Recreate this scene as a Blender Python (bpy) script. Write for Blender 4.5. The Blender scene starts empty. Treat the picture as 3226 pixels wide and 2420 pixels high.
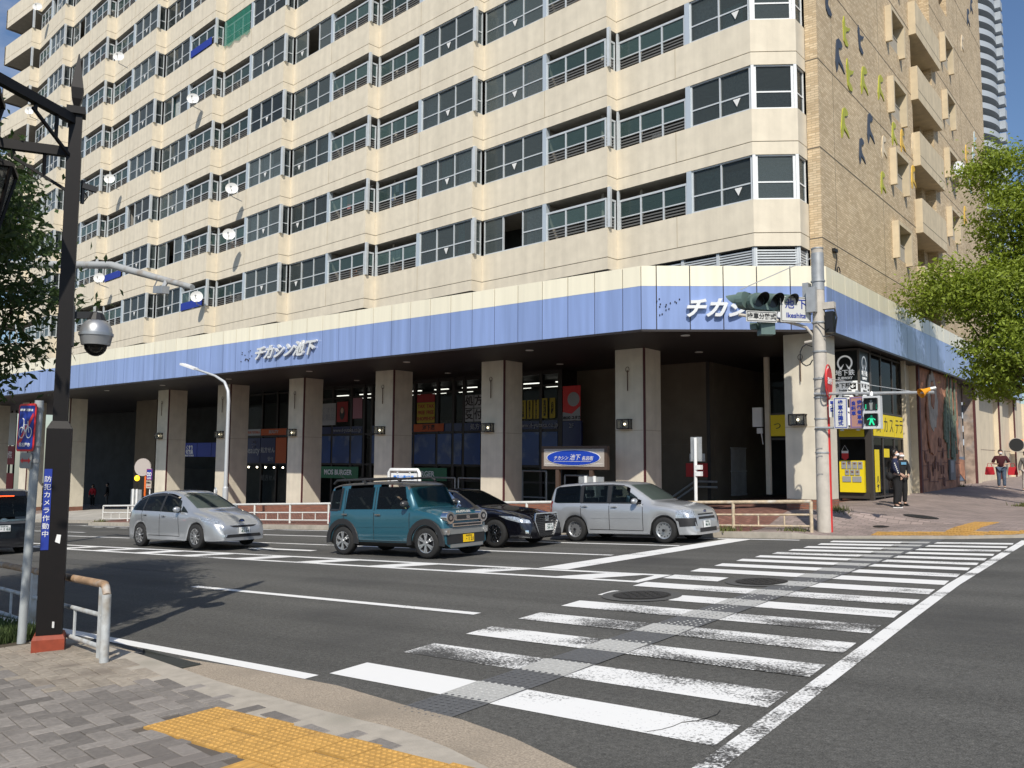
import bpy, bmesh, math, random
from mathutils import Vector, Matrix
from mathutils.bvhtree import BVHTree
random.seed(7)
R = math.radians
scn = bpy.context.scene
COL = scn.collection

# ------------------------------------------------------------------ camera, light, sky
# The camera is the origin of the scene; the street is a plane tilted 4 percent along X.
cam = bpy.data.objects.new('camera', bpy.data.cameras.new('camera'))
COL.objects.link(cam)
yaw, pitch, roll = R(-38.628), R(5.0726), R(0.2987)
F = Vector((math.sin(yaw) * math.cos(pitch), math.cos(yaw) * math.cos(pitch), math.sin(pitch)))
RT = Vector((math.cos(yaw), -math.sin(yaw), 0.0))
UP = RT.cross(F)
rt = RT * math.cos(roll) + UP * math.sin(roll)
up = UP * math.cos(roll) - RT * math.sin(roll)
cam.matrix_world = Matrix((rt, up, -F)).transposed().to_4x4()
cam.data.sensor_width = 36.0
cam.data.lens = 29.98
cam.data.clip_start = 0.05
cam.data.clip_end = 3000.0
scn.camera = cam

SUN_EL, SUN_AZ = R(44.6), R(36.0)
to_sun = Vector((math.sin(SUN_AZ) * math.cos(SUN_EL), -math.cos(SUN_AZ) * math.cos(SUN_EL), math.sin(SUN_EL)))
sun = bpy.data.objects.new('sun', bpy.data.lights.new('sun', 'SUN'))
COL.objects.link(sun)
sun.data.energy = 4.6
sun.data.angle = R(0.5)
sun.data.color = (1.0, 0.935, 0.83)
sun.rotation_euler = to_sun.to_track_quat('Z', 'Y').to_euler()
sun.location = to_sun * 80

world = bpy.data.worlds.new('World')
scn.world = world
world.use_nodes = True
nt = world.node_tree
bg = nt.nodes['Background']
sky = nt.nodes.new('ShaderNodeTexSky')
sky.sky_type = 'NISHITA'
sky.sun_disc = False
sky.sun_elevation = SUN_EL
sky.sun_rotation = math.pi - SUN_AZ
sky.air_density = 1.2
sky.dust_density = 0.6
bg.inputs['Strength'].default_value = 0.088
tc = nt.nodes.new('ShaderNodeTexCoord')
mp = nt.nodes.new('ShaderNodeMapping')
mp.inputs['Scale'].default_value = (1.0, 1.0, 2.2)
mp.inputs['Location'].default_value = (0.35, 0.1, 0.2)
nz = nt.nodes.new('ShaderNodeTexNoise')
nz.inputs['Scale'].default_value = 3.2
nz.inputs['Detail'].default_value = 8
nz.inputs['Roughness'].default_value = 0.62
rp = nt.nodes.new('ShaderNodeValToRGB')
rp.color_ramp.elements[0].position = 0.49
rp.color_ramp.elements[1].position = 0.80
mx = nt.nodes.new('ShaderNodeMixRGB')
mx.inputs['Color2'].default_value = (6.6, 7.0, 8.0, 1)
nt.links.new(tc.outputs['Generated'], mp.inputs['Vector'])
nt.links.new(mp.outputs[0], nz.inputs['Vector'])
nt.links.new(nz.outputs['Fac'], rp.inputs['Fac'])
nt.links.new(rp.outputs['Color'], mx.inputs['Fac'])
hue = nt.nodes.new('ShaderNodeMixRGB'); hue.blend_type = 'MULTIPLY'; hue.inputs['Fac'].default_value = 1.0; hue.inputs['Color2'].default_value = (0.86, 1.0, 1.22, 1)
nt.links.new(sky.outputs['Color'], hue.inputs['Color1'])
nt.links.new(hue.outputs['Color'], mx.inputs['Color1'])
nt.links.new(mx.outputs['Color'], bg.inputs['Color'])

scn.view_settings.view_transform = 'Standard'
scn.view_settings.look = 'None'
scn.view_settings.exposure = 0.0
scn.view_settings.gamma = 1.0
scn.cycles.max_bounces = 6
scn.cycles.transparent_max_bounces = 12

# ------------------------------------------------------------------ helpers
GA, GB, H = 0.04243, 0.01539, 1.76
def sm(t):
    t = min(1, max(0, t)); return t * t * (3 - 2 * t)
# The carriageway is a tilted plane near the camera; towards the far kerb of the crossing it falls away (camber).
# Road positions are noted on the plain tilted plane; on_road() carries them to the cambered surface.
def camber(x, y): return 1 + 0.10 * sm((y - 7) / 9) * sm((x + 26) / 13)
def on_road(x, y): k = camber(x, y); return x * k, y * k
def off_road(x, y):
    u, v = x, y
    if y > 7 and x > -27:
        for _ in range(6): k = camber(u, v); u, v = x / k, y / k
    return u, v
def gz(x, y):
    if y <= 7 or x <= -28: return GA * x + GB * y - H
    return GA * x + GB * y - H * camber(*off_road(x, y))
def lerp_pts(P, x):
    for (a, b), (c, d) in zip(P, P[1:]):
        if x <= c: return b + (d - b) * (x - a) / (c - a) if x > a else b
    return P[-1][1]
KP0 = [(-100, 20.6), (-60, 20.6), (-43, 20.6), (-42.2, 19.9), (-41.2, 19.42), (-26, 19.42), (-22, 19.42), (-18, 19.42), (-14, 19.42), (-10, 19.42), (-7.3, 19.42), (-6.2, 19.75), (-4.0, 20.15), (-2.9, 20.65), (-2.2, 21.6)]
KP = [on_road(x, y) for x, y in KP0]
def fz(x, y):            # far pavement: kerb height above the road, rising to the building
    d = (24.7 - y) if x < -9 else (math.hypot(max(x + 8.4, 0), max(24.7 - y, 0)) if y < 24.7 else max(x + 8.4, 0))
    t = sm(1 - d / (2.3 if y < 24.7 else 4.0))
    low = 0.10 * sm((x + 8.2) / 1.0) * sm((-2.6 - x) / .8) * (1 - sm((y - lerp_pts(KP, x)) / 1.8))
    return (gz(x, y) + 0.15 - low) * (1 - t) + (GA * x + GB * y - H + 0.35) * t

MATS = {}
def mat(name, col, rough=0.6, metal=0.0, var=0.0, vs=4.0, bump=0.0, bs=60.0, emit=0.0, streak=0.0, island=0.0, coat=0.0, alpha=1.0, spec=0.5, stain=None, ss=1.5, var2=0.0, vs2=20):
    if name in MATS: return MATS[name]
    m = bpy.data.materials.new(name); m.use_nodes = True
    t = m.node_tree; b = t.nodes['Principled BSDF']; N = t.nodes.new; L = t.links.new
    b.inputs['Roughness'].default_value = rough
    b.inputs['Metallic'].default_value = metal
    b.inputs['Specular IOR Level'].default_value = spec
    if coat: b.inputs['Coat Weight'].default_value = coat; b.inputs['Coat Roughness'].default_value = 0.04
    if alpha < 1: b.inputs['Alpha'].default_value = alpha
    c4 = (*col, 1)
    b.inputs['Base Color'].default_value = c4
    src = None
    if var or bump or streak or stain: tcn = N('ShaderNodeTexCoord')
    def noise(scale, detail=5, zs=1.0):
        n = N('ShaderNodeTexNoise'); n.inputs['Scale'].default_value = scale; n.inputs['Detail'].default_value = detail
        if zs != 1.0:
            q = N('ShaderNodeMapping'); q.inputs['Scale'].default_value = (1, 1, zs)
            L(tcn.outputs['Object'], q.inputs[0]); L(q.outputs[0], n.inputs['Vector'])
        else: L(tcn.outputs['Object'], n.inputs['Vector'])
        return n.outputs['Fac']
    def scale_by(fac, lo, hi, cin):
        r = N('ShaderNodeMapRange'); r.inputs['From Min'].default_value = 0.3; r.inputs['From Max'].default_value = 0.7
        r.inputs['To Min'].default_value = lo; r.inputs['To Max'].default_value = hi
        L(fac, r.inputs['Value'])
        x = N('ShaderNodeMixRGB'); x.blend_type = 'MULTIPLY'; x.inputs['Fac'].default_value = 1
        if cin is None: x.inputs['Color1'].default_value = c4
        else: L(cin, x.inputs['Color1'])
        L(r.outputs[0], x.inputs['Color2'])
        return x.outputs[0]
    if var: src = scale_by(noise(vs), 1 - var, 1 + var, src)
    if var2: src = scale_by(noise(vs2), 1 - var2, 1 + var2, src)
    if streak: src = scale_by(noise(3.4, 5, 0.05), 1 - streak, 1 + streak * 0.5, src)
    if stain:
        r = N('ShaderNodeMapRange'); r.inputs['From Min'].default_value = 0.52; r.inputs['From Max'].default_value = 0.75
        L(noise(ss, 6), r.inputs['Value'])
        x = N('ShaderNodeMixRGB'); x.inputs['Color2'].default_value = (*stain, 1)
        L(r.outputs[0], x.inputs['Fac'])
        if src is None: x.inputs['Color1'].default_value = c4
        else: L(src, x.inputs['Color1'])
        src = x.outputs[0]
    if island:
        g = N('ShaderNodeNewGeometry')
        r = N('ShaderNodeMapRange'); r.inputs['To Min'].default_value = 1 - island; r.inputs['To Max'].default_value = 1 + island
        L(g.outputs['Random Per Island'], r.inputs['Value'])
        x = N('ShaderNodeMixRGB'); x.blend_type = 'MULTIPLY'; x.inputs['Fac'].default_value = 1
        if src is None: x.inputs['Color1'].default_value = c4
        else: L(src, x.inputs['Color1'])
        L(r.outputs[0], x.inputs['Color2']); src = x.outputs[0]
    if src is not None: L(src, b.inputs['Base Color'])
    if bump:
        bn = N('ShaderNodeBump'); bn.inputs['Strength'].default_value = bump; bn.inputs['Distance'].default_value = 0.01
        L(noise(bs, 3), bn.inputs['Height']); L(bn.outputs[0], b.inputs['Normal'])
    if emit:
        b.inputs['Emission Color'].default_value = c4; b.inputs['Emission Strength'].default_value = emit
    MATS[name] = m
    return m

def brick_mat(name, c1, c2, mortar, w, h, plan=False, ms=0.012, rot=0.0, bump=0.4, var=0.1):
    m = bpy.data.materials.new(name); m.use_nodes = True
    t = m.node_tree; b = t.nodes['Principled BSDF']; N = t.nodes.new; L = t.links.new
    b.inputs['Roughness'].default_value = 0.75
    tcn = N('ShaderNodeTexCoord'); s = N('ShaderNodeSeparateXYZ'); cb = N('ShaderNodeCombineXYZ')
    L(tcn.outputs['Object'], s.inputs[0])
    if plan:
        L(s.outputs['X'], cb.inputs['X']); L(s.outputs['Y'], cb.inputs['Y'])
    else:
        a = N('ShaderNodeMath'); L(s.outputs['X'], a.inputs[0]); L(s.outputs['Y'], a.inputs[1])
        L(a.outputs[0], cb.inputs['X']); L(s.outputs['Z'], cb.inputs['Y'])
    q = N('ShaderNodeMapping'); q.inputs['Rotation'].default_value = (0, 0, rot); L(cb.outputs[0], q.inputs[0])
    k = N('ShaderNodeTexBrick'); L(q.outputs[0], k.inputs['Vector'])
    k.inputs['Scale'].default_value = 1; k.inputs['Brick Width'].default_value = w; k.inputs['Row Height'].default_value = h
    k.inputs['Mortar Size'].default_value = ms; k.inputs['Bias'].default_value = 0
    k.inputs['Color1'].default_value = (*c1, 1); k.inputs['Color2'].default_value = (*c2, 1); k.inputs['Mortar'].default_value = (*mortar, 1)
    n = N('ShaderNodeTexNoise'); n.inputs['Scale'].default_value = 0.9; n.inputs['Detail'].default_value = 6; L(tcn.outputs['Object'], n.inputs['Vector'])
    r = N('ShaderNodeMapRange'); r.inputs['From Min'].default_value = 0.3; r.inputs['From Max'].default_value = 0.7
    r.inputs['To Min'].default_value = 1 - var; r.inputs['To Max'].default_value = 1 + var; L(n.outputs['Fac'], r.inputs['Value'])
    x = N('ShaderNodeMixRGB'); x.blend_type = 'MULTIPLY'; x.inputs['Fac'].default_value = 1
    L(k.outputs['Color'], x.inputs['Color1']); L(r.outputs[0], x.inputs['Color2']); L(x.outputs[0], b.inputs['Base Color'])
    if bump:
        bn = N('ShaderNodeBump'); bn.inputs['Strength'].default_value = bump; bn.inputs['Distance'].default_value = 0.012; bn.invert = True
        L(k.outputs['Fac'], bn.inputs['Height']); L(bn.outputs[0], b.inputs['Normal'])
    MATS[name] = m
    return m

def paint_mat(name, wear, col=(0.80, 0.80, 0.78)):   # worn road paint: chips of asphalt show through
    m = bpy.data.materials.new(name); m.use_nodes = True
    t = m.node_tree; b = t.nodes['Principled BSDF']; N = t.nodes.new; L = t.links.new
    b.inputs['Roughness'].default_value = 0.6
    tcn = N('ShaderNodeTexCoord')
    a = N('ShaderNodeTexNoise'); a.inputs['Scale'].default_value = 38; a.inputs['Detail'].default_value = 4; a.inputs['Roughness'].default_value = 0.7
    c = N('ShaderNodeTexNoise'); c.inputs['Scale'].default_value = 0.8; c.inputs['Detail'].default_value = 3
    q = N('ShaderNodeMapping'); q.inputs['Scale'].default_value = (0.8, 1.6, 1)
    L(tcn.outputs['Object'], a.inputs['Vector']); L(tcn.outputs['Object'], q.inputs[0]); L(q.outputs[0], c.inputs['Vector'])
    s = N('ShaderNodeMath'); s.operation = 'MULTIPLY_ADD'; s.inputs[1].default_value = 1.3; L(c.outputs['Fac'], s.inputs[0]); L(a.outputs['Fac'], s.inputs[2])
    r = N('ShaderNodeMapRange'); r.inputs['From Min'].default_value = 1.31 - wear; r.inputs['From Max'].default_value = 1.46 - wear; L(s.outputs[0], r.inputs['Value'])
    x = N('ShaderNodeMixRGB'); x.inputs['Color1'].default_value = (*col, 1); x.inputs['Color2'].default_value = (0.062, 0.062, 0.06, 1)
    L(r.outputs[0], x.inputs['Fac']); L(x.outputs[0], b.inputs['Base Color'])
    MATS[name] = m
    return m

def glass_mat(name, tint=(0.35, 0.42, 0.42), base=(0.02, 0.03, 0.03), op=0.5, rough=0.03, rnd=0.0):
    m = bpy.data.materials.new(name); m.use_nodes = True
    t = m.node_tree; b = t.nodes['Principled BSDF']; N = t.nodes.new; L = t.links.new; o = t.nodes['Material Output']
    b.inputs['Base Color'].default_value = (*base, 1); b.inputs['Roughness'].default_value = rough; b.inputs['Specular IOR Level'].default_value = 0.5
    if rnd:
        oi = N('ShaderNodeObjectInfo'); q = N('ShaderNodeMapRange'); q.inputs['To Min'].default_value = 1 - rnd * .7; q.inputs['To Max'].default_value = 1 + rnd
        L(oi.outputs['Random'], q.inputs['Value']); xx = N('ShaderNodeMixRGB'); xx.blend_type = 'MULTIPLY'; xx.inputs['Fac'].default_value = 1; xx.inputs['Color1'].default_value = (*base, 1)
        L(q.outputs[0], xx.inputs['Color2']); L(xx.outputs[0], b.inputs['Base Color'])
    tr = N('ShaderNodeBsdfTransparent'); tr.inputs[0].default_value = (*tint, 1)
    fr = N('ShaderNodeFresnel'); fr.inputs['IOR'].default_value = 1.5
    mr = N('ShaderNodeMapRange'); mr.inputs['From Min'].default_value = 0.0; mr.inputs['To Min'].default_value = op; mr.inputs['To Max'].default_value = 1
    L(fr.outputs[0], mr.inputs['Value'])
    x = N('ShaderNodeMixShader'); L(mr.outputs[0], x.inputs[0]); L(tr.outputs[0], x.inputs[1]); L(b.outputs[0], x.inputs[2]); L(x.outputs[0], o.inputs['Surface'])
    MATS[name] = m
    return m

class MB:
    def __init__(s): s.v = []; s.f = []; s.m = []
    def add(s, vs, fs, mi=0):
        o = len(s.v); s.v += [tuple(v) for v in vs]
        for f in fs: s.f.append([i + o for i in f]); s.m.append(mi)
        return s
    def box(s, x0, y0, z0, x1, y1, z1, mi=0):
        return s.add([(x0,y0,z0),(x1,y0,z0),(x1,y1,z0),(x0,y1,z0),(x0,y0,z1),(x1,y0,z1),(x1,y1,z1),(x0,y1,z1)],
                     [(0,3,2,1),(4,5,6,7),(0,1,5,4),(1,2,6,5),(2,3,7,6),(3,0,4,7)], mi)
    def obox(s, c, ux, hx, hy, z0, z1, mi=0):     # box centred on c (xy), ux = direction of its first half extent
        ux = Vector((ux[0], ux[1])).normalized(); uy = Vector((-ux.y, ux.x)); c = Vector((c[0], c[1]))
        P = [c - ux*hx - uy*hy, c + ux*hx - uy*hy, c + ux*hx + uy*hy, c - ux*hx + uy*hy]
        return s.prism([(p.x, p.y) for p in P], z0, z1, mi)
    def beam(s, p, q, w, h, mi=0, upv=(0,0,1)):   # rectangular bar from p to q
        p, q = Vector(p), Vector(q); d = (q - p).normalized(); u = Vector(upv)
        a = d.cross(u)
        if a.length < 1e-4: a = d.cross(Vector((1, 0, 0)))
        a.normalize(); b = a.cross(d).normalized(); a *= w / 2; b *= h / 2
        vs = [p-a-b, p+a-b, p+a+b, p-a+b, q-a-b, q+a-b, q+a+b, q-a+b]
        return s.add(vs, [(0,3,2,1),(4,5,6,7),(0,1,5,4),(1,2,6,5),(2,3,7,6),(3,0,4,7)][:], mi)
    def prism(s, poly, z0, z1, mi=0):
        a = sum(poly[i][0]*poly[(i+1)%len(poly)][1] - poly[(i+1)%len(poly)][0]*poly[i][1] for i in range(len(poly)))
        if a < 0: poly = poly[::-1]
        n = len(poly); zz = z0 if callable(z0) else (lambda x, y: z0); zt = z1 if callable(z1) else (lambda x, y: z1)
        vs = [(x, y, zz(x, y)) for x, y in poly] + [(x, y, zt(x, y)) for x, y in poly]
        fs = [tuple(range(n))[::-1], tuple(range(n, 2*n))] + [(i, (i+1)%n, n+(i+1)%n, n+i) for i in range(n)]
        return s.add(vs, fs, mi)
    def tube(s, pts, r, n=8, mi=0, cap=True):
        pts = [Vector(p) for p in pts]; rs = r if isinstance(r, (list, tuple)) else [r]*len(pts)
        vs = []; ref = None
        for i, p in enumerate(pts):
            d = (pts[min(i+1, len(pts)-1)] - pts[max(i-1, 0)]).normalized()
            if ref is None: ref = Vector((0,0,1)) if abs(d.z) < 0.9 else Vector((1,0,0))
            a = d.cross(ref).normalized(); b = a.cross(d).normalized(); ref = b
            for k in range(n):
                t = 2*math.pi*k/n; vs.append(p + (a*math.cos(t) + b*math.sin(t))*rs[i])
        fs = [(i*n+k, i*n+(k+1)%n, (i+1)*n+(k+1)%n, (i+1)*n+k) for i in range(len(pts)-1) for k in range(n)]
        if cap: fs += [tuple(range(n))[::-1], tuple(range((len(pts)-1)*n, len(pts)*n))]
        return s.add(vs, fs, mi)
    def ball(s, c, r, mi=0, nu=12, nv=8, v0=0.0, v1=math.pi):
        rx, ry, rz = r if isinstance(r, (list, tuple)) else (r, r, r)
        vs = [(c[0]+rx*math.sin(v0+(v1-v0)*j/nv)*math.cos(2*math.pi*i/nu), c[1]+ry*math.sin(v0+(v1-v0)*j/nv)*math.sin(2*math.pi*i/nu), c[2]+rz*math.cos(v0+(v1-v0)*j/nv)) for j in range(nv+1) for i in range(nu)]
        return s.add(vs, [(j*nu+i, (j+1)*nu+i, (j+1)*nu+(i+1)%nu, j*nu+(i+1)%nu) for j in range(nv) for i in range(nu)], mi)
    def quad(s, a, b, c, d, mi=0): return s.add([a, b, c, d], [(0, 1, 2, 3)], mi)
    def plate(s, pts, off, mi=0):   # planar polygon (3-D points) thickened by vector off
        n = len(pts); o = Vector(off); P = [Vector(p) for p in pts]
        nn = sum((P[i].cross(P[(i+1) % n]) for i in range(n)), Vector())
        if nn.dot(o) < 0: P = P[::-1]
        return s.add(P + [p + o for p in P], [tuple(range(n))[::-1], tuple(range(n, 2*n))] + [(i, (i+1)%n, n+(i+1)%n, n+i) for i in range(n)], mi)
    def xf(s, M): s.v = [tuple(M @ Vector(v)) for v in s.v]; return s
    def build(s, name, mats, parent=None, smooth=False, loc=None):
        me = bpy.data.meshes.new(name); me.from_pydata(s.v, [], s.f); me.update()
        for m in (mats if isinstance(mats, (list, tuple)) else [mats]): me.materials.append(m)
        me.polygons.foreach_set('material_index', s.m)
        if smooth:
            me.polygons.foreach_set('use_smooth', [True]*len(s.f)); me.set_sharp_from_angle(angle=R(smooth if smooth > 1 else 40))
        return link(name, me, parent, loc)

def link(name, me, parent=None, loc=None):
    o = bpy.data.objects.new(name, me); COL.objects.link(o)
    if parent: o.parent = parent
    if loc: o.location = loc
    return o
def tag(o, label, cat, group=None):
    o['label'] = label; o['category'] = cat
    if group: o['group'] = group
    return o
def struct(o): o['kind'] = 'structure'; return o
def thing(name, label, cat, group=None, loc=(0, 0, 0), rz=0.0):
    o = bpy.data.objects.new(name, None); COL.objects.link(o); o.empty_display_size = 0.2
    o.location = loc; o.rotation_euler = (0, 0, rz)
    return tag(o, label, cat, group)
def text(body, size, m, loc, right, upv, parent=None, depth=0.004, bold=0.0, shear=0.0, sx=1.0, name='lettering', align='CENTER', line=1.0):
    c = bpy.data.curves.new(name, 'FONT'); c.body = body; c.size = size; c.extrude = depth; c.offset = bold; c.shear = shear
    c.align_x = align; c.align_y = 'CENTER'; c.space_line = line; c.materials.append(m)
    c.resolution_u = 3
    o = bpy.data.objects.new(name, c); COL.objects.link(o)
    r = Vector(right).normalized(); u = Vector(upv).normalized(); n = r.cross(u)
    M = Matrix((r * sx, u, n)).transposed().to_4x4(); M.translation = Vector(loc)
    if parent: o.parent = parent
    o.matrix_local = M
    return o
EX, EY, EZ = Vector((1,0,0)), Vector((0,1,0)), Vector((0,0,1))

# ------------------------------------------------------------------ materials
CREAM = mat('cream_concrete', (0.70, 0.63, 0.50), 0.85, var=0.05, vs=3, bump=0.4, bs=30, streak=0.09)
GROOVE = mat('groove', (0.14, 0.12, 0.09), 0.9)
ALU = mat('aluminium', (0.60, 0.63, 0.64), 0.45, 0.2, var=0.06)
ALUW = mat('white_aluminium', (0.74, 0.76, 0.76), 0.45)
DARK = mat('dark_interior', (0.030, 0.034, 0.034), 0.8, var=0.3, vs=1.2)  # near-black colour stands in for the dimness of unlit rooms and arcade
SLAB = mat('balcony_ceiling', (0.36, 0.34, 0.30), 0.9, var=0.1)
GLASS = glass_mat('window_glass', (0.74, 0.80, 0.79), (0.115, 0.14, 0.14), 0.40, 0.07, .75)
PANEL = glass_mat('railing_glass', (0.52, 0.64, 0.62), (0.08, 0.13, 0.125), 0.46, 0.08, .5)
SHOPGLASS = glass_mat('shop_glass', (0.8, 0.85, 0.85), (0.01, 0.01, 0.01), 0.12, 0.01)
CURT = [mat('curtain_%s' % n, c, 0.9, var=0.2, vs=14) for n, c in (('grey', (0.34, 0.37, 0.36)), ('lace', (0.66, 0.66, 0.62)), ('brown', (0.52, 0.27, 0.16)), ('teal', (0.16, 0.30, 0.28)), ('dark', (0.14, 0.16, 0.155)))]
BRICK = brick_mat('tan_tile', (0.50, 0.375, 0.225), (0.70, 0.56, 0.37), (0.40, 0.31, 0.20), 0.23, 0.075, ms=0.008, bump=0.3)
REDBRICK = brick_mat('red_brick', (0.22, 0.085, 0.05), (0.30, 0.12, 0.07), (0.16, 0.12, 0.10), 0.22, 0.07, ms=0.008)
PLAZA = brick_mat('red_paving', (0.17, 0.075, 0.055), (0.26, 0.125, 0.092), (0.10, 0.07, 0.06), 0.22, 0.11, plan=True, ms=0.008, rot=0.6)
FARPAVE = brick_mat('far_paving', (0.23, 0.185, 0.165), (0.33, 0.26, 0.235), (0.16, 0.13, 0.115), 0.30, 0.15, plan=True, ms=0.010, rot=0.0, var=0.16)
FCREAM = mat('fascia_cream', (0.86, 0.80, 0.62), 0.35, island=0.04, streak=0.09, coat=0.3)
FBLUE = mat('fascia_blue', (0.245, 0.335, 0.60), 0.30, island=0.07, streak=0.20, coat=0.35)
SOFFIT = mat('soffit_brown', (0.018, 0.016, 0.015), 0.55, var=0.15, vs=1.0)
STEELD = mat('dark_bronze', (0.030, 0.024, 0.022), 0.45, 0.3)
PILLAR = mat('pillar_concrete', (0.66, 0.605, 0.49), 0.85, var=0.08, vs=2.2, bump=0.3, bs=50, streak=0.08)
MAROON = mat('maroon_joint', (0.09, 0.025, 0.025), 0.6)
WHITE = mat('white_paint', (0.80, 0.80, 0.78), 0.5)
WHITEM = mat('white_metal', (0.78, 0.78, 0.76), 0.4, var=0.05)
BLACK = mat('black_paint', (0.012, 0.012, 0.013), 0.45)
RUBBER = mat('rubber', (0.018, 0.018, 0.018), 0.8, var=0.2, vs=30)
GALV = mat('galvanised', (0.42, 0.43, 0.43), 0.5, 0.5, var=0.12, vs=6)
LETTER = mat('steel_letter', (0.80, 0.80, 0.78), 0.35, 0.3)
YELLOW = mat('yellow_sign', (0.80, 0.62, 0.01), 0.5)
INK = mat('sign_ink', (0.02, 0.02, 0.02), 0.6)
BLUE = mat('sign_blue', (0.012, 0.035, 0.28), 0.5)
SKYB = mat('sign_sky_blue', (0.02, 0.22, 0.72), 0.5)
RED = mat('sign_red', (0.60, 0.03, 0.03), 0.5)
ORANGE = mat('sign_orange', (0.80, 0.16, 0.02), 0.5)
GREEN = mat('sign_green', (0.02, 0.16, 0.07), 0.5)
LAMPON = mat('lamp_glow', (1.0, 0.88, 0.65), 0.4, emit=9.0)
TUBEON = mat('shop_tube', (1.0, 0.95, 0.85), 0.4, emit=2.0)
# ------------------------------------------------------------------ ground, road, markings
def asphalt():
    m = mat('asphalt', (0.104, 0.102, 0.094), 0.9, var=0.45, vs=95, var2=0.22, vs2=26, bump=1.0, bs=90, stain=(0.070, 0.069, 0.066), ss=0.35, spec=0.25)
    return m
ASPH = asphalt()
b = MB()
def ground_grid(x0, x1, y0, y1, st):
    nx, ny = round((x1 - x0)/st), round((y1 - y0)/st); o = len(b.v)
    b.v += [(x0 + i*st, y0 + j*st, gz(x0 + i*st, y0 + j*st)) for i in range(nx + 1) for j in range(ny + 1)]
    for i in range(nx):
        for j in range(ny): a = o + i*(ny + 1) + j; b.f.append([a, a + ny + 1, a + ny + 2, a + 1]); b.m.append(0)
ground_grid(-40, 10, 0, 40, .5)
for x0, x1, y0, y1 in ((-240, -40, -60, 0), (-240, -40, 0, 40), (-240, -40, 40, 300), (-40, 10, -60, 0), (-40, 10, 40, 300), (10, 160, -60, 0), (10, 160, 0, 40), (10, 160, 40, 300)): ground_grid(x0, x1, y0, y1, 10)
t_ = ASPH.node_tree; bs_ = t_.nodes['Principled BSDF']; lk = bs_.inputs['Base Color'].links[0].from_socket      # wheel-track bands along the lanes
tc_ = t_.nodes.new('ShaderNodeTexCoord'); mp_ = t_.nodes.new('ShaderNodeMapping'); mp_.inputs['Scale'].default_value = (.05, 1.1, 1); ns_ = t_.nodes.new('ShaderNodeTexNoise'); ns_.inputs['Scale'].default_value = 1.0; ns_.inputs['Detail'].default_value = 5
mr_ = t_.nodes.new('ShaderNodeMapRange'); mr_.inputs['From Min'].default_value = .35; mr_.inputs['From Max'].default_value = .65; mr_.inputs['To Min'].default_value = .84; mr_.inputs['To Max'].default_value = 1.12; mm_ = t_.nodes.new('ShaderNodeMixRGB'); mm_.blend_type = 'MULTIPLY'; mm_.inputs[0].default_value = 1
for p_, q_ in ((tc_.outputs['Object'], mp_.inputs[0]), (mp_.outputs[0], ns_.inputs['Vector']), (ns_.outputs['Fac'], mr_.inputs['Value']), (lk, mm_.inputs[1]), (mr_.outputs[0], mm_.inputs[2]), (mm_.outputs[0], bs_.inputs['Base Color'])): t_.links.new(p_, q_)
struct(b.build('road', ASPH))

def sheet(mb, poly, dz=0.004, mi=0, g=gz):
    if g is gz: poly = [on_road(x, y) for x, y in poly]; dz += .003 if max(y for _, y in poly) > 7 else 0
    mb.add([(x, y, g(x, y) + dz) for x, y in poly], [tuple(range(len(poly)))], mi)
def strip_sheet(mb, a, c, d, e, n, dz=0.004, mi=0):      # long quad a-c-d-e cut in n pieces from edge a-e to edge c-d
    q = lambda p, r, t: (p[0] + (r[0] - p[0])*t, p[1] + (r[1] - p[1])*t)
    for k in range(n): sheet(mb, [q(a, c, k/n), q(a, c, (k+1)/n), q(e, d, (k+1)/n), q(e, d, k/n)], dz, mi)
P1, P2, P3 = paint_mat('paint_worn', 0.21), paint_mat('paint_used', 0.09), paint_mat('paint_fresh', 0.0)
YL = [5.19, 6.18, 7.20, 8.22, 9.24, 10.25, 11.23, 12.18, 13.12, 13.97, 14.80, 15.50, 16.15, 16.80, 17.44, 18.13, 18.76]
YR = [5.12, 6.10, 7.10, 8.12, 9.13, 10.12, 11.06, 12.00, 12.93, 13.81, 14.67, 15.41, 16.12, 16.89, 17.60, 18.34, 19.05]
YW = [.48, .48, .48, .48, .48, .47, .46, .46, .45, .40, .36, .34, .35, .34, .35, .34, .34]
XL = [(5.2, -6.25), (8.2, -6.45), (10.2, -6.64), (13, -6.68), (15, -6.6), (17.4, -6.33), (19, -6.23)]
XR = [(5.1, -2.45), (9.1, -2.65), (12, -2.75), (15, -2.81), (19, -2.84)]
TL, TR = -4.84, -4.32                      # tactile strip laid through the crossing
b = MB(); tw = MB()
for i, (yl, yr, w) in enumerate(zip(YL, YR, YW)):
    def yat(x): return yl + (yr - yl) * (x + 6.5) / 3.9
    xl, xr = lerp_pts(XL, yl), lerp_pts(XR, yr)
    mi = 0 if i in (1, 2, 3, 4) else (1 if i in (0, 5, 6) else 2)
    segs = [(xl, TL), (TR, xr)]
    if i == 5: segs = [(xl, -6.42), (-5.52, TL), (TR, xr)]
    if i == 7: segs = [(xl, -5.72), (TR, xr)]
    for a, c in segs:
        n = max(1, int((c - a) / 0.5))
        for k in range(n):
            u, v = a + (c - a) * k / n, a + (c - a) * (k + 1) / n
            mj = mi if not (i == 0 and u > -4.3) else 1
            sheet(b, [(u, yat(u)), (v, yat(v)), (v - .03, yat(v) + w), (u - .03, yat(u) + w)], 0.004, mj)
    sheet(tw, [(TL, yat(TL)), (TR, yat(TR)), (TR - .02, yat(TR) + w), (TL - .02, yat(TL) + w)], 0.008)
struct(b.build('crosswalk_stripes', [P1, P2, P3]))
TGREY = mat('tactile_grey', (0.105, 0.108, 0.112), 0.7, var=0.12, vs=20)
TWHITE = mat('tactile_white', (0.44, 0.44, 0.42), 0.7, var=0.15, vs=30)
b = MB()
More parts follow.
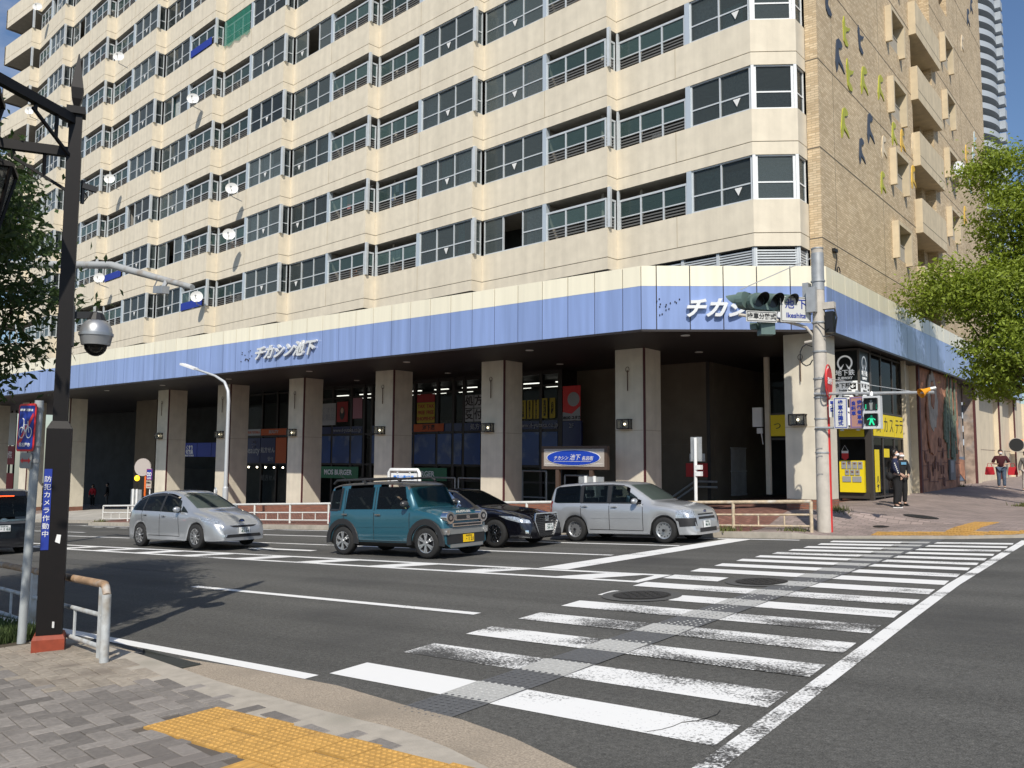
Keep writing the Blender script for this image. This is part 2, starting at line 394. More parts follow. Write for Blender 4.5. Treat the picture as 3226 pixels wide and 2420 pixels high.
strip_sheet(b, (TL, 4.62), (TL, 12), (TR, 12), (TR, 4.62), 18, 0.006); strip_sheet(b, (TL, 12), (TL + .2, 19.9), (TR + .12, 19.9), (TR, 12), 20, 0.006)
def dots(mb, x0, y0, nx, ny, s, r, h, g, dz, mi=0):
    for i in range(nx):
        for j in range(ny):
            x, y = x0 + (i + .5) * s, y0 + (j + .5) * s; z = g(x, y) + dz
            mb.add([(x + q * math.cos(t * 1.0472), y + q * math.sin(t * 1.0472), z + hh) for q, hh in ((r, 0), (r * .6, h)) for t in range(6)],
                   [tuple(range(6, 12))] + [(t, (t+1) % 6, 6 + (t+1) % 6, 6 + t) for t in range(6)], mi)
for j in range(100):
    y = 4.66 + j * 0.065
    w = any(yl <= y <= yl + ww for yl, ww in zip(YL, YW))
    for i in range(7):
        x = TL + .04 + i * 0.07
        x, y = on_road(x, y); z = gz(x, y) + 0.010
        b.add([(x + q * math.cos(t * 1.0472), y + q * math.sin(t * 1.0472), z + hh) for q, hh in ((.016, 0), (.009, .004)) for t in range(6)],
              [tuple(range(6, 12))] + [(t, (t+1) % 6, 6 + (t+1) % 6, 6 + t) for t in range(6)], 1 if w else 0)
struct(b.build('crosswalk_tactile_strip', [TGREY, TWHITE])); struct(tw.build('crosswalk_tactile_paint', TWHITE))

b = MB()
BL = [(2, -2.27), (4, -2.36), (5.5, -2.42), (10.2, -2.64), (13, -2.75), (20.1, -2.82)]
for i in range(58):
    y, y2 = 2.6 + i * .3, 2.9 + i * .3
    sheet(b, [(lerp_pts(BL, y), y), (lerp_pts(BL, y) + .155, y), (lerp_pts(BL, y2) + .155, y2), (lerp_pts(BL, y2), y2)], 0.004, 1 if y < 9 or 14 < y < 18 else 2)
strip_sheet(b, (-9.45, 12.62), (-8.69, 19.05), (-8.12, 19.05), (-8.81, 12.62), 14, 0.004, 2)           # stop line
def line(x0, x1, y, w, mi=2, y1=None):
    y1 = y if y1 is None else y1
    strip_sheet(b, (x0, y), (x1, y1), (x1, y1 + w), (x0, y + w), max(1, int(abs(x1 - x0) / .8)), 0.004, mi)
line(-50, -6.76, 11.58, .16); line(-50, -6.72, 12.42, .16)                                   # island hatching
sheet(b, [(-6.92, 11.74), (-6.76, 11.74), (-6.72, 12.42), (-6.95, 12.42)], 0.004, 2)
for j in range(18):
    x = -8.43 - 2.3 * j
    sheet(b, [(x, 11.74), (x + .72, 11.74), (x + 1.28, 12.42), (x + .56, 12.42)], 0.004, 2)
line(-27, -9.35, 14.93, .14); line(-26, -9.0, 17.14, .14); line(-41, -7.0, 19.02, .13)
for x0, x1, y in ((-34.5, -28.6, 14.85), (-46, -34.8, 16.2), (-38.9, -38.1, 18.5), (-37.6, -36.85, 18.45), (-36.3, -35.6, 18.38), (-44, -37, 14.9)): line(x0, x1, y, .14)
line(-13.6, -7.15, 8.2, .15); line(-60, -6.28, 4.93, .16)
sheet(b, [(-20.1, 13.65), (-19.2, 13.45), (-19.2, 13.58), (-17.2, 13.58), (-17.2, 13.80), (-19.2, 13.80), (-19.2, 13.95)], 0.004, 2)
for k in range(12):                                                                         # curved line at the driveway mouth
    t0, t1 = math.pi * .5 + k * .13, math.pi * .5 + (k + 1) * .13
    sheet(b, [(-41 + 1.9*math.cos(t)*1.6, 17.25 + 1.9*math.sin(t) + r) for t, r in ((t0, 0), (t1, 0), (t1, .13), (t0, .13))], 0.004, 2)
struct(b.build('road_markings', [P1, P2, P3]))
CRK = mat('road_crack', (.022, .021, .020), .95)
b = MB(); rr = random.Random(4)
for x, y, a, n in ((-2.95, 5.15, 1.0, 7),):      # hairline cracks
    for _ in range(n):
        x2, y2 = x + .11*math.cos(a), y + .11*math.sin(a); w_ = rr.uniform(.003, .008); nx_, ny_ = -math.sin(a)*w_, math.cos(a)*w_
        sheet(b, [(x - nx_, y - ny_), (x2 - nx_, y2 - ny_), (x2 + nx_, y2 + ny_), (x + nx_, y + ny_)], .0065); x, y = x2, y2; a += rr.gauss(0, .35)
struct(b.build('road_cracks', CRK))
b = MB(); strip_sheet(b, (-34, 9.4), (-16, 9.4), (-16, 10.1), (-34, 10.1), 20, .002)
struct(b.build('asphalt_patch', mat('asphalt_patch', (.088, .087, .082), .9, var=.45, vs=95, var2=.2, vs2=26, bump=1.0, bs=90, spec=.25)))

IRON = mat('cast_iron', (0.035, 0.033, 0.031), 0.6, 0.3, var=0.3, vs=50, bump=0.8, bs=45)
IRONR = mat('asphalt_collar', (0.085, 0.084, 0.08), 0.9, var=0.2, vs=90)
def manhole(x, y, r, g, label, collar=True):
    t = MB(); n = 28; ring = [(x + r*math.cos(2*math.pi*i/n), y + r*math.sin(2*math.pi*i/n)) for i in range(n)]
    z0 = g(x, y); rr = [(x + r*1.38*math.cos(2*math.pi*i/n), y + r*1.38*math.sin(2*math.pi*i/n)) for i in range(n)]
    if collar: sheet(t, rr, 0.007, 1, g)
    sheet(t, ring, 0.011, 0, g)
    q = [(x + r*.93*math.cos(2*math.pi*i/n), y + r*.93*math.sin(2*math.pi*i/n)) for i in range(n)]
    sheet(t, q, 0.016, 0, g)
    for i in range(-4, 5):
        for j in range(-4, 5):
            if i*i + j*j < 17 and (i + j) % 2 == 0: (lambda X, Y: t.box(X - .025, Y - .012, g(X, Y) + .016, X + .025, Y + .012, g(X, Y) + .025))(*(on_road(x + i*r*.18, y + j*r*.18) if g is gz else (x + i*r*.18, y + j*r*.18)))
    tag(t.build('manhole_cover', [IRON, IRONR]), label, 'manhole cover', 'manhole covers')
manhole(-6.05, 10.45, .40, gz, 'round iron manhole cover breaking the stripe ends at the crossing edge')
manhole(-5.12, 12.35, .38, gz, 'round iron manhole cover in mid crossing beside the tactile strip')
manhole(-6.0, 25.6, .45, lambda x, y: fz(x, y), 'dark oval looking manhole cover in the patterned pavement by the corner', False)
manhole(-6.5, 23.6, .2, lambda x, y: fz(x, y), 'small round cover in the pavement nearest the signal pole', False)

# near pavement: kerb apron, herringbone pavers, yellow tactile blocks
def hp(x): return 0.06 + 0.06 * sm((-x - 6.5) / 2)
def nz_(x, y): return gz(x, y) + hp(x)
APR_O = [(-40, 4.85), (-12, 4.85), (-8.9, 4.77), (-7.14, 4.90), (-5.8, 4.90), (-4.77, 4.75), (-4.2, 4.70), (-3.61, 4.56), (-2.86, 4.28), (-1.9, 3.5), (-1.0, 2.0), (-.7, 0), (-.7, -9)]
APR_I = [(-40, 4.5), (-12, 4.5), (-9, 4.38), (-7.72, 4.22), (-6.56, 4.08), (-5.5, 3.98), (-4.9, 3.97), (-4.4, 3.98), (-3.9, 3.90), (-3.3, 3.72), (-2.4, 3.1), (-1.7, 1.9), (-1.4, 0), (-1.4, -9)]
APRON = mat('exposed_aggregate', (0.36, 0.30, 0.23), 0.9, var=0.35, vs=75, bump=0.9, bs=80, stain=(0.26, 0.22, 0.17), ss=1.2)
KERB = mat('kerb_concrete', (0.40, 0.36, 0.30), 0.9, var=0.12, vs=8, bump=0.3, bs=70, stain=(0.28, 0.26, 0.21), ss=2)
b = MB()
def edge(P):        # resample
    out = []
    for (a, c), (d, e) in zip(P, P[1:]):
        n = max(1, int(math.hypot(d - a, e - c) / .25)) if a > -14 else 1
        out += [(a + (d - a) * k / n, c + (e - c) * k / n) for k in range(n)]
    return out + [P[-1]]
ro = edge(APR_O)
def near_pt(P, p):
    best = None
    for (a, c), (d, e) in zip(P, P[1:]):
        L2 = (d-a)**2 + (e-c)**2; t = min(1, max(0, ((p[0]-a)*(d-a) + (p[1]-c)*(e-c)) / L2)); q = (a + t*(d-a), c + t*(e-c)); w = math.hypot(q[0]-p[0], q[1]-p[1])
        if best is None or w < best[0]: best = (w, q)
    return best[1]
prev = None
for k, p in enumerate(ro):
    q = near_pt(APR_I, p); mid = (p[0]*.3 + q[0]*.7, p[1]*.3 + q[1]*.7)
    cur = [(p[0], p[1], gz(*p) - .02), (p[0], p[1], gz(*p) + .012), (mid[0], mid[1], gz(*mid) + .02), (mid[0], mid[1], nz_(*mid) - .006), (q[0], q[1], nz_(*q) - .004)]
    dl = max(1e-3, math.hypot(q[0]-p[0], q[1]-p[1])); e3 = (q[0] + (q[0]-p[0])/dl*.35, q[1] + (q[1]-p[1])/dl*.35); cur.append((e3[0], e3[1], nz_(*e3) - .009))
    if prev:
        for i in range(5): b.quad(prev[i], cur[i], cur[i+1], prev[i+1], 1 if i > 2 else 0)
    prev = cur
struct(b.build('kerb_apron', [APRON, KERB]))
b = MB()
BEDP = [(-40, -9), (-1.4, -9)] + APR_I[::-1][1:]
def inside(P, x, y):
    c = False
    for (a, d), (e, f_) in zip(P, P[1:] + P[:1]):
        if (d > y) != (f_ > y) and x < (e - a) * (y - d) / (f_ - d) + a: c = not c
    return c
for i in range(130):
    for j in range(60):
        x, y = -13.5 + i*.1, -1.5 + j*.1
        if inside(BEDP, x + .05, y + .05): b.add([(u, v, nz_(u, v) - .012) for u, v in ((x, y), (x + .1, y), (x + .1, y + .1), (x, y + .1))], [(0, 1, 2, 3)])
b.add([(u, v, nz_(u, v) - .03) for u, v in ((-40, -9), (-13.5, -9), (-13.5, 4.5), (-40, 4.5))] + [(u, v, nz_(u, v) - .03) for u, v in ((-13.5, -9), (-1.4, -9), (-1.4, -1.5), (-13.5, -1.5))], [(0, 1, 2, 3), (4, 5, 6, 7)])
MORTAR = mat('paver_sand', (0.11, 0.095, 0.08), 0.95)
struct(b.build('near_pavement_bed', MORTAR))
PAVPOLY = [(-13, -1.5), (-1.4, -1.5)] + [(x, y - .03) for x, y in APR_I[::-1][1:] if x > -13] + [(-13, 4.47)]
YB = [(-5.93, 3.24, -2.9, 3.84), (-4.66, 1.2, -4.06, 3.24)]
GRASSBED = (-13.0, 3.75, -9.95, 4.36)
pv = [MB(), MB()]
w, l = 0.13, 0.26; ang = R(-8); ca, sa = math.cos(ang), math.sin(ang)
for i in range(-70, 70):
    for j in range(-70, 70):
        kk_ = (i - j) % 4
        if kk_ in (0, 3):
            if kk_ == 0: cx, cy, hx, hy = (i + 1) * w, (j + .5) * w, w, w / 2
            else: cx, cy, hx, hy = (i + .5) * w, (j + 1) * w, w / 2, w
            X, Y = cx * ca - cy * sa - 6.5, cx * sa + cy * ca + 2.2
            if not inside(PAVPOLY, X, Y): continue
            if any(x0 < X < x1 and y0 < Y < y1 for x0, y0, x1, y1 in YB + [GRASSBED]): continue
            g_ = 0.004; hx -= g_; hy -= g_
            co = [(-hx, -hy), (hx, -hy), (hx, hy), (-hx, hy)]; dz = random.uniform(-.0015, .0015)
            top = [(X + (u*.95)*ca - (v*.93)*sa, Y + (u*.95)*sa + (v*.93)*ca) for u, v in co]; bot = [(X + u*ca - v*sa, Y + u*sa + v*ca) for u, v in co]
            vs = [(x, y, nz_(x, y) - .012) for x, y in bot] + [(x, y, nz_(x, y) - .003 + dz) for x, y in bot] + [(x, y, nz_(x, y) + dz) for x, y in top]
            old = X < -7.3 and Y > 3.35
            pv[1 if old else 0].add(vs, [(8, 9, 10, 11)] + [(a + q, (a+1) % 4 + q, 4 + (a+1) % 4 + q, 4 + a + q) for a in range(4) for q in (0, 4)])
PAV = mat('grey_paver', (0.215, 0.195, 0.175), 0.85, island=0.36, var=0.16, vs=26, bump=0.5, bs=120, stain=(0.17, 0.15, 0.135), ss=0.9)
PAVO = mat('old_paver', (0.30, 0.26, 0.21), 0.9, island=0.14, var=0.2, vs=20, bump=0.6, bs=90, stain=(0.18, 0.15, 0.12), ss=2)
struct(pv[0].build('near_pavement', PAV)); struct(pv[1].build('near_pavement_old_pavers', PAVO))
YTILE = mat('tactile_yellow', (0.50, 0.285, 0.072), 0.75, var=0.14, vs=18, island=0.08, stain=(0.36, 0.21, 0.065), ss=3.0, bump=0.2, bs=90)
b = MB(); d = MB()
def tilt(x, y): return nz_(x, y)
for i in range(10):
    for j in range(2):
        x0, y0 = -5.93 + i * .3, 3.25 + j * .3 + (.03 if i % 3 == 2 and j else 0)
        if i > 8: continue
        s = [(x0 + .004, y0), (x0 + .296, y0), (x0 + .296, y0 + .292), (x0 + .004, y0 + .292)]
        d.add([(x, y, nz_(x, y) - .012) for x, y in s] + [(x, y, nz_(x, y) + .004) for x, y in s], [(4, 5, 6, 7)] + [(a, (a+1) % 4, 4 + (a+1) % 4, 4 + a) for a in range(4)])
        dots(d, x0 + .006, y0 + .002, 6, 6, .048, .017, .006, nz_, .004)
for i in range(2):
    for j in range(7):
        x0, y0 = -4.66 + i * .3, 2.94 - j * .3
        s = [(x0 + .004, y0), (x0 + .296, y0), (x0 + .296, y0 + .292), (x0 + .004, y0 + .292)]
        d.add([(x, y, nz_(x, y) - .012) for x, y in s] + [(x, y, nz_(x, y) + .004) for x, y in s], [(4, 5, 6, 7)] + [(a, (a+1) % 4, 4 + (a+1) % 4, 4 + a) for a in range(4)])
        for k in range(4):
            x = x0 + .045 + k * .07; q = [(x - .017, y0 + .015), (x + .017, y0 + .015), (x + .017, y0 + .28), (x - .017, y0 + .28)]
            d.add([(u, v, nz_(u, v) + .004) for u, v in q] + [(x + (u - x)*.6, v, nz_(u, v) + .010) for u, v in q], [(4, 5, 6, 7)] + [(a, (a+1) % 4, 4 + (a+1) % 4, 4 + a) for a in range(4)])
struct(d.build('near_tactile_paving', YTILE))
b = MB()
for k in range(26):
    x = -8.68 + k * .041; b.box(x, 4.52, gz(x, 4.6) + .015, x + .022, 4.74, gz(x, 4.6) + .035)
b.box(-8.72, 4.49, gz(-8.2, 4.6) - .01, -7.6, 4.52, gz(-8.2, 4.6) + .04); b.box(-8.72, 4.74, gz(-8.2, 4.6) - .01, -7.6, 4.77, gz(-8.2, 4.6) + .04)
tag(b.build('drain_grate', mat('grate_iron', (0.06, 0.065, 0.06), 0.6, 0.3)), 'narrow iron drain grate in the gutter behind the railing end', 'drain grate')
GRASSM = mat('grass_blade', (0.055, 0.085, 0.02), 0.8, island=0.4)
def grass(name, x0, y0, x1, y1, n, h, g):
    t = MB()
    for _ in range(n):
        x, y = random.uniform(x0, x1), random.uniform(y0, y1); a = random.uniform(0, 6.28); hh = h * random.uniform(.4, 1); z = g(x, y) - .01
        dx, dy = math.cos(a) * .012, math.sin(a) * .012; lx, ly = random.uniform(-.5, .5)*hh, random.uniform(-.5, .5)*hh
        t.add([(x - dx, y - dy, z), (x + dx, y + dy, z), (x + lx, y + ly, z + hh)], [(0, 1, 2)])
    o = t.build(name, GRASSM); o['kind'] = 'stuff'; return o
tag(grass('grass', -13.0, 3.7, -10.15, 4.4, 6000, .2, nz_), 'rough grass tufts behind the near guard railing at left', 'grass')
b = MB(); sheet(b, [(-13, 3.7), (-9.95, 3.7), (-9.95, 4.4), (-13, 4.4)], -0.003, 0, nz_)
struct(b.build('planting_soil', mat('soil', (0.07, 0.055, 0.035), 0.95, var=0.3, vs=20, bump=0.6, bs=60)))

# far pavement
def pave(name, x0, x1, m, nx):
    t = MB(); prev = None
    for i in range(nx + 1):
        x = x0 + (x1 - x0) * i / nx; y0 = lerp_pts(KP, x) + .15
        ys = [y0 + (24.7 - y0) * k / 10 for k in range(10)] + [24.7, 25.5, 27, 31, 36, 42, 50, 60, 80, 110]
        cur = [(x, y, fz(x, y)) for y in ys]
        if prev:
            for k in range(len(ys) - 1): t.quad(prev[k], cur[k], cur[k+1], prev[k+1])
        prev = cur
    return struct(t.build(name, m))
pave('plaza', -41.8, -9.3, PLAZA, 40)
pave('far_pavement', -9.3, -2.55, FARPAVE, 40)
pave('left_pavement', -100, -57, FARPAVE, 10)
DRIVE = mat('driveway_concrete', (0.42, 0.40, 0.36), 0.9, var=0.12, vs=2, bump=0.2, bs=80, stain=(0.30, 0.28, 0.25), ss=1)
pave('driveway', -57, -41.8, DRIVE, 12)
b = MB()
kk = [on_road(*p) for p in [(-100, 20.75), (-56.9, 20.75)] + [(-42.6, 20.6), (-42.2, 19.9), (-41.2, 19.42)] + [(-41.2 + 33.9*i/26, 19.42) for i in range(1, 27)] + [(-6.75, 19.55), (-6.2, 19.75), (-5.1, 19.95), (-4.0, 20.15), (-2.9, 20.65), (-2.3, 21.6)]] + [(-2.4, 26), (-2.4, 40), (-2.4, 110)]
for (a, c), (e, f_) in zip(kk, kk[1:]):
    dx, dy = e - a, f_ - c; l_ = math.hypot(dx, dy); nx_, ny_ = -dy / l_ * .16, dx / l_ * .16
    lowf = lambda x: .155 - .10 * sm((x + 8.2) / 1.0) * sm((-2.6 - x) / .8)
    pts = [(a, c), (e, f_), (e + nx_, f_ + ny_), (a + nx_, c + ny_)]
    b.prism(pts, lambda x, y: gz(x, y) - .05, lambda x, y: gz(x, y) + lowf(x))
struct(b.build('far_kerb', KERB))
b = MB()
fzz = lambda x, y: fz(x, y)
def ytile(x0, y0, bars):
    s = [(x0 + .004, y0), (x0 + .296, y0), (x0 + .296, y0 + .292), (x0 + .004, y0 + .292)]
    b.add([(x, y, fz(x, y) - .01) for x, y in s] + [(x, y, fz(x, y) + .005) for x, y in s], [(4, 5, 6, 7)] + [(a, (a+1) % 4, 4 + (a+1) % 4, 4 + a) for a in range(4)])
    for k in range(4):
        x = x0 + .045 + k * .07; b.box(x - .014, y0 + .01, fz(x, y0 + .15) + .003, x + .014, y0 + .285, fz(x, y0 + .15) + .010)
for i in range(12):
    yy = lerp_pts(KP, -6.2 + i * .3) + .28
    for j in range(2): ytile(-6.35 + i * .3, yy + j * .3, 0)
for j in range(9):
    for i in range(2): ytile(-4.85 + i * .3 + j * .02, 22.95 + j * .3, 1)
struct(b.build('far_tactile_paving', YTILE))
# ------------------------------------------------------------------ the apartment building
FH, SILL, HEAD = 2.82, 7.84, 9.24            # storey height, sill and head of the lowest window row
NF = 11
BLD = thing('apartment_building', 'long beige apartment block over a blue banded shopping arcade', 'building')
def NX(k): return -15.12 - 6.1 * k if k < 8 else -63.0
def Np(k): return (NX(k), 24.04)
def Ip(k): return (NX(k) + .05, 24.6)
C1, C2, C3 = (-10.0, 24.1), (-8.88, 24.9), (-8.87, 25.62)
OUT = [C3, C2, C1]
for k in range(9): OUT += [Ip(k), Np(k)]
OUT += [(-67.7, 24.04), (-67.7, 26.6)]
def inset(P, d):
    out = []
    for i, p in enumerate(P):
        ns = []
        for a, c in ((i-1, i), (i, i+1)):
            if a < 0 or c >= len(P): continue
            e = (Vector(P[c]) - Vector(P[a])).normalized(); ns.append(Vector((-e.y, e.x)) * -1)   # right-to-left walk: inside is on the right
        n = sum(ns, Vector((0, 0)))
        n = n.normalized(); q = max(.35, n.dot(ns[0])); out.append((p[0] + n.x*d/q, p[1] + n.y*d/q))
    return out
def wall_run(mb, P, z0, z1, mi=0):
    for a, c in zip(P, P[1:]): mb.quad((a[0], a[1], z0), (a[0], a[1], z1), (c[0], c[1], z1), (c[0], c[1], z0), mi)
IN1, IN2 = inset(OUT, .025), inset(OUT, .2)
band = MB()
def cap(mb, A, B, z, mi=0):
    for i in range(len(A) - 1): mb.quad((*A[i], z), (*A[i+1], z), (*B[i+1], z), (*B[i], z), mi)
z0, z1 = 6.41, SILL
wall_run(band, OUT, z0, z0 + .395); wall_run(band, IN1, z0 + .395, z0 + .42, 1); wall_run(band, OUT, z0 + .42, z1)
cap(band, OUT, IN1, z0 + .395, 0); cap(band, OUT, IN1, z0 + .42, 0)
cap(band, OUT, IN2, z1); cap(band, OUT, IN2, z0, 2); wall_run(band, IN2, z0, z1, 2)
for k in range(8):                                  # vertical joint at mid face
    A, B = Vector(Ip(k)), Vector(Np(k-1) if k else C1); q = A + (B - A) * (.47 if k % 2 == 0 else .53); u = (B - A).normalized(); n = Vector((u.y, -u.x))
    q2 = q + n * .002
    band.obox((q2.x, q2.y), u, .008, .004, z0 + .43, z1 - .01, 3)
JOINT = mat('panel_joint', (0.42, 0.35, 0.24), 0.9)
slab = MB()
IN3 = inset(OUT, .1)
for i in range(len(IN3) - 2):
    a, c = IN3[i], IN3[i+1]
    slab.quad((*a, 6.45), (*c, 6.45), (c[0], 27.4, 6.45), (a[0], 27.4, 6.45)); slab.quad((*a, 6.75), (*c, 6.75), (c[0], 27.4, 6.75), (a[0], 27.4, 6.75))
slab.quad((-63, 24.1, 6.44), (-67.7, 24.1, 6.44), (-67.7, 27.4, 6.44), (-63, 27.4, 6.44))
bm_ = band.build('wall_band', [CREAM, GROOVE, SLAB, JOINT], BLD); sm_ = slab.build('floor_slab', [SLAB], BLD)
for f_ in range(1, NF):
    for src in (bm_, sm_):
        c = src.copy(); COL.objects.link(c); c.parent = BLD; c.location = (0, 0, FH * f_)
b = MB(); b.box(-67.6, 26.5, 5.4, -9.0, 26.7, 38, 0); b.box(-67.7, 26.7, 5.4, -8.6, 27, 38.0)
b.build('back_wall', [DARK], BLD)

GAPZ = HEAD - SILL
def face_map(A, B):
    A, B = Vector(A), Vector(B); L = (B - A).length; u = (B - A) / L; n = Vector((u.y, -u.x))     # n points to the street
    return (lambda s, d, z: (A.x + u.x*s + n.x*d, A.y + u.y*s + n.y*d, SILL + z)), L
def bar(mb, fm, s0, s1, z0, z1, d0, d1, mi=0):
    P = [fm(s, d, z) for z in (z0, z1) for s, d in ((s0, d0), (s1, d0), (s1, d1), (s0, d1))]
    mb.add(P, [(0,3,2,1),(4,5,6,7),(0,1,5,4),(1,2,6,5),(2,3,7,6),(3,0,4,7)], mi)
def glazing(mb, gl, tri, fm, s0, s1, n, white=False, trij=None, skip=None, d=-.07):
    t = .045 if not white else .075
    bar(mb, fm, s0, s1, 0, .05, d - .05, d + .03); bar(mb, fm, s0, s1, GAPZ - .05, GAPZ, d - .05, d + .03)
    w = (s1 - s0) / n
    for j in range(n + 1):
        x = s0 + j * w; hw = t / 2 if 0 < j < n else t / 2
        x = min(max(x, s0 + hw), s1 - hw)
        bar(mb, fm, x - hw, x + hw, .05, GAPZ - .05, d - .045, d + .025)
    for j in range(n):
        if j == skip: continue
        a, c = s0 + j*w + t/2, s0 + (j+1)*w - t/2
        zt = .53; off = -.02 if j % 2 else .0
        bar(mb, fm, a, c, zt, zt + .045, d - .03 + off, d + .01 + off)
        gl.add([fm(a, d - .01 + off, .05), fm(c, d - .01 + off, .05), fm(c, d - .01 + off, GAPZ - .05), fm(a, d - .01 + off, GAPZ - .05)], [(0, 1, 2, 3)])
        if j == trij:
            m_ = (a + c) / 2 + .05
            tri.add([fm(m_ - .13, d + .004, zt - .04), fm(m_ + .13, d + .004, zt - .04), fm(m_, d + .004, zt - .29)], [(0, 2, 1)])
def rail(mb, gl, fm, s0, s1, n, d=-.05):
    bar(mb, fm, s0, s1, .97, 1.04, d - .04, d + .03)
    bar(mb, fm, s0, s1, .40, .44, d - .03, d + .02)
    for z in (.08, .18, .28): bar(mb, fm, s0, s1, z, z + .045, d - .035, d + .0, 1)
    w = (s1 - s0) / n
    for j in range(n + 1):
        x = min(max(s0 + j*w, s0 + .03), s1 - .03); bar(mb, fm, x - .03, x + .03, 0, .97, d - .03, d + .025)
    for j in range(n): gl.add([fm(s0 + j*w + .04, d, .45), fm(s0 + (j+1)*w - .04, d, .45), fm(s0 + (j+1)*w - .04, d, .96), fm(s0 + j*w + .04, d, .96)], [(0, 1, 2, 3)])
def zvis(x): return 10.9 - .346 * x
SLATD = mat('dark_slat', (0.13, 0.13, 0.125), 0.6)
STEEL2 = mat('nose_post', (0.56, 0.62, 0.66), 0.4, 0.3)
TRI = mat('rescue_mark', (0.74, 0.74, 0.72), 0.6)
BLUETARP = mat('blue_sheet', (0.015, 0.04, 0.30), 0.7)
GNET = mat('green_net', (0.03, 0.26, 0.18), 0.9, alpha=.55)
def post(mb, p, r, h=GAPZ): mb.box(p[0] - r, p[1] - r, SILL, p[0] + r, p[1] + r, SILL + h)
for k in range(9):
    A, B = Ip(k), (Np(k-1) if k else C1)
    fm, L = face_map(A, B)
    split = 2.86 if k % 2 == 0 else L - 2.86
    if k == 8: split = 2.3
    rs = (0.06, split - .09) if k % 2 == 0 else (split + .09, L - .06)
    ws = (split + .09, L - .05) if k % 2 == 0 else (.05, split - .09)
    vars_ = []
    for v in range(3):
        fr, gl, tri, rl, rg = MB(), MB(), MB(), MB(), MB()
        n = 2 if k == 0 else 3
        glazing(fr, gl, tri, fm, *ws, n, trij=(1 if k % 4 != 3 else 0), skip=(None if v != 2 or k == 0 else (1 if k % 2 else 0)))
        bar(fr, fm, split - .09, split + .09, 0, GAPZ, -.2, .0, 1)
        fr.box(fm(split, 0, 0)[0] - .03, fm(split, -.2, 0)[1], SILL, fm(split, 0, 0)[0] + .03, 26.5, SILL + GAPZ, 2)
        if k % 2 == 1 or k == 8:
            post(fr, (Np(k)[0] + .06, Np(k)[1] + .07), .06)
        if k % 2 == 1:
            f2, L2 = face_map(Np(k), Ip(k)); glazing(fr, gl, tri, f2, .12, L2 - .02, 1)
        rail(rl, rg, fm, *rs, 3)
        if k % 2 == 0 and k < 8:
            post(rl, (Np(k)[0] + .05, Np(k)[1] + .07), .055)
            f2, L2 = face_map(Np(k), Ip(k)); rail(rl, rg, f2, .14, L2 - .05, 1); post(rl, (Ip(k)[0] + .02, Ip(k)[1] + .05), .04)
        rl.tube([fm((rs[0] + (.6 if k % 2 == 0 else 2.2)), -.5, -.2), fm((rs[0] + (.6 if k % 2 == 0 else 2.2)), -.5, GAPZ)], .055, 8, 2)
        vars_.append((fr, gl, tri, rl, rg))
    made = {}
    for f_ in range(NF):
        if SILL + FH * f_ > zvis(A[0] if k % 2 else B[0]) + 1.2: continue
        v = random.choice((0, 0, 0, 1, 2)) if k else 0
        loc = (0, 0, FH * f_)
        names = ('window', 'pane', 'evacuation_mark', 'railing', 'panel')
        mats = ([ALU, STEEL2, SLAB], GLASS, TRI, [ALU, SLATD, SLAB], PANEL)
        objs = []
        for q in range(5):
            if (v, q) not in made:
                o = vars_[v][q].build(names[q], mats[q], None); made[(v, q)] = o.data
            else: o = link(names[q], made[(v, q)])
            objs.append(o)
        for q, par in ((0, BLD), (3, BLD)): objs[q].parent = par; objs[q].location = loc
        objs[1].parent = objs[2].parent = objs[0]; objs[4].parent = objs[3]
        # curtains and things behind the panes
        if random.random() < .8:
            c = MB(); rr = random.Random(k * 31 + f_); n = 2 if k == 0 else 3; w_ = (ws[1] - ws[0]) / n
            for j in range(n):
                if rr.random() < .35: continue
                a, e = ws[0] + j*w_ + .03, ws[0] + (j+1)*w_ - .03
                if rr.random() < .4: e = a + (e - a) * rr.uniform(.3, .8)
                m_ = 8; zt = GAPZ if rr.random() < .7 else rr.uniform(.7, 1.2)
                P = [fm(a + (e - a)*i/m_, -.26 - .03*(i % 2), z) for z in (0, zt) for i in range(m_ + 1)]
                c.add(P, [(i, i + 1, m_ + 2 + i, m_ + 1 + i) for i in range(m_)], rr.choice((0, 0, 1, 3, 3, 4, 4, 4)) if (k, f_) != (1, 2) else 2)
            if c.f:
                c.build('curtain', CURT, objs[0])
        if (k, f_) in ((4, 5),):
            c = MB(); m_ = 10; P = [fm(rs[0] + (rs[1] - rs[0])*i/m_, .05 + .02*(i % 2), z) for z in (-.18 + .0, .4, GAPZ - .12) for i in range(m_ + 1)]; P = [(p[0], p[1], p[2] + (.10*math.sin(i*1.9) if i <= m_ else 0)) for i, p in enumerate(P)]
            c.add(P, [(i, i+1, m_+2+i, m_+1+i) for i in range(m_)] + [(m_+1+i, m_+2+i, 2*m_+3+i, 2*m_+2+i) for i in range(m_)])
            c.build('green_net', GNET, objs[3])
        if (k, f_) in ((5, 5), (5, 0), (6, 1)):
            c = MB(); bar(c, fm, rs[0] + .1, rs[1] - .2, .02, .42, .03, .05); c.build('blue_sheet', BLUETARP, objs[3])
        if random.random() < .22:                      # laundry
            c = MB(); s = rs[0] + .3
            for _ in range(random.randint(2, 5)):
                w_ = random.uniform(.2, .4); z_ = random.uniform(.5, .85); bar(c, fm, s, s + w_, z_, 1.22, -.5, -.485, random.randrange(4)); s += w_ + .06
                if s > rs[1] - .5: break
            bar(c, fm, rs[0] + .1, rs[1] - .1, 1.22, 1.235, -.5, -.48, 0); c.build('laundry', [WHITEM, CURT[0], mat('cloth_blue_wash', (.10, .16, .32), .9), mat('cloth_rose', (.45, .16, .18), .9)], objs[3])
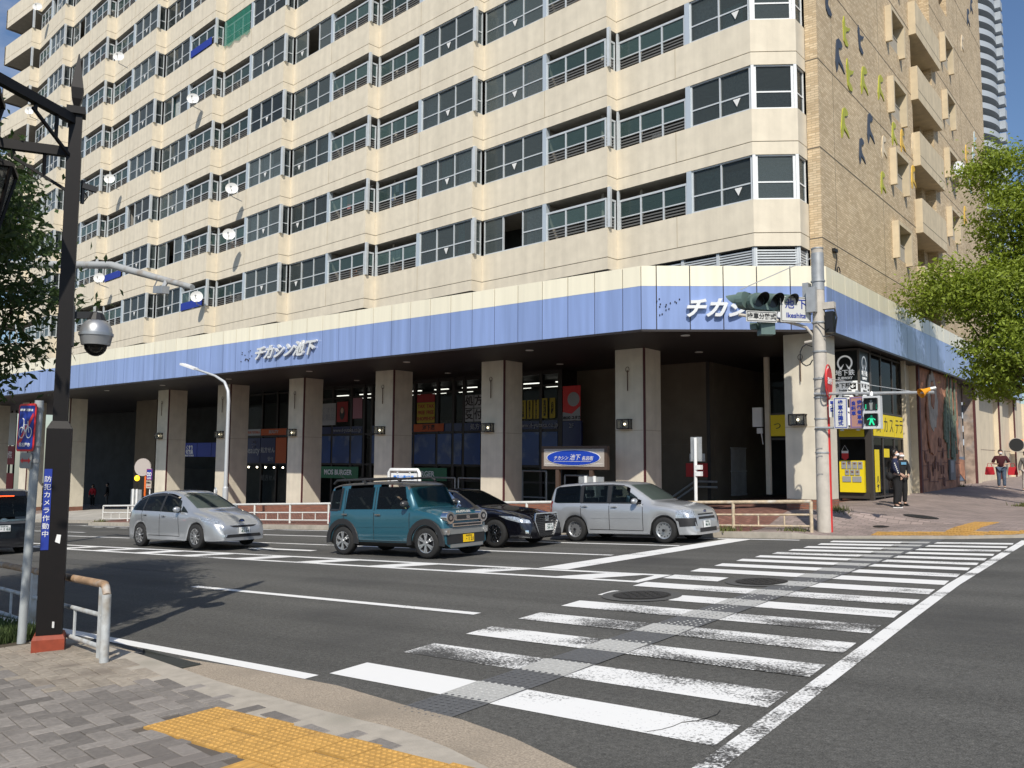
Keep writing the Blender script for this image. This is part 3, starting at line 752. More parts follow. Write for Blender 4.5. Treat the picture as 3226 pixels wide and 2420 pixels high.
        if random.random() < .45:                      # things kept on the balcony
            c = MB(); s = random.uniform(rs[0] + .2, rs[1] - 1.0)
            for _ in range(3): bar(c, fm, s, s + random.uniform(.2, .5), -.1, random.uniform(.15, .5), -.6, -.35, random.randrange(3)); s += .35
            c.build('stored_goods', [CURT[1], SLAB, CURT[2]], objs[3])
# corner bay windows with white frames
for f_ in range(4):
    fr, gl, tri = MB(), MB(), MB()
    f1, L1 = face_map(C1, C2); glazing(fr, gl, tri, f1, .09, L1 - .09, 1, True)
    bar(fr, f1, 0, .09, 0, GAPZ, -.14, .0, 1); bar(fr, f1, L1 - .09, L1, 0, GAPZ, -.14, 0, 1)
    f2, L2 = face_map(C2, C3); glazing(fr, gl, tri, f2, .1, L2 - .04, 1)
    o = fr.build('window', [ALUW, ALUW], BLD, loc=(0, 0, FH * f_)); gl.build('pane', GLASS, o)
    c = MB(); c.quad(f1(.1, -.5, 0), f1(L1 - .1, -.5, 0), f1(L1 - .1, -.5, GAPZ * (.6 if f_ % 2 else 1)), f1(.1, -.5, GAPZ * (.6 if f_ % 2 else 1))); c.build('curtain', CURT[4], o)
# louvres under the corner
b = MB()
for A, B in ((Ip(0), C1), (C1, C2), (C2, C3)):
    fm, L = face_map(A, B)
    for q in range(9): bar(b, fm, 0, L, -2.2 + q * .08, -2.16 + q * .08, -.16, -.08)
    n = 4 if L > 3 else 1
    for j in range(n + 1): x = min(max(L*j/n, .05), L - .05); bar(b, fm, x - .05, x + .05, -2.3, -1.44, -.18, -.05)
b.build('louvre', ALU, BLD)
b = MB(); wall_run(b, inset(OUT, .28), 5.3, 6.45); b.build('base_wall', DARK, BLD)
# left wing balconies
b = MB()
for f_ in range(NF + 1):
    z = 6.41 + FH * f_
    for y in (25.4, 26.5): b.box(-67.6, y, z - 1.4, -67.5, y + .1, z)
    b.box(-67.7, 24.04, z, -67.5, 26.6, z + 1.43)
b.box(-63.1, 26.3, 5.4, -62.9, 27, 38)
b.build('wing_balcony_wall', CREAM, BLD)

# brick gable and its returns
YB0, YB1, XB = 25.62, 53.6, -8.48
REC = (37.25, 41.0)
b = MB()
zt = 38.0
WA, WB = (33.62, 35.38), (43.12, 44.8)
def zwin(f_): s = SILL + FH * f_; return s - .1, s + 1.12
for y0, y1, win in ((YB0, WA[0], None), (*WA, 1), (WA[1], REC[0], None), (REC[1], WB[0], None), (*WB, 1), (WB[1], YB1, None)):
    if not win: b.box(-9.3, y0, 5.2, XB, y1, zt)
    else:
        z = 5.2
        for f_ in range(NF):
            a, c = zwin(f_); b.box(-9.3, y0, z, XB, y1, a); z = c
        b.box(-9.3, y0, z, XB, y1, zt)
b.box(-9.3, YB0 - .0, 5.2, -8.86, YB0 + .3, zt)
b.build('brick_wall', BRICK, BLD)
b = MB()
for f_ in range(-1, NF):
    z = SILL + 1.72 + FH * f_
    b.box(XB, YB0, z, XB + .006, REC[0], z + .03); b.box(XB, REC[1], z, XB + .006, YB1, z + .03); b.box(-8.87, YB0 - .006, z, XB + .006, YB0, z + .03)
for y in (27.0, 32.4, 47.2): b.box(XB, y, 5.3, XB + .004, y + .015, zt)
b.build('tile_joint', GROOVE, BLD)
b = MB(); b.box(-30, YB0 + 2, 5.3, -10.9, YB1, 38); b.box(-10.9, REC[0] - 3.5, 5.3, -10.6, REC[1] + 5, 38); b.box(-10.6, REC[1], 5.3, -9.31, REC[1] + .3, 38); b.box(-10.6, REC[0] - .3, 5.3, -9.31, REC[0], 38)
b.build('recess_wall', mat('recess_plaster', (0.20, 0.17, 0.13), 0.9, var=0.1), BLD)
b = MB(); b.box(-9.6, REC[1] - .7, 5.3, -8.9, REC[1] - .05, 38); b.build('recess_pier', BRICK, BLD)
for f_ in range(5):
    s = SILL + FH * f_
    b = MB(); b.box(-10.5, REC[0] - .15, s - .02 - 1.3, -8.2, REC[1] + .45, s - 1.12); b.box(-8.38, REC[0] - .15, s - 1.12, -8.2, REC[1] + .45, s + .1); b.box(-8.5, REC[0] - .15, s - 1.12, -8.38, REC[0] + .02, s + .1); b.box(-8.5, REC[1] + .3, s - 1.12, -8.38, REC[1] + .45, s + .1)
    b.box(-8.2, REC[0] - .15, s - .93, -8.196, REC[1] + .45, s - .91, 1)
    b.build('gable_balcony', [mat('gable_concrete', (0.62, 0.52, 0.36), 0.85, var=0.08, vs=3, bump=0.3, bs=45, streak=.1), GROOVE], BLD)
    for y0, y1 in (WA, WB):
        a, c = zwin(f_)
        b = MB(); X1 = -8.25
        b.box(XB - .3, y0 - .12, a - .12, X1, y0 + .02, c + .08); b.box(XB - .3, y1 - .02, a - .12, X1, y1 + .12, c + .08); b.box(XB - .3, y0 + .02, c - .06, X1, y1 - .02, c + .08)
        for q in range(14): y = y0 + .1 + (y1 - y0 - .2) * q / 13; b.box(XB - .06, y - .012, a, XB - .03, y + .012, a + .6, 1)
        b.box(XB - .07, y0 + .02, a + .6, XB - .02, y1 - .02, a + .64, 1); b.box(XB - .07, y0 + .02, a, XB - .02, y1 - .02, a + .04, 1)
        o = b.build('gable_window', [MATS['gable_concrete'], SLAB], BLD)
        g = MB(); g.quad((XB - .3, y0, a), (XB - .3, y1, a), (XB - .3, y1, c), (XB - .3, y0, c)); g.build('pane', GLASS, o)
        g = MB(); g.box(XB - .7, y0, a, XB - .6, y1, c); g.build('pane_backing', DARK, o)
# bird reliefs on the gable
BD, BG, BY, BC, BS = (mat('relief_' + n, c, 0.5, var=0.1) for n, c in (('slate', (0.055, 0.065, 0.085)), ('green', (0.42, 0.43, 0.04)), ('yellow', (0.72, 0.46, 0.06)), ('cream', (0.72, 0.60, 0.42)), ('sky', (0.50, 0.62, 0.66))))
BIRD = [(.05, 0), (.12, .18), (.13, .33), (.30, .27), (.44, .18), (.35, .36), (.21, .46), (.17, .56), (.16, .72), (.27, .78), (.36, .88), (.31, .97), (.18, 1.0), (.08, .90), (.05, .72), (.03, .5), (0, .25)]
def bird(y, z, h, m, flip=1, lean=0):
    t = MB(); P = []
    for u, v in BIRD:
        if flip < 0: v = 1 - v
        P.append((XB, y + u * h * 1.7 + lean * v * h, z + v * h))
    n = len(P); c = (XB + .03, y + .06*h + lean*.5*h, z + .5 * h)
    t.plate(P, (.03, 0, 0))
    t.build('bird_relief', m, BLD)
for y, z, h, m, fl, le in ((26.35, 14.25, 1.15, BD, -1, .1), (28.1, 13.9, 1.0, BG, -1, .15), (29.85, 14.3, .95, BD, -1, 0), (27.3, 12.6, 1.25, BD, 1, 0), (28.4, 12.45, 1.05, BG, -1, .05), (30.0, 12.8, 1.15, BG, 1, .1), (32.1, 13.3, 1.1, BG, 1, .1), (27.65, 10.5, 1.15, BG, 1, .1), (30.6, 11.2, 1.2, BD, 1, 0), (29.55, 10.15, 1.0, BD, 1, 0),
        (32.35, 11.15, .95, BC, 1, .05), (33.85, 12.1, 1.0, BG, 1, 0), (35.1, 12.2, 1.0, BY, 1, 0), (36.85, 12.6, 1.0, BC, 1, 0), (32.1, 9.75, .9, BG, 1, 0), (36.6, 11.1, 1.05, BY, 1, 0), (50.3, 16.9, .95, BS, -1, .2), (47.8, 15.4, 1.0, BY, -1, .3), (49.7, 15.8, 1.0, BS, -1, .2), (46.7, 14.2, .95, BS, 1, .2), (48.5, 14.0, 1.0, BS, -1, .2), (49.9, 23.6, 1.1, BD, 1, .1), (51.0, 24.8, 1.0, BD, 1, .2), (48.0, 21.4, 1.0, BC, 1, .1), (46.9, 11.9, 1.0, BY, 1, 0)):
    bird(y, z, h, m, fl, le)

# fascia band
FB, FM, FT = 3.79, 5.06, 5.66
FA0, FA1, FR = (-12.37, 21.47), (-8.12, 24.75), (-8.06, 60.0)
cr, bl, bk = MB(), MB(), MB()
def fascia(A, B, first, w):
    A, B = Vector(A), Vector(B); L = (B - A).length; u = (B - A) / L; n = Vector((u.y, -u.x))
    if n.dot(Vector((.3, -1))) < 0 and abs(u.y) < .9: n = -n
    if abs(u.y) > .9: n = Vector((1, 0))
    s = 0; e = first
    while s < L - .01:
        e = min(e, L)
        for mb, z0, z1 in ((cr, FM + .004, FT), (bl, FB, FM)):
            P = [A + u*(s + .015), A + u*(e - .015), A + u*(e - .015) - n*.04, A + u*(s + .015) - n*.04]
            mb.prism([(p.x, p.y) for p in P], z0, z1)
        s = e; e = s + w
    P = [A - n*.03, B - n*.03, B - n*.3, A - n*.3]; bk.prism([(p.x, p.y) for p in P], FB + .01, FT - .02)
    P = [A + n*.02, B + n*.02, B - n*.1, A - n*.1]; bk.prism([(p.x, p.y) for p in P], FB - .07, FB - .004)
fascia(FA0, (-80, 21.47), .62, .985); fascia(FA0, FA1, .45, .97); fascia(FA1, FR, .55, 1.18)
cr.build('fascia_cream_panel', FCREAM, BLD); bl.build('fascia_blue_panel', FBLUE, BLD); bk.build('fascia_frame', STEELD, BLD)
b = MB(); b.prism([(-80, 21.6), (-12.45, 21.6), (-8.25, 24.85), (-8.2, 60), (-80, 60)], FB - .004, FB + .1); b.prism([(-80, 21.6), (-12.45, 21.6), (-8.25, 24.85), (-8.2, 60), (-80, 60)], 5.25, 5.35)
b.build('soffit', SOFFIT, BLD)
DL = mat('downlight', (0.75, 0.75, 0.70), 0.3)
for x, y in ((-17.85, 23.3), (-11.9, 23.3), (-13.38, 27.2), (-19.47, 27.4), (-23.9, 23.3), (-29.9, 23.3), (-36, 23.3), (-42, 23.3), (-48, 23.3), (-25.5, 27.4), (-31.5, 27.4)):
    b = MB(); b.tube([(x, y, FB - .02), (x, y, FB)], .14, 16); b.build('downlight', DL, BLD)
# lettering on the fascia
def chamfer(s, z, d=.03):
    u = (Vector(FA1) - Vector(FA0)).normalized(); n = Vector((u.y, -u.x)); return (FA0[0] + u.x*s + n.x*d, FA0[1] + u.y*s + n.y*d, z), (u.x, u.y, 0)
text('チカシン池下', .62, LETTER, (-29.2, 21.40, 4.40), EX, EZ, BLD, .05, .022, .35, 1.08, 'shop_name_lettering')
p, u = chamfer(3.05, 4.36, .09); text('チカシン池下', .60, LETTER, p, u, EZ, BLD, .05, .022, .35, 1.03, 'shop_name_lettering')
b = MB()
for i in range(14):
    rr = random.Random(i); p, u = chamfer(.35 + rr.random() * .8, 4.15 + rr.random() * .55, .02); b.ball(p, .022, 0, 6, 4)
    b.ball((-32.3 + rr.random() * .9, 21.45, 4.15 + rr.random() * .5), .025, 0, 6, 4)
b.build('sign_stud', STEELD, BLD)
# ------------------------------------------------------------------ arcade: pillars, wall lamps, shop fronts (all fixed parts of the building)
LAMPBOX = glass_mat('lamp_box_glass', (.62, .62, .58), (.30, .30, .28), .35, .2)
def pillar(x0, x1, y0, y1, lamp=True, rod=True):
    zb = min(fz(x0, y0), fz(x1, y0)) - .1
    b = MB(); b.box(x0, y0, zb + .42, x1 - .07, y1, FB); b.box(x1 - .07, y0 + .07, zb + .42, x1, y1, FB); b.box(x1 - .068, y0 + .005, zb, x1 - .005, y0 + .07, FB, 1)
    b.box(x0 - .01, y0 - .01, zb, x1 - .075, y1, zb + .415, 2); b.box(x1 - .075, y0 + .075, zb, x1 + .01, y1, zb + .415, 2)
    for z in (1.0,): b.box(x0, y0 - .004, z, x1 - .07, y0, z + .018, 3); b.box(x1, y0 + .07, z, x1 + .004, y1, z + .018, 3)
    p = b.build('pillar', [PILLAR, MAROON, REDBRICK, JOINT], BLD)
    if lamp:
        b = MB(); c = x0 + .42; z = 1.22; w, h, d = .23, .155, .22
        yf = y0 - d
        for sx in (-1, 1):
            for zz in (z - h, z + h): b.beam((c + sx*w, yf, zz), (c + sx*w, y0, zz), .03, .03)
            b.beam((c + sx*w, yf, z - h), (c + sx*w, yf, z + h), .03, .03)
        for zz in (z - h, z + h): b.beam((c - w, yf, zz), (c + w, yf, zz), .03, .03)
        b.beam((c, yf, z - h), (c, yf, z + h), .02, .02)
        b.box(c - w, y0 - .02, z - h, c + w, y0 - .001, z + h); b.ball((c, y0 - .10, z), .038, 1, 10, 6); b.box(c - w + .02, yf + .02, z - h + .02, c + w - .02, y0 - .03, z + h - .02, 2)
        for q in range(5): b.box(c - w, yf + .02 + q*.04, z - h - .005, c + w, yf + .03 + q*.04, z - h + .005)
        b.build('wall_lamp', [STEELD, LAMPON, LAMPBOX], p)
    if rod:
        b = MB(); c = x0 + .52; b.tube([(c, y0 - .06, 2.35), (c, y0 - .06, 3.05)], .018, 6); b.tube([(c + .07*math.cos(t*.7), y0 - .06, 3.08 + .09*math.sin(t*.7)) for t in range(10)], .01, 5)
        b.build('flag_holder', mat('rusty_iron', (.10, .06, .04), .7), p)
for i, xr in enumerate((-14.33, -20.4, -26.45, -32.5, -38.5, -44.45, -56.4, -62.5, -68.6)): pillar(xr - 1.15, xr, 25.07, 26.17, lamp=True)
pillar(-9.55, -8.4, 25.07, 26.2)
# back walls of the arcade
b = MB()
BW = mat('arcade_wall', (.13, .105, .075), .85, var=.12, vs=1.5, bump=.2, bs=50)  # pillar concrete with the deep arcade's shade put into its colour
b.box(-20.5, 30.1, -3, -14.42, 30.5, FB); b.box(-14.6, 30.5, -3, -14.4, 40, FB)
for x in (-15.6, -17.4): b.box(x, 30.095, -2, x + .02, 30.1, FB, 1)
b.box(-20.5, 30.095, .62, -14.42, 30.1, .64, 1)
b.box(-14.52, 30.09, -2, -14.38, 30.1, FB, 2)
b.box(-80, 35.5, -5, -9, 36, FB, 3); b.box(-55.3, 28.9, -4, -52.7, 29.6, FB); b.box(-61, 33.9, -4, -45, 34.2, -.75, 3)
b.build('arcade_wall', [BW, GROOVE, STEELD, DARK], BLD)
b = MB()                                              # stair rail, door, notices, meter box
b.tube([(-16.3, 29.6, -1.75), (-14.8, 29.6, -.78), (-13.9, 29.6, -.78)], .04, 8); b.tube([(-16.3, 29.6, -1.95), (-14.8, 29.6, -.98), (-13.9, 29.6, -.98)], .04, 8)
b.build('stair_handrail', GALV, BLD)
b = MB()
for q in range(13): b.tube([(-13.95, 31.0 + q*.11, -1.35), (-13.95, 31.0 + q*.11, .5)], .014, 5)
for z in (-1.3, -.4, .5): b.beam((-13.95, 30.95, z), (-13.95, 32.4, z), .04, .04)
b.build('gate_bars', GALV, BLD)
b = MB(); b.box(-15.4, 30.06, -.62, -14.95, 30.09, -.1, 0); b.box(-14.92, 30.06, -.62, -14.5, 30.09, -.1, 0); b.box(-15.24, 30.06, -.03, -14.6, 30.09, .27, 1); b.build('wall_notice', [RED, WHITE], BLD)
b = MB(); b.box(-12.65, 30.0, 1.25, -12.3, 30.14, 1.95); b.box(-12.5, 30.02, 1.0, -12.3, 30.12, 1.2); b.tube([(-12.35, 30.08, 1.0), (-12.3, 30.08, .6)], .02, 6); b.build('meter_box', WHITEM, BLD)
b = MB(); b.box(-12.18, 30.0, -1.2, -12.02, 30.15, FB); b.build('door_post', PILLAR, BLD)

# two-storey shop front
YS = 29.1
b = MB(); g = MB()
vx = [-37.3, -36.2, -35.22, -33.75, -32.78, -32.2, -31.2, -30.2, -29.2, -27.68, -26.66, -26.02, -24.9, -23.8, -22.75, -21.62, -20.66]
for x in vx: b.box(x - .07, YS - .08, -2.6, x + .07, YS + .08, FB)
for z in (3.62, 3.1, 1.2, -.32, -1.0): b.box(-37.3, YS - .06, z, -20.6, YS + .06, z + .09)
b.box(-37.4, YS - .05, 3.70, -20.6, YS + .3, FB); b.box(-20.66, YS - .1, -2.2, -20.5, 30.1, FB)
g.quad((-37.3, YS, -2.5), (-20.6, YS, -2.5), (-20.6, YS, 3.7), (-37.3, YS, 3.7))
SF = b.build('shop_front', STEELD, BLD); g.build('pane', SHOPGLASS, SF)
b = MB()
b.box(-37.3, YS + .2, 1.15, -20.6, 34.5, 1.25, 0); b.box(-37.3, 34.4, 1.25, -20.6, 34.5, 3.75, 1); b.box(-37.4, YS + .2, -3, -37.3, 34.5, 3.75, 1); b.box(-37.3, 32.4, -3, -20.6, 32.5, 1.15, 1)
for i, (x, y, z) in enumerate(((-35.9, 31.5, 1.6), (-34, 32.3, 1.9), (-31.5, 31.2, 1.7), (-29.7, 32, 2.0), (-27.2, 31.3, 1.8), (-25.4, 32.2, 1.9), (-23.2, 31.4, 1.7))): b.box(x - .6, y, 1.25, x + .6, y + .4, z, 2)
b.build('shop_room', [mat('shop_floor', (.25, .24, .22), .6), mat('shop_wall', (.10, .105, .10), .8), mat('shop_shelf', (.16, .14, .13), .7, var=.6, vs=9)], BLD)
b = MB()
for i in range(9):
    for y in (30.6, 32.4): x = -36.3 + i * 1.85; b.box(x - .45, y - .05, 3.42, x + .45, y + .05, 3.46)
b.build('ceiling_light', TUBEON, BLD)
NAVY = mat('poster_navy', (.008, .012, .07), .35); PSKY = mat('poster_sky', (.012, .045, .17), .35, var=.2, vs=.8, stain=(.16, .19, .24), ss=1.1)
def poster(x0, x1, z0, z1, m, body=None, size=.2, ink=WHITE, y=YS - .10, parent=None, line=1.0, sx=1.0, bold=.006):
    b = MB(); b.box(x0, y, z0, x1, y + .02, z1); o = b.build('window_poster', m, parent or SF)
    if body: text(body, size, ink, ((x0 + x1)/2, y - .006, (z0 + z1)/2), EX, EZ, o, .002, bold, 0, sx, line=line)
    return o
DIMW = mat('poster_white', (.30, .31, .32), .6); DIMY = mat('poster_yellow', (.34, .26, .015), .6); DIMR = mat('poster_red', (.26, .015, .015), .6); DIMO = mat('poster_orange', (.40, .075, .012), .6)  # dim copies of the sign colours; the shop interior's shade is put into them
GREYINK = mat('poster_ink_grey', (.24, .25, .27), .6)
for x0, x1 in zip(vx, vx[1:]):
    if x1 - x0 < .6: continue
    poster(x0 + .08, x1 - .08, -.22, 1.18, PSKY); poster(x0 + .08, x1 - .08, 1.30, 1.66, NAVY, y=YS - .09)
text('www.d-yutaka.co.jp', .27, GREYINK, (-21.75, YS - .12, 1.47), EX, EZ, SF, .002, .004); text('www.d-yutaka.co.jp', .27, GREYINK, (-34.0, YS - .12, 1.47), EX, EZ, SF, .002, .004)
for x, lines in ((-22.55, 'クリニックフロア案内'), (-22.2, '小口醫院外科クリニック'), (-21.85, '四口レディースクリニック'), (-21.4, '処方箋調剤薬局'), (-21.0, 'その他店舗')):
    poster(x - .14, x + .14, 1.75, 2.55 if x < -21.7 else 2.6, DIMY, '\n'.join(lines), .13 if len(lines) < 9 else .09, INK, line=.72)
pr = poster(-20.46, -19.58, 1.62, 3.06, RED); b = MB(); b.plate([(-20.46, YS - .11, 1.62), (-19.58, YS - .11, 1.62), (-19.58, YS - .11, 2.2), (-20.0, YS - .11, 1.9), (-20.46, YS - .11, 1.98)], (0, -.004, 0)); b.ball((-19.92, YS - .11, 2.5), (.30, .01, .30)); b.build('poster_figure', DIMW, pr)
text('DRUG ユタカ', .16, INK, (-20.02, YS - .125, 1.73), EX, EZ, pr, .002, .008); text('2F', .26, GREYINK, (-20.03, YS - .11, 1.40), EX, EZ, SF, .002)
b = MB(); b.box(-20.5, YS - .08, -.3, -19.55, YS + .02, 1.6); b.build('shop_front_end', NAVY, BLD)
for x in (-29.0 + .32, -28.35 + .25):
    poster(x - .30, x + .28, 1.72, 2.68, DIMY, 'TAX\nFREE\nSHOP', .235, DIMR, bold=.006, line=1.25); poster(x - .30, x + .28, 2.70, 3.08, DIMR)
poster(-29.15, -27.2, 1.30, 1.66, DIMO, '池下店', .28, INK, y=YS - .13); text('処方せん', .28, GREYINK, (-25.0, YS - .13, 1.46), EX, EZ, SF, .002, .006)
for s, x, z in (('処', -25.65, 2.62), ('方', -25.1, 2.62), ('受', -25.65, 2.0), ('付', -25.1, 2.0)): poster(x - .25, x + .25, z - .29, z + .29, DIMW, s, .48, INK, bold=.012)
pp = poster(-34.85, -34.0, 1.9, 2.95, DIMR); b = MB(); b.ball((-34.42, YS - .11, 2.35), (.2, .01, .35), 0); b.ball((-34.42, YS - .115, 2.48), (.12, .01, .16), 1); b.build('poster_portrait', [INK, mat('poster_skin', (.40, .26, .19), .6)], pp)
poster(-33.6, -32.9, 2.05, 3.1, mat('poster_pink', (.34, .16, .2), .6)); poster(-36.15, -34.95, 1.75, 2.9, DIMW, 'くすり\n化粧品', .36, GREYINK)
poster(-36.25, -33.1, -1.0, -.4, GREEN, 'MOS BURGER', .36, WHITE, bold=.012); poster(-29.9, -27.0, -1.0, -.4, GREEN, 'BURGER', .36, WHITE, bold=.012)
# next shop and its signs
b = MB()
for x in (-43.0, -41.4, -40.0, -39.0): b.box(x - .06, YS - .06, -3.2, x + .06, YS + .06, FB)
for z in (3.6, 1.2, -.32): b.box(-43, YS - .05, z, -39, YS + .05, z + .08)
SF2 = b.build('shop_front', STEELD, BLD); g = MB(); g.quad((-43, YS, -3.1), (-39, YS, -3.1), (-39, YS, 3.7), (-43, YS, 3.7)); g.build('pane', SHOPGLASS, SF2)
poster(-42.9, -41.45, 1.3, 1.66, DIMW, 'DRUG YUTAKA', .19, DIMO, parent=SF2); poster(-41.4, -39.05, 1.3, 1.66, DIMO, 'BEAUTY', .24, DIMW, parent=SF2)
o = poster(-42.95, -41.45, -.25, 1.15, NAVY, 'Beauty', .52, DIMW, parent=SF2); 
b = MB()
for q in range(8): a = q * math.pi / 4; b.beam((-42.0 + .08*math.cos(a), YS - .12, .78 + .08*math.sin(a)), (-42.0 + .25*math.cos(a), YS - .12, .78 + .25*math.sin(a)), .03, .01)
b.build('poster_star', DIMW, o)
poster(-41.4, -40.05, -.25, 1.15, NAVY, '処方せん', .33, DIMW, parent=SF2); text('受付', .26, DIMW, (-40.45, YS - .11, -.05), EX, EZ, SF2, .002); poster(-40.0, -39.05, -.25, 1.15, DIMO, parent=SF2)
text('処方せん', .36, mat('faint_ink', (.10, .10, .10), .6), (-40.6, YS - .08, -1.1), EX, EZ, SF2, .002)
b = MB(); 
for i in range(5): b.ball((-42.6 + i*.8, YS - .02, -.5), .05, 0, 8, 5)
b.build('spot_lamp', LAMPON, BLD)
o = poster(-49.6, -47.95, .08, .93, BLUE, 'くすり\n化粧品', .27, WHITE, parent=BLD, bold=.01); text('DRUG YUTAKA', .15, WHITE, (-48.8, YS - .11, .15), EX, EZ, o, .002, .006, .2); poster(-47.9, -46.4, .08, .93, BLUE, parent=BLD); poster(-46.35, -44.6, .08, .93, BLUE, parent=BLD)
# far left shop
b = MB()
for x in (-77.5, -76.8, -75.9, -75.0): b.box(x - .06, YS - .06, -5, x + .06, YS + .06, FB)
SF3 = b.build('shop_front', STEELD, BLD); poster(-77.5, -74.7, -.6, .9, mat('poster_crimson', (.22, .015, .02), .6), '接骨院', .62, WHITE, parent=SF3); poster(-77.5, -74.7, .95, 3.6, mat('shop_blind', (.45, .47, .46), .7), parent=SF3)
poster(-77.5, -74.7, -3.2, -1.3, DIMR, parent=SF3)
# low brick plinth with a rail between the pillars, and glass display frames
b = MB(); b.prism([(-37.5, 24.7), (-15.6, 24.7), (-15.6, 24.95), (-37.5, 24.95)], -4, lambda x, y: GA*x + GB*y - H + .62); b.build('brick_plinth', REDBRICK, BLD)
b = MB()
for x0, x1, z0, z1 in ((-21.4, -20.2, -1.5, -.45), (-26.3, -25.1, -1.7, -.8), (-24.9, -23.6, -1.7, -.8), (-31.0, -29.9, -2.1, -1.0), (-19.3, -18.2, -1.5, -.6)):
    for x in (x0, x1): b.tube([(x, 27.5, z0 - .4), (x, 27.5, z1)], .035, 8)
    b.tube([(x0, 27.5, z1), (x1, 27.5, z1)], .035, 8); b.tube([(x0, 27.5, z0), (x1, 27.5, z0)], .03, 8)
b.build('display_frame', GALV, BLD)

# corner shop, pilaster, mural and the piers along the side street
b = MB(); XS = -8.5
b.box(-8.72, 30.1, -1.4, XS, 30.3, FB)
for y in (31.45, 32.9, 34.05): b.box(XS - .06, y - .05, -1.4, XS, y + .05, FB)
for z in (3.66, 1.66, .82, -1.22): b.box(XS - .05, 30.3, z, XS + .005, 34.05, z + .06)
b.box(-12.0, 30.1, .76, -8.72, 30.25, .84); b.box(-12.0, 30.1, 1.66, -8.72, 30.25, 1.74); b.box(-9.66, 30.12, -1.4, -9.58, 30.25, FB); b.box(-9.6, 30.05, -1.25, -8.6, 30.2, -1.06)
SF4 = b.build('shop_front', mat('shop_bronze', (.06, .052, .045), .45, .3), BLD)
g = MB(); g.quad((XS - .03, 30.3, -1.2), (XS - .03, 34.05, -1.2), (XS - .03, 34.05, 3.7), (XS - .03, 30.3, 3.7)); g.quad((-12, 30.2, 1.7), (-8.7, 30.2, 1.7), (-8.7, 30.2, FB), (-12, 30.2, FB)); g.build('pane', SHOPGLASS, SF4)
b = MB(); b.box(-9.58, 30.08, .84, -8.74, 30.1, 1.66); b.box(-12.0, 30.08, .9, -9.66, 30.1, 1.66)
for y0, y1 in ((30.32, 31.4), (31.5, 32.85), (32.95, 34.0)): b.box(XS, y0, .88, XS + .02, y1, 1.64)
b.box(-9.55, 29.95, -1.04, -8.74, 30.12, .03); b.box(XS, 30.36, -1.03, XS + .02, 30.85, .41); b.box(XS, 31.5, .15, XS + .02, 32.1, .45)
b.build('yellow_board', YELLOW, SF4)
for s, y in (('カ', 31.75), ('ス', 32.45), ('テ', 33.2), ('ラ', 33.75), ('高', 30.85)): text(s, .62, INK, (XS + .025, y, 1.24), EY, EZ, SF4, .002, -.004, 0, .9)
text('つ', .3, INK, (-11.75, 30.07, 1.25), EX, EZ, SF4, .002); text('八\nヤ', .26, INK, (XS + .025, 30.6, -.75), EY, EZ, SF4, .002, .01)
b = MB()
for i in range(4): b.box(-9.47 + i*.18, 29.93, -.24, -9.32 + i*.18, 29.95, .0)
for i in range(3): b.box(-9.36 + i*.17, 29.93, -.46, -9.22 + i*.17, 29.95, -.27)
b.box(-9.45, 29.93, -.69, -9.17, 29.95, -.5); b.box(-9.12, 29.93, -.69, -8.83, 29.95, -.5)
for i in range(4): b.ball((-9.395 + i*.18, 29.925, -.07), (.045, .006, .03), 1, 8, 4)
for i in range(3): b.ball((-9.29 + i*.17, 29.925, -.35), (.045, .006, .03), 1, 8, 4)
b.build('menu_card', [DIMW, mat('menu_cake', (.2, .09, .04), .6)], SF4)
b = MB(); b.plate([(-9.47, 29.98, .28), (-9.25, 29.98, .28), (-9.25, 29.98, .12), (-9.36, 29.98, .03), (-9.47, 29.98, .12)], (0, .01, 0), 0); b.box(-9.47, 29.97, .28, -9.25, 29.99, .36, 1); b.tube([(-9.47, 29.98, .36), (-9.36, 29.98, .55), (-9.25, 29.98, .36)], .006, 5, 1)
b.build('pennant', [RED, WHITE], SF4)
b = MB(); b.box(-12, 32.5, -1.3, -8.9, 32.6, FB); b.box(-9.5, 32.0, -1.3, -9, 33.8, -.2, 1); b.build('corner_shop_room', [DARK, SLAB], BLD)
b = MB()
b.box(-8.75, 34.1, -1.6, -8.37, 34.28, FB, 0); b.box(-8.9, 34.28, -1.6, -8.7, 36.15, FB, 0); b.box(-8.7, 36.1, -1.6, -8.46, 36.3, FB, 0); b.box(-8.46, 36.1, -1.6, -8.36, 36.3, FB, 1)
b.box(-9.0, 43.2, -1.6, -8.95, 47.0, FB, 2); b.box(-8.9, 47.0, -1.6, -8.46, 47.15, FB, 2); b.box(-8.46, 47.0, -1.6, -8.36, 47.15, FB, 1); b.box(-8.9, 47.15, -1.6, -8.37, 48.1, FB, 0)
for y0, y1 in ((48.1, 53.9), (54.9, 59), (60, 64), (65, 72)): b.box(-8.95, y0, -1.6, -8.68, y1, FB, 0); b.box(-8.9, y1, -1.6, -8.46, y1 + .12, FB, 0); b.box(-8.46, y1, -1.6, -8.38, y1 + .12, FB, 1); b.box(-8.9, y1 + .12, -1.6, -8.39, y1 + 1.0, FB, 0); b.box(-8.68, y0, .64, -8.675, y1, .66, 1)
b.build('side_wall', [mat('side_cream', (.66, .57, .42), .8, var=.06, vs=2, bump=.2, bs=60, streak=.08), MAROON, mat('niche_relief', (.34, .27, .22), .9, var=.4, vs=3, bump=1, bs=14, stain=(.20, .23, .26), ss=1.6)], BLD)
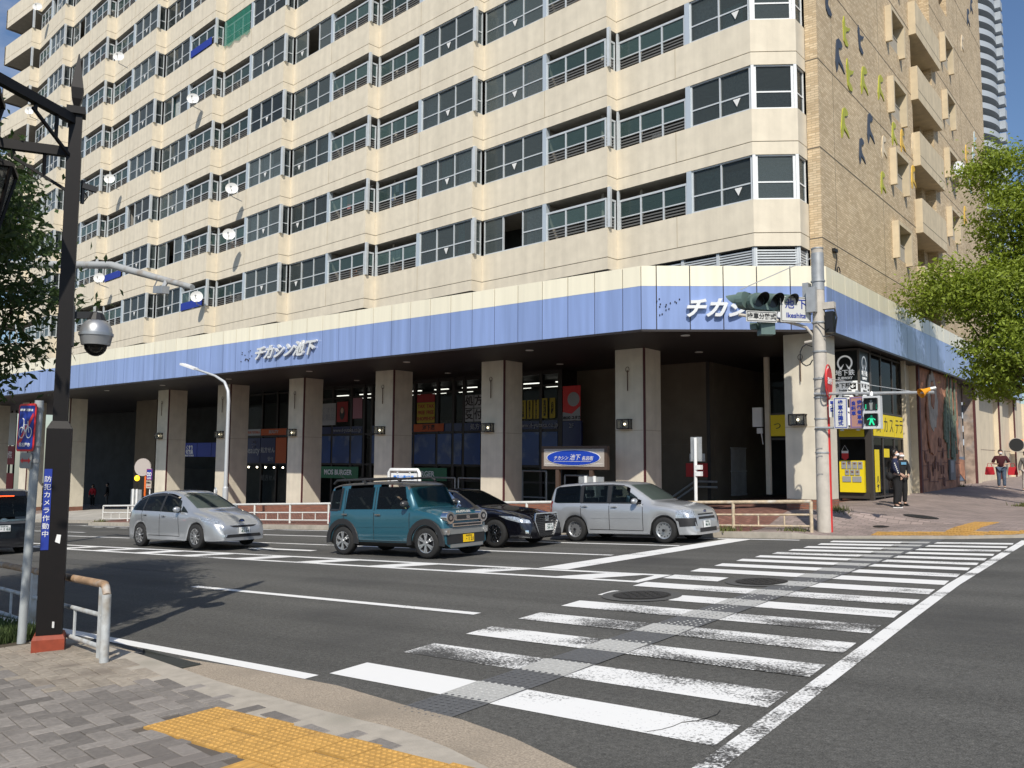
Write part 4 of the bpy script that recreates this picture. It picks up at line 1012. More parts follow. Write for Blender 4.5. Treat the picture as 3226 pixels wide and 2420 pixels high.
# relief mural
CLAY = mat('mural_clay', (.42, .20, .12), .9, var=.35, vs=2.6, bump=1.0, bs=10, stain=(.26, .14, .10), ss=1.6)
b = MB(); XM = -8.43; random.seed(3)
ny, nzz = 26, 20; rel = [[random.uniform(0, .05) for _ in range(nzz + 1)] for _ in range(ny + 1)]
P = [(XM + rel[i][j], 36.3 + 6.9*i/ny, -1.35 + 5.1*j/nzz) for i in range(ny + 1) for j in range(nzz + 1)]
b.add(P, [(i*(nzz+1)+j, (i+1)*(nzz+1)+j, (i+1)*(nzz+1)+j+1, i*(nzz+1)+j+1) for i in range(ny) for j in range(nzz)], 0)
b.box(XM - .3, 36.3, -1.5, XM - .0, 43.2, FB, 0)
def disc_x(c, ry, rz, m, dx, n=24, wob=.12): b.plate([(XM + .05, c[0] + ry*math.cos(6.283*i/n)*(1 + random.uniform(-wob, wob)), c[1] + rz*math.sin(6.283*i/n)*(1 + random.uniform(-wob, wob))) for i in range(n)], (dx, 0, 0), m)
disc_x((38.1, 1.7), .95, 1.55, 0, .04); disc_x((38.15, 2.5), .85, 1.15, 1, .06); disc_x((38.1, 2.75), .30, .55, 0, .09)
for i in range(34):
    y = 40.0 + random.random() * 2.6; h = random.uniform(.7, 2.0); z = random.uniform(.0, 2.0); w = random.uniform(.06, .16)
    b.plate([(XM + .05, y - w, z), (XM + .05, y + w, z), (XM + .05, y + w*.3, z + h), (XM + .05, y - w*.2, z + h*1.03)], (random.uniform(.02, .06), 0, 0), 2)
for i in range(26):
    y, z = random.uniform(36.6, 40), random.uniform(-1.2, 1.0); b.plate([(XM + .05, y, z), (XM + .05, y + .12, z), (XM + .05, y + .15, z + .35), (XM + .05, y + .03, z + .38)], (.015, 0, 0), 3)
for z in (.5, -.1, -.75): 
    for i in range(8): (lambda q: b.box(XM + .05, 36.4 + i*.85, z + q, XM + .06, 37.2 + i*.85, z + q + .03, 3))(random.uniform(-.08, .08))
b.box(-8.94, 43.3, -.9, -8.92, 46.9, .25, 4); b.plate([(-8.92, 44.8, .2), (-8.92, 46.9, .1), (-8.92, 46.9, -.9), (-8.92, 45.0, -.3)], (.02, 0, 0), 0)
b.build('mural_relief', [CLAY, mat('mural_grey', (.42, .36, .30), .9, var=.25, vs=4, bump=.8, bs=14), mat('mural_green', (.15, .19, .14), .9, var=.4, vs=6, bump=.8, bs=20), mat('mural_dark', (.20, .10, .075), .9), mat('mural_blue', (.12, .16, .22), .9, var=.4, vs=3, bump=.6, bs=15)], BLD)
b = MB(); b.box(XM + .04, 40.86, -.78, XM + .12, 41.86, .1, 0); b.box(XM + .12, 40.95, -.45, XM + .125, 41.5, .05, 1); b.build('notice_case', [mat('case_grey', (.12, .13, .14), .5), DIMW], BLD)

# hanging subway sign box
t = MB(); SX0, SX1, SY0, SY1, SZ0, SZ1 = -9.42, -8.53, 29.0, 30.15, 1.15, 3.68
SB = MB(); SB.box(SX0, SY0, SZ0, SX1, SY1, SZ1, 0)
for x, y in ((SX0, SY0), (SX1, SY0), (SX1, SY1)): SB.box(x - .035, y - .035, SZ0 - .02, x + .035, y + .035, SZ1 + .02, 1)
SB.box(SX0 - .03, SY0 - .03, SZ1, SX1 + .03, SY1 + .03, SZ1 + .06, 1); SB.box(SX0 + .3, SY0 + .4, SZ1, SX0 + .4, SY0 + .5, FB, 1)
sub = SB.build('subway_sign', [mat('sign_black', (.008, .012, .014), .35), mat('sign_frame', (.14, .13, .12), .5, .4)])
tag(sub, 'black and white subway sign box hung under the canopy at the corner', 'sign')
def subface(org, r, w):
    r = Vector(r); n = r.cross(EZ); P = lambda s, z, d=.004: Vector(org) + r * s + EZ * (z - org[2]) + n * d
    b = MB(); 
    def rect(s0, s1, z0, z1, mi, d=.004): b.plate([P(s0, z0, d), P(s1, z0, d), P(s1, z1, d), P(s0, z1, d)], n * .004, mi)
    rect(.04, w - .04, 2.28, 2.66, 0); rect(.04, w - .04, SZ0 + .04, 1.5, 0)
    c = w / 2; k = min(1, w / .9)
    N_ = 28                                                                            # ring emblem with two feet
    for i in range(N_):
        a0, a1 = [R(-50 + 280 * (i + q) / N_) for q in (0, 1)]
        b.plate([P(c + r_ * k * math.cos(a), 3.27 + r_ * math.sin(a)) for r_, a in ((.20, a0), (.255, a0), (.255, a1), (.20, a1))], n * .005, 0)
    b.plate([P(c - .20*k, 3.05), P(c - .11*k, 3.05), P(c - .03*k, 3.24)], n * .005, 0); b.plate([P(c + .11*k, 3.05), P(c + .20*k, 3.05), P(c + .03*k, 3.24)], n * .005, 0)
    b.plate([P(c - .28*k, 1.5), P(c + .28*k, 1.5), P(c + .27*k, 2.12), P(c + .2*k, 2.22), P(c - .2*k, 2.22), P(c - .27*k, 2.12)], n * .005, 0)
    b.plate([P(c - .22*k, 1.78, .008), P(c + .22*k, 1.78, .008), P(c + .2*k, 2.06, .008), P(c - .2*k, 2.06, .008)], n * .006, 1); rect(c - .12*k, c + .12*k, 2.12, 2.16, 1, .008)
    rect(w - .28*k, w - .1*k, 2.38, 2.58, 1, .008)
    b.build('sign_face', [mat('sign_white', (.80, .82, .82), .4, emit=.28), INK], sub)
    for body, z, s, m in (('地下鉄', 2.93, .21, 'sign_white'), ('SUBWAY', 2.76, .12, 'sign_white'), ('池下駅', 2.50, .19, 'ink'), ('Ikeshita Sta.', 2.35, .09, 'ink'), ('City Bus', 1.62, .1, 'ink')):
        text(body, s, INK if m == 'ink' else MATS[m], P(c - (.1*k if body[:2] == '池下' else 0), z, .012), r, EZ, sub, .002, .004, 0, k)
    text('←', .17, MATS['sign_white'], P(w - .19*k, 2.48, .016), r, EZ, sub, .002, .006, 0, k)
subface((SX0, SY0, 0), EX, SX1 - SX0); subface((SX1, SY0, 0), EY, SY1 - SY0)
def fz0(x, y): return GA*x + GB*y - H + .15
# ------------------------------------------------------------------ street furniture
random.seed(11)
BRN = mat('post_brown', (.0045, .0028, .0024), .5, var=.2, vs=12, spec=.35)
BRNR = mat('post_red_base', (.27, .048, .020), .6, var=.15, vs=15)
lx, ly = -9.37, 4.07; lz = nz_(lx, ly)
LP = thing('street_lamp', 'dark brown square lamp post with lantern arms and red foot by the near railing', 'street lamp')
def sq(b, x, y, r, z0, z1, mi=0, r1=None, ux=(.45, .89)):
    r1 = r if r1 is None else r1; u = Vector((*ux, 0)).normalized(); v = Vector((-u.y, u.x, 0)); c = Vector((x, y, 0)); P = []
    for z, q in ((z0, r), (z1, r1)): P += [c - u*q - v*q + EZ*z, c + u*q - v*q + EZ*z, c + u*q + v*q + EZ*z, c - u*q + v*q + EZ*z]
    b.add(P, [(0,3,2,1),(4,5,6,7),(0,1,5,4),(1,2,6,5),(2,3,7,6),(3,0,4,7)], mi)
b = MB(); sq(b, lx, ly, .118, lz + .16, .30); sq(b, lx, ly, .118, .30, .38, 0, .076); sq(b, lx, ly, .070, .38, 3.30); sq(b, lx, ly, .062, 3.3, 3.72); sq(b, lx, ly, .092, 3.72, 3.80)
b.build('post', BRN, LP)
b = MB(); sq(b, lx, ly, .15, lz - .05, lz + .12, 0, .15); sq(b, lx, ly, .15, lz + .12, lz + .16, 0, .135); b.build('foot', BRNR, LP)
b = MB(); sq(b, lx, ly, .02, 3.80, 3.90, 0, .05); sq(b, lx, ly, .05, 3.90, 4.02, 0, .062); sq(b, lx, ly, .062, 4.02, 4.42, 0, .006); b.build('finial', BRN, LP)
def arm(d, z, L, brace):
    d = Vector((*d, 0)).normalized(); p = Vector((lx, ly, z)); b = MB()
    b.beam(p + d*.05, p + d*L, .075, .10)
    if brace:
        b.beam(p + d*.06 - EZ*.42, p + d*.62 - EZ*.10, .028, .03); b.beam(p + d*.28 - EZ*.04, p + d*.28 - EZ*.30, .028, .03); b.beam(p + d*.58 - EZ*.04, p + d*.58 - EZ*.14, .028, .03)
    b.build('arm', BRN, LP); return p + d*L
a1 = arm((.45, -.893), 3.66, 1.35, True); a2 = arm((-.47, -.88), 3.30, .78, True)
def lantern(p):
    L = MB(); x, y, z = p.x, p.y, p.z - .28
    L.tube([(x, y, z + .1), (x, y, z + .34)], .03, 8); sq(L, x, y, .24, z - .02, z + .03); sq(L, x, y, .22, z + .03, z + .12, 0, .05); sq(L, x, y, .1, z - .66, z - .62); L.tube([(x, y, z - .62 - .04), (x, y, z - .78)], [.05, .015], 8)
    u = Vector((.45, .89, 0)).normalized(); v = Vector((-u.y, u.x, 0)); c = Vector((x, y, 0))
    for su in (-1, 1):
        for sv in (-1, 1): L.beam(c + u*su*.215 + v*sv*.215 + EZ*(z - .02), c + u*su*.095 + v*sv*.095 + EZ*(z - .62), .03, .03)
    o = L.build('lantern', BRN, LP); g = MB()
    for e, f_ in ((u, v), (v, u), (-u, v), (-v, u)): g.quad(c + e*.205 + f_*.2 + EZ*(z - .03), c + e*.205 - f_*.2 + EZ*(z - .03), c + e*.085 - f_*.085 + EZ*(z - .61), c + e*.085 + f_*.085 + EZ*(z - .61))
    g.build('lantern_glass', glass_mat('lantern_glass', (.55, .56, .52), (.25, .25, .23), .35, .2), o)
    f2 = MB(); sq(f2, x, y, .012, p.z + .05, p.z + .2, 0, .05); sq(f2, x, y, .05, p.z + .2, p.z + .42, 0, .005); f2.build('finial', BRN, o)
lantern(a1); lantern(a2)
lu = Vector((.45, .89, 0)).normalized(); lv = Vector((-lu.y, lu.x, 0))          # faces of the post
b = MB(); q = Vector((lx, ly, 0)) - lv * .120 - lu * .078
b.obox((q.x, q.y), lu, .036, .004, -.95, -.12); o = b.build('warning_sticker', BLUE, LP)
text('防\n犯\nカ\nメ\nラ\n作\n動\n中', .068, WHITE, q - lv*.006 + EZ*-.51, lu, EZ, o, .001, .0, line=1.18)
b = MB(); q = Vector((lx, ly, 0)) - lv * .120 + lu * .04; b.plate([q + EZ*-.87 - lu*.025, q + EZ*-.89 + lu*.02, q + EZ*-.80 + lu*.028, q + EZ*-.795 - lu*.01], -lv*.002); b.box(q.x - .02, q.y - .01, -1.74, q.x + .02, q.y, -1.68); b.build('sticker', WHITE, LP)
# dome camera on a bracket
cc = Vector((lx, ly, 1.36)) + lu * .30
DC = thing('dome_camera', 'silver dome surveillance camera bracketed to the brown lamp post', 'camera')
b = MB(); b.beam(Vector((lx, ly, 1.52)) + lu*.07, cc + EZ*.18, .06, .07); b.tube([cc + EZ*.12, cc + EZ*.2], [.10, .06], 12); b.obox((lx + lu.x*.075, ly + lu.y*.075), lu, .012, .07, 1.18, 1.62); b.build('bracket', BLACK, DC)
b = MB(); b.ball(cc - EZ*.02, (.165, .165, .17), 0, 20, 8, 0, math.pi*.5); b.tube([cc - EZ*.02, cc - EZ*.05], .175, 20); b.tube([cc - EZ*.05, cc - EZ*.15], [.165, .145], 20); b.build('housing', mat('camera_silver', (.42, .43, .44), .38, .7), DC, 40)
b = MB(); b.ball(cc - EZ*.15, (.115, .115, .12), 0, 16, 6, math.pi*.5, math.pi); b.build('dome', glass_mat('camera_dome', (.3, .3, .3), (.02, .02, .02), .4, .03), DC, 40)
b = MB(); b.ball(cc - EZ*.16, .06, 0, 10, 6); b.build('lens_unit', BLACK, DC)
b = MB(); p = Vector((lx, ly, 2.95)) + lu*.1; b.beam(p, p + lu*.14 - EZ*.03, .05, .06); b.beam(p + EZ*.06, p - EZ*.2, .03, .03); b.tube([p + EZ*-.05, p + lu*.05 + EZ*-.12, p + EZ*-.2], .008, 5); b.build('bracket', BLACK, LP)

# bicycle-ban sign on a leaning pole
BS_ = thing('bicycle_ban_sign', 'leaning grey pole with blue and red no bicycle parking plate, nearest the camera at left', 'sign')
b0 = Vector((-10.03, 4.07, nz_(-10.03, 4.07) - .05)); b1 = Vector((-9.86, 4.05, .62))
b = MB(); b.tube([b0, b1], .045, 12); b.build('pole', mat('grey_pole', (.40, .43, .44), .5, .1, var=.08), BS_, 40)
su = Vector((.98, .20, 0)).normalized(); sn = su.cross(EZ); d_ = (b1 - b0).normalized()
def signplate(c, w, h, m, par, name, r=.03, th=.006):
    P = []
    for sx, sy, a0 in ((1, 1, 0), (-1, 1, 90), (-1, -1, 180), (1, -1, 270)):
        for k in range(4): a = R(a0 + k * 30); P.append(c + su*(sx*(w/2 - r) + r*math.cos(a)) + d_*(sy*(h/2 - r) + r*math.sin(a)))
    b = MB(); b.plate(P, sn * th); return b.build(name, m, par)
c = b0 + d_ * 2.38 + sn * .06 - su * .09
sp = signplate(c, .30, .52, RED, BS_, 'sign_plate'); c2 = c + sn*.008; signplate(c2, .255, .475, BLUE, sp, 'sign_field', .02, .003)
c3 = c2 + sn*.004
b = MB(); b.plate([c3 + su*.11 + d_*.16, c3 + su*.127 + d_*.12, c3 - su*.10 - d_*.21, c3 - su*.127 - d_*.16], sn*.001, 1)
for s in (-1, 1):
    for k in range(14): a, e = k*.4488, (k + 1)*.4488; w_ = c3 + su*s*.062 - d_*.055 + sn*.003; b.beam(w_ + (su*math.cos(a) + d_*math.sin(a)*1.25)*.047, w_ + (su*math.cos(e) + d_*math.sin(e)*1.25)*.047, .008, .004, 0, sn)
for p, q in (((-.062, -.055), (-.03, .03)), ((-.03, .03), (.04, .03)), ((.04, .03), (.062, -.055)), ((.04, .03), (.035, .07)), ((-.03, .03), (-.035, .09)), ((-.035, .09), (-.06, .1)), ((-.03, .03), (0, -.05)), ((0, -.05), (.04, .03))):
    b.beam(c3 + su*p[0] + d_*p[1] + sn*.003, c3 + su*q[0] + d_*q[1] + sn*.003, .009, .004, 0, sn)
b.build('bicycle_symbol', [WHITE, RED], sp)
text('自転車等放置禁止', .027, WHITE, c3 + d_*.19 + sn*.003, su, d_, sp, .001, .001); text('名古屋市', .046, WHITE, c3 - d_*.19 + sn*.003, su, d_, sp, .001, .001)
c = b0 + d_ * 2.02 + sn * .06 - su*.06; sp2 = signplate(c, .2, .17, mat('plate_grey', (.28, .28, .26), .5), BS_, 'arrow_plate')
c2 = c + sn*.008; b = MB(); b.plate([c2 + su*x + d_*y for x, y in ((-.085, 0), (-.05, .03), (-.05, .012), (.05, .012), (.05, .03), (.085, 0), (.05, -.03), (.05, -.012), (-.05, -.012), (-.05, -.03))], sn*.002); b.build('arrow', RED, sp2)
b = MB()
for t in (2.02, 2.2, 2.58): q = b0 + d_*t; b.tube([q - d_*.02, q + d_*.02], .055, 10); b.beam(q, q + sn*.06, .05, .03)
b.build('clamp', GALV, BS_)

# near guard railing
RG = thing('guard_rail', 'weathered white pipe guard railing with rusty top at the near kerb', 'railing')
RAILM = mat('rail_weathered', (.48, .50, .50), .55, .1, var=.18, vs=9, stain=(.30, .26, .20), ss=5)
RUST = mat('rail_rust', (.34, .22, .13), .7, var=.3, vs=14, stain=(.46, .44, .40), ss=6)
def rp_(x): return lerp_pts([(-30, 4.75), (-14, 4.70), (-12.06, 4.62), (-8.4, 4.14), (-8.1, 4.06)], x)
def rz(x, h): return nz_(x, rp_(x)) + h
xs = [-16 + .5*i for i in range(16)]
b = MB(); b.tube([(x, rp_(x), rz(x, .70)) for x in xs + [-8.35]] + [(-8.24, 4.08, rz(-8.24, .69)), (-8.17, 4.06, rz(-8.2, .62))], .038, 10); b.build('top_rail', RUST, RG, 50)
b = MB(); b.tube([(-8.175, 4.06, rz(-8.2, .63)), (-8.17, 4.06, rz(-8.2, -.1))], .042, 12); b.build('end_post', RAILM, RG, 50)
for h in (.40, .10):
    b = MB(); b.tube([(x, rp_(x), rz(x, h)) for x in xs + [-8.35]], .024, 8); b.build('rail', RAILM, RG, 50)
for x in (-8.4, -10.7, -13.2, -15.6):
    b = MB(); b.box(x - .035, rp_(x) - .03, rz(x, -.1), x + .035, rp_(x) + .03, rz(x, .68)); b.build('post', RAILM, RG)
for x in (-9.2, -10.0, -11.6, -12.4):
    b = MB(); b.tube([(x, rp_(x), rz(x, .1)), (x, rp_(x), rz(x, .4))], .016, 6); b.build('baluster', RAILM, RG)
b = MB(); b.beam((-8.4, rp_(-8.4), rz(-8.4, .4)), (-8.17, 4.06, rz(-8.2, .36)), .05, .03); b.build('brace', RAILM, RG)

# far pipe fences
FW = mat('fence_white', (.66, .66, .62), .5, var=.08); FR_ = mat('fence_rusty', (.52, .42, .29), .6, var=.25, vs=9, stain=(.60, .58, .52), ss=4)
def pipe_fence(x0, x1, y, m, label, n, h=.72, low=True):
    T = thing('pipe_fence', label, 'fence', 'pipe fences along the far kerb')
    zz = lambda x, hh: fz0(x, y) + hh
    for hh, r in ((h, .042), (h*.55, .026), (h*.16, .026)):
        b = MB(); b.tube([(x0 + (x1 - x0)*i/6, y, zz(x0 + (x1 - x0)*i/6, hh)) for i in range(7)], r, 8); b.build('rail', m, T, 50)
    for i in range(n + 1):
        x = x0 + (x1 - x0)*i/n; b = MB(); b.tube([(x, y, zz(x, -.05)), (x, y, zz(x, h))], .042, 8); b.build('post', m, T, 50)
        if i < n:
            for q in (1, 2): xx = x + (x1 - x0)/n*q/3; b = MB(); b.tube([(xx, y, zz(xx, h*.16)), (xx, y, zz(xx, h*.55))], .02, 6); b.build('baluster', m, T, 50)
pipe_fence(-10.9, -7.05, 20.0, FR_, 'rusty cream pipe fence ending at the concrete signal pole', 2, .68)
pipe_fence(-19.8, -11.0, 20.0, FW, 'white pipe fence seen between the black sedan and the silver wagon', 4)
pipe_fence(-31.5, -20.2, 20.3, FW, 'white pipe fence between the silver hatchback and the teal car', 5)
pipe_fence(-41.6, -32.0, 20.3, FW, 'white pipe fence at the driveway mouth behind the silver hatchback', 4)
pipe_fence(-63.5, -57.5, 22.5, FW, 'short white pipe fence beside the cyclist at far left', 3)

# concrete signal pole with everything fixed to it
UX, UY = -6.87, 20.35; UZ = fz0(UX, UY)
CONC = mat('pole_concrete', (.50, .46, .40), .85, var=.12, vs=5, bump=.2, bs=90, streak=.12)
UP_ = thing('signal_pole', 'concrete pole at the far corner carrying traffic signals', 'pole')
b = MB(); b.tube([(UX, UY, UZ - .1), (UX, UY, UZ + 2), (UX, UY, 5.1)], [.165, .155, .135], 20); b.build('shaft', CONC, UP_, 50)
b = MB(); b.tube([(UX, UY, 5.1), (UX, UY, 5.13)], .145, 20); b.tube([(UX, UY, 4.1), (UX, UY, 5.0)], .146, 20); 
for z in (.2, .75, 1.0, 1.5, 1.95, 2.6, 3.3, 4.3): b.tube([(UX, UY, z), (UX, UY, z + .035)], .168, 16)
b.build('band', GALV, UP_, 50)
b = MB(); b.box(UX - .02 + .15, UY - .02, UZ - .1, UX + .19, UY + .02, 2.2); b.build('red_marker', RED, UP_)
b = MB()
for z, s in ((1.72, .2), (.3, .13), (.12, .16), (-.3, .12)): b.box(UX - .1, UY - .158, z, UX + .05, UY - .15, z + .03)
b.build('worn_stencil', mat('stencil', (.27, .26, .25), .8), UP_)
GRN = mat('signal_green', (.11, .165, .15), .45, var=.06)
b = MB(); b.box(UX - .20, UY - .28, 3.55, UX + .02, UY - .15, 4.15); b.box(UX - .34, UY - .12, 3.85, UX - .2, UY + .1, 4.3); b.build('control_box', GALV, UP_)
b = MB(); b.box(UX + .18, UY - .1, 3.05, UX + .36, UY + .1, 3.55); b.build('junction_box', BLACK, UP_); b = MB(); b.box(UX + .12, UY - .08, 3.62, UX + .38, UY + .08, 3.78); b.build('bracket', CONC, UP_)
b = MB(); b.tube([(UX + .36, UY, 3.7), (UX + .42, UY, 3.4), (UX + .36, UY, 3.0), (UX + .15, UY - .1, 2.95)], .018, 6); b.tube([(UX, UY - .2, 3.3), (UX + .2, UY - .2, 3.1), (UX + .32, UY, 3.2)], .015, 6); b.tube([(UX - .16, UY, 2.75)] + [(UX - .3 + .16*math.cos(t*.6 + 1), UY - .05, 2.55 + .26*math.sin(t*.6 + 1)) for t in range(9)], .014, 6); b.build('cable', BLACK, UP_)
b = MB(); b.tube([(UX - .12, UY, 2.4), (UX - .14, UY - .02, 3.0), (UX - .28, UY - .1, 3.22), (UX - .6, UY - .4, 3.34), (UX - 1.5, UY - 1.2, 3.5)], .038, 8); b.tube([(UX, UY, 2.9), (UX - .35, UY, 2.86)], .04, 8); b.build('signal_bracket', CONC, UP_, 50)
b = MB(); b.tube([(UX, UY, 4.95), (UX - 1.45, UY - 1.2, 4.1)], .012, 5); b.build('stay_wire', GALV, UP_)
# traffic signal facing right and its back-to-back mate
TS = thing('traffic_signal', 'green three lamp traffic signal with deep visors facing right, on the concrete pole', 'traffic signal')
def tsig(c, r, par):
    r = Vector(r).normalized(); n = r.cross(EZ); c = Vector(c); HW, HH, D = .62, .2, .16; b = MB()
    P = []
    for sx, a0 in ((1, -90), (-1, 90)):
        for k in range(9): a = R(a0 + k*22.5); P.append(c + r*(sx*(HW - HH) + HH*math.cos(a)) + EZ*HH*math.sin(a) - n*D/2)
    b.plate(P, n*D); o = b.build('housing', GRN, par)
    for i in (-1, 0, 1):
        q = c + r*i*.39 + n*D/2; b = MB()
        b.tube([q - n*.01, q + n*.012], .145, 16); b.build('lens', mat('dark_lens', (.015, .015, .015), .2), o)
        b = MB(); N_ = 20
        for k in range(N_):
            a, e = R(-30 + 240*k/N_), R(-30 + 240*(k + 1)/N_); L0 = .10 + .24*max(0, math.sin((a + R(30))*.75)); L1 = .10 + .24*max(0, math.sin((e + R(30))*.75))
            pa, pe = r*math.cos(a)*.165 + EZ*math.sin(a)*.165, r*math.cos(e)*.165 + EZ*math.sin(e)*.165
            b.quad(q + pa, q + pe, q + pe*.97 + n*L1, q + pa*.97 + n*L0)
            b.quad(q + pa*.96, q + pa*.93 + n*L0, q + pe*.93 + n*L1, q + pe*.96, 1); b.quad(q + pa*.97 + n*L0, q + pe*.97 + n*L1, q + pe*.93 + n*L1, q + pa*.93 + n*L0, 1)
        b.build('visor', [GRN, BLACK], o)
tsig((UX - .88, UY - .72, 3.80), (.60, .80, 0), TS)
T2 = thing('traffic_signal', 'green traffic signal seen from behind at the bracket end, left of the visored one', 'traffic signal'); tsig((UX - 1.42, UY - .70, 3.86), (-.05, -1.0, 0), T2)
b = MB(); b.beam((UX - 1.25, UY - 1.0, 3.86), (UX - .85, UY - .62, 3.86), .06, .08); b.beam((UX - 1.1, UY - .85, 3.55), (UX - 1.1, UY - .85, 3.95), .05, .05); b.build('clamp', GALV, T2)
T3 = thing('pedestrian_signal', 'dark green pedestrian signal seen edge on below the traffic signal', 'traffic signal')
b = MB(); b.obox((UX - 1.02, UY - .72), (.75, .66), .17, .15, 3.02, 3.62); b.build('housing', GRN, T3)
b = MB()
for z in (3.16, 3.44):
    b.prism([(UX - 1.19, UY - .90), (UX - 1.31, UY - 1.0), (UX - 1.31, UY - .75), (UX - 1.17, UY - .68)], z, z + .16)
b.build('visor', GRN, T3)
def flat_sign(name, label, c, r, w, h, back, lines, par_m=None, cat='sign', border=None, tilt_=0):
    T = thing(name, label, cat); r = Vector(r).normalized(); u = EZ; n = r.cross(u); c = Vector(c); b = MB()
    b.plate([c - r*w/2 - u*h/2, c + r*w/2 - u*h/2, c + r*w/2 + u*h/2, c - r*w/2 + u*h/2], n*.02); o = b.build('sign_plate', back, T)
    if border:
        b = MB(); q = c + n*.021; e = .012; ww, hh = w/2 - .025, h/2 - .025
        for p0, p1 in (((-ww, -hh), (ww, -hh)), ((ww, -hh), (ww, hh)), ((ww, hh), (-ww, hh)), ((-ww, hh), (-ww, -hh))): b.beam(q + r*p0[0] + u*p0[1], q + r*p1[0] + u*p1[1], .016, .004, 0, n)
        b.build('sign_border', border, o)
    for body, dx, dz, s, m, ln in lines: text(body, s, m, c + n*.026 + r*dx + u*dz, r, u, o, .002, .003, line=ln)
    return T
WS = mat('sign_silver_white', (.60, .60, .57), .5)
flat_sign('intersection_name_sign', 'white intersection name sign with romaji behind the traffic signal', (UX - .42, UY - .40, 3.62), (.62, .78, 0), .80, .62, WS, (('池 下', 0, .12, .26, BLUE, 1), ('Ikeshita', 0, -.15, .17, BLUE, 1)), border=INK)
flat_sign('signal_notice', 'small white five character plate hung under the traffic signal', (UX - 1.0, UY - 1.05, 3.42), (.62, .78, 0), .80, .26, WS, (('歩車分離式', 0, 0, .148, INK, 1),), border=INK)
b = MB(); b.tube([(UX - .1, UY - .17, 1.60), (UX + 2.5, UY - .17, 1.52)], .036, 10); b.tube([(UX - .1, UY - .17, .80), (UX + 1.35, UY - .17, .77)], .03, 10); b.build('crossarm', GALV, UP_, 50)
b = MB(); b.tube([(UX, UY - .15, 2.0), (UX + 2.05, UY - .17, 1.56)], .008, 5); b.build('stay_wire', GALV, UP_)
YS_ = UY - .22
flat_sign('crossing_notice', 'white vertical plate with five blue characters on the crossarm', (UX + .52, YS_, 1.13), EX, .32, .72, WS, (('歩\n車\n分\n離\n式', 0, -.005, .118, BLUE, 1.02),), border=BLUE)
flat_sign('cycle_notice', 'faded reddish vertical plate beside the five character one on the crossarm', (UX + .88, YS_, 1.13), EX, .31, .72, mat('faded_red', (.38, .20, .16), .6), (('歩\n行\n者\n専\n用', .062, 0, .10, BLUE, 1.15), ('自\n転\n車', -.065, .09, .10, BLUE, 1.15)), border=mat('faded_blue', (.10, .10, .32), .5))
b = MB()
for x in (UX + .52, UX + .88):
    for z in (1.52, .72): b.box(x - .03, UY - .20, z, x + .03, UY - .13, z + .12)
b.build('clamp', GALV, UP_)
PS = thing('pedestrian_signal', 'pedestrian signal showing the green walking figure on the crossarm', 'traffic signal')
px, pz = UX + 1.22, 1.12; b = MB(); b.box(px - .19, YS_ - .08, pz - .37, px + .19, YS_ + .1, pz + .37); b.tube([(px - .02, YS_, pz + .37), (px - .02, YS_ + .04, pz + .46)], .04, 8); b.build('housing', mat('signal_grey', (.62, .63, .63), .45, .1), PS)
for s, on in ((1, False), (-1, True)):
    zc_ = pz + s*.175; b = MB(); b.box(px - .135, YS_ - .09, zc_ - .13, px + .135, YS_ - .082, zc_ + .13)
    b.beam((px - .14, YS_ - .13, zc_ + .14), (px + .14, YS_ - .13, zc_ + .14), .10, .012); b.beam((px - .142, YS_ - .12, zc_ - .08), (px - .142, YS_ - .12, zc_ + .13), .06, .012); b.beam((px + .142, YS_ - .12, zc_ - .08), (px + .142, YS_ - .12, zc_ + .13), .06, .012)
    o = b.build('lamp_unit', mat('signal_lens', (.025, .027, .026), .3), PS)
    gm = mat('signal_glow_green', (.02, .85, .40), .4, emit=1.6) if on else mat('signal_off_grey', (.26, .27, .26), .5)
    b = MB(); Y_ = YS_ - .096
    b.ball((px, Y_, zc_ + .085), (.026, .004, .028)); 
    if on:
        for P in ([(-.035, .055), (.035, .055), (.03, -.01), (-.03, -.01)], [(-.03, -.01), (.03, -.01), (.065, -.115), (.035, -.118), (0, -.04), (-.03, -.115), (-.06, -.11)], [(-.035, .055), (-.03, .03), (-.085, .0), (-.09, .02)], [(.035, .055), (.03, .03), (.075, -.01), (.085, .005)]): b.plate([(px + x*1.05, Y_, zc_ + z) for x, z in P], (0, -.004, 0))
    else:
        for P in ([(-.045, .055), (.045, .055), (.03, -.02), (-.03, -.02)], [(-.03, -.02), (.03, -.02), (.026, -.12), (-.026, -.12)]): b.plate([(px + x, Y_, zc_ + z) for x, z in P], (0, -.004, 0))
        for sx in (-1, 1):
            for k in range(4): b.box(px + sx*.115 - .012, Y_ - .003, zc_ - .1 + k*.028, px + sx*.115 + .012, Y_, zc_ - .082 + k*.028, 1)
    b.build('walking_figure' if on else 'standing_figure', [gm, mat('signal_glow_green', (.02, .85, .40))], o)
OH = thing('orange_beacon_horn', 'small orange horn shaped speaker near the tip of the crossarm', 'speaker')
b = MB(); b.tube([(UX + 2.42, UY - .15, 1.60), (UX + 2.33, UY - .22, 1.55), (UX + 2.26, UY - .30, 1.50)], [.04, .06, .11], 14, 0, False); b.build('horn', mat('horn_orange', (.75, .30, .01), .45), OH, 50)
b = MB(); b.tube([(UX + 2.42, UY - .15, 1.60), (UX + 2.52, UY - .1, 1.62)], .045, 10); b.build('driver', GALV, OH)
HS = thing('hydrant_sign', 'round red fire hydrant sign in a red hoop beside the concrete pole', 'sign')
b = MB(); hc = Vector((UX + .22, UY - .10, 1.88)); hr = Vector((-.12, 1.0, 0)).normalized(); hn = hr.cross(EZ)
b.tube([hc + (hr*.36*math.cos(t*.2856) + EZ*.40*math.sin(t*.2856)) for t in range(23)], .016, 6, 0, False); b.build('hoop', RED, HS)
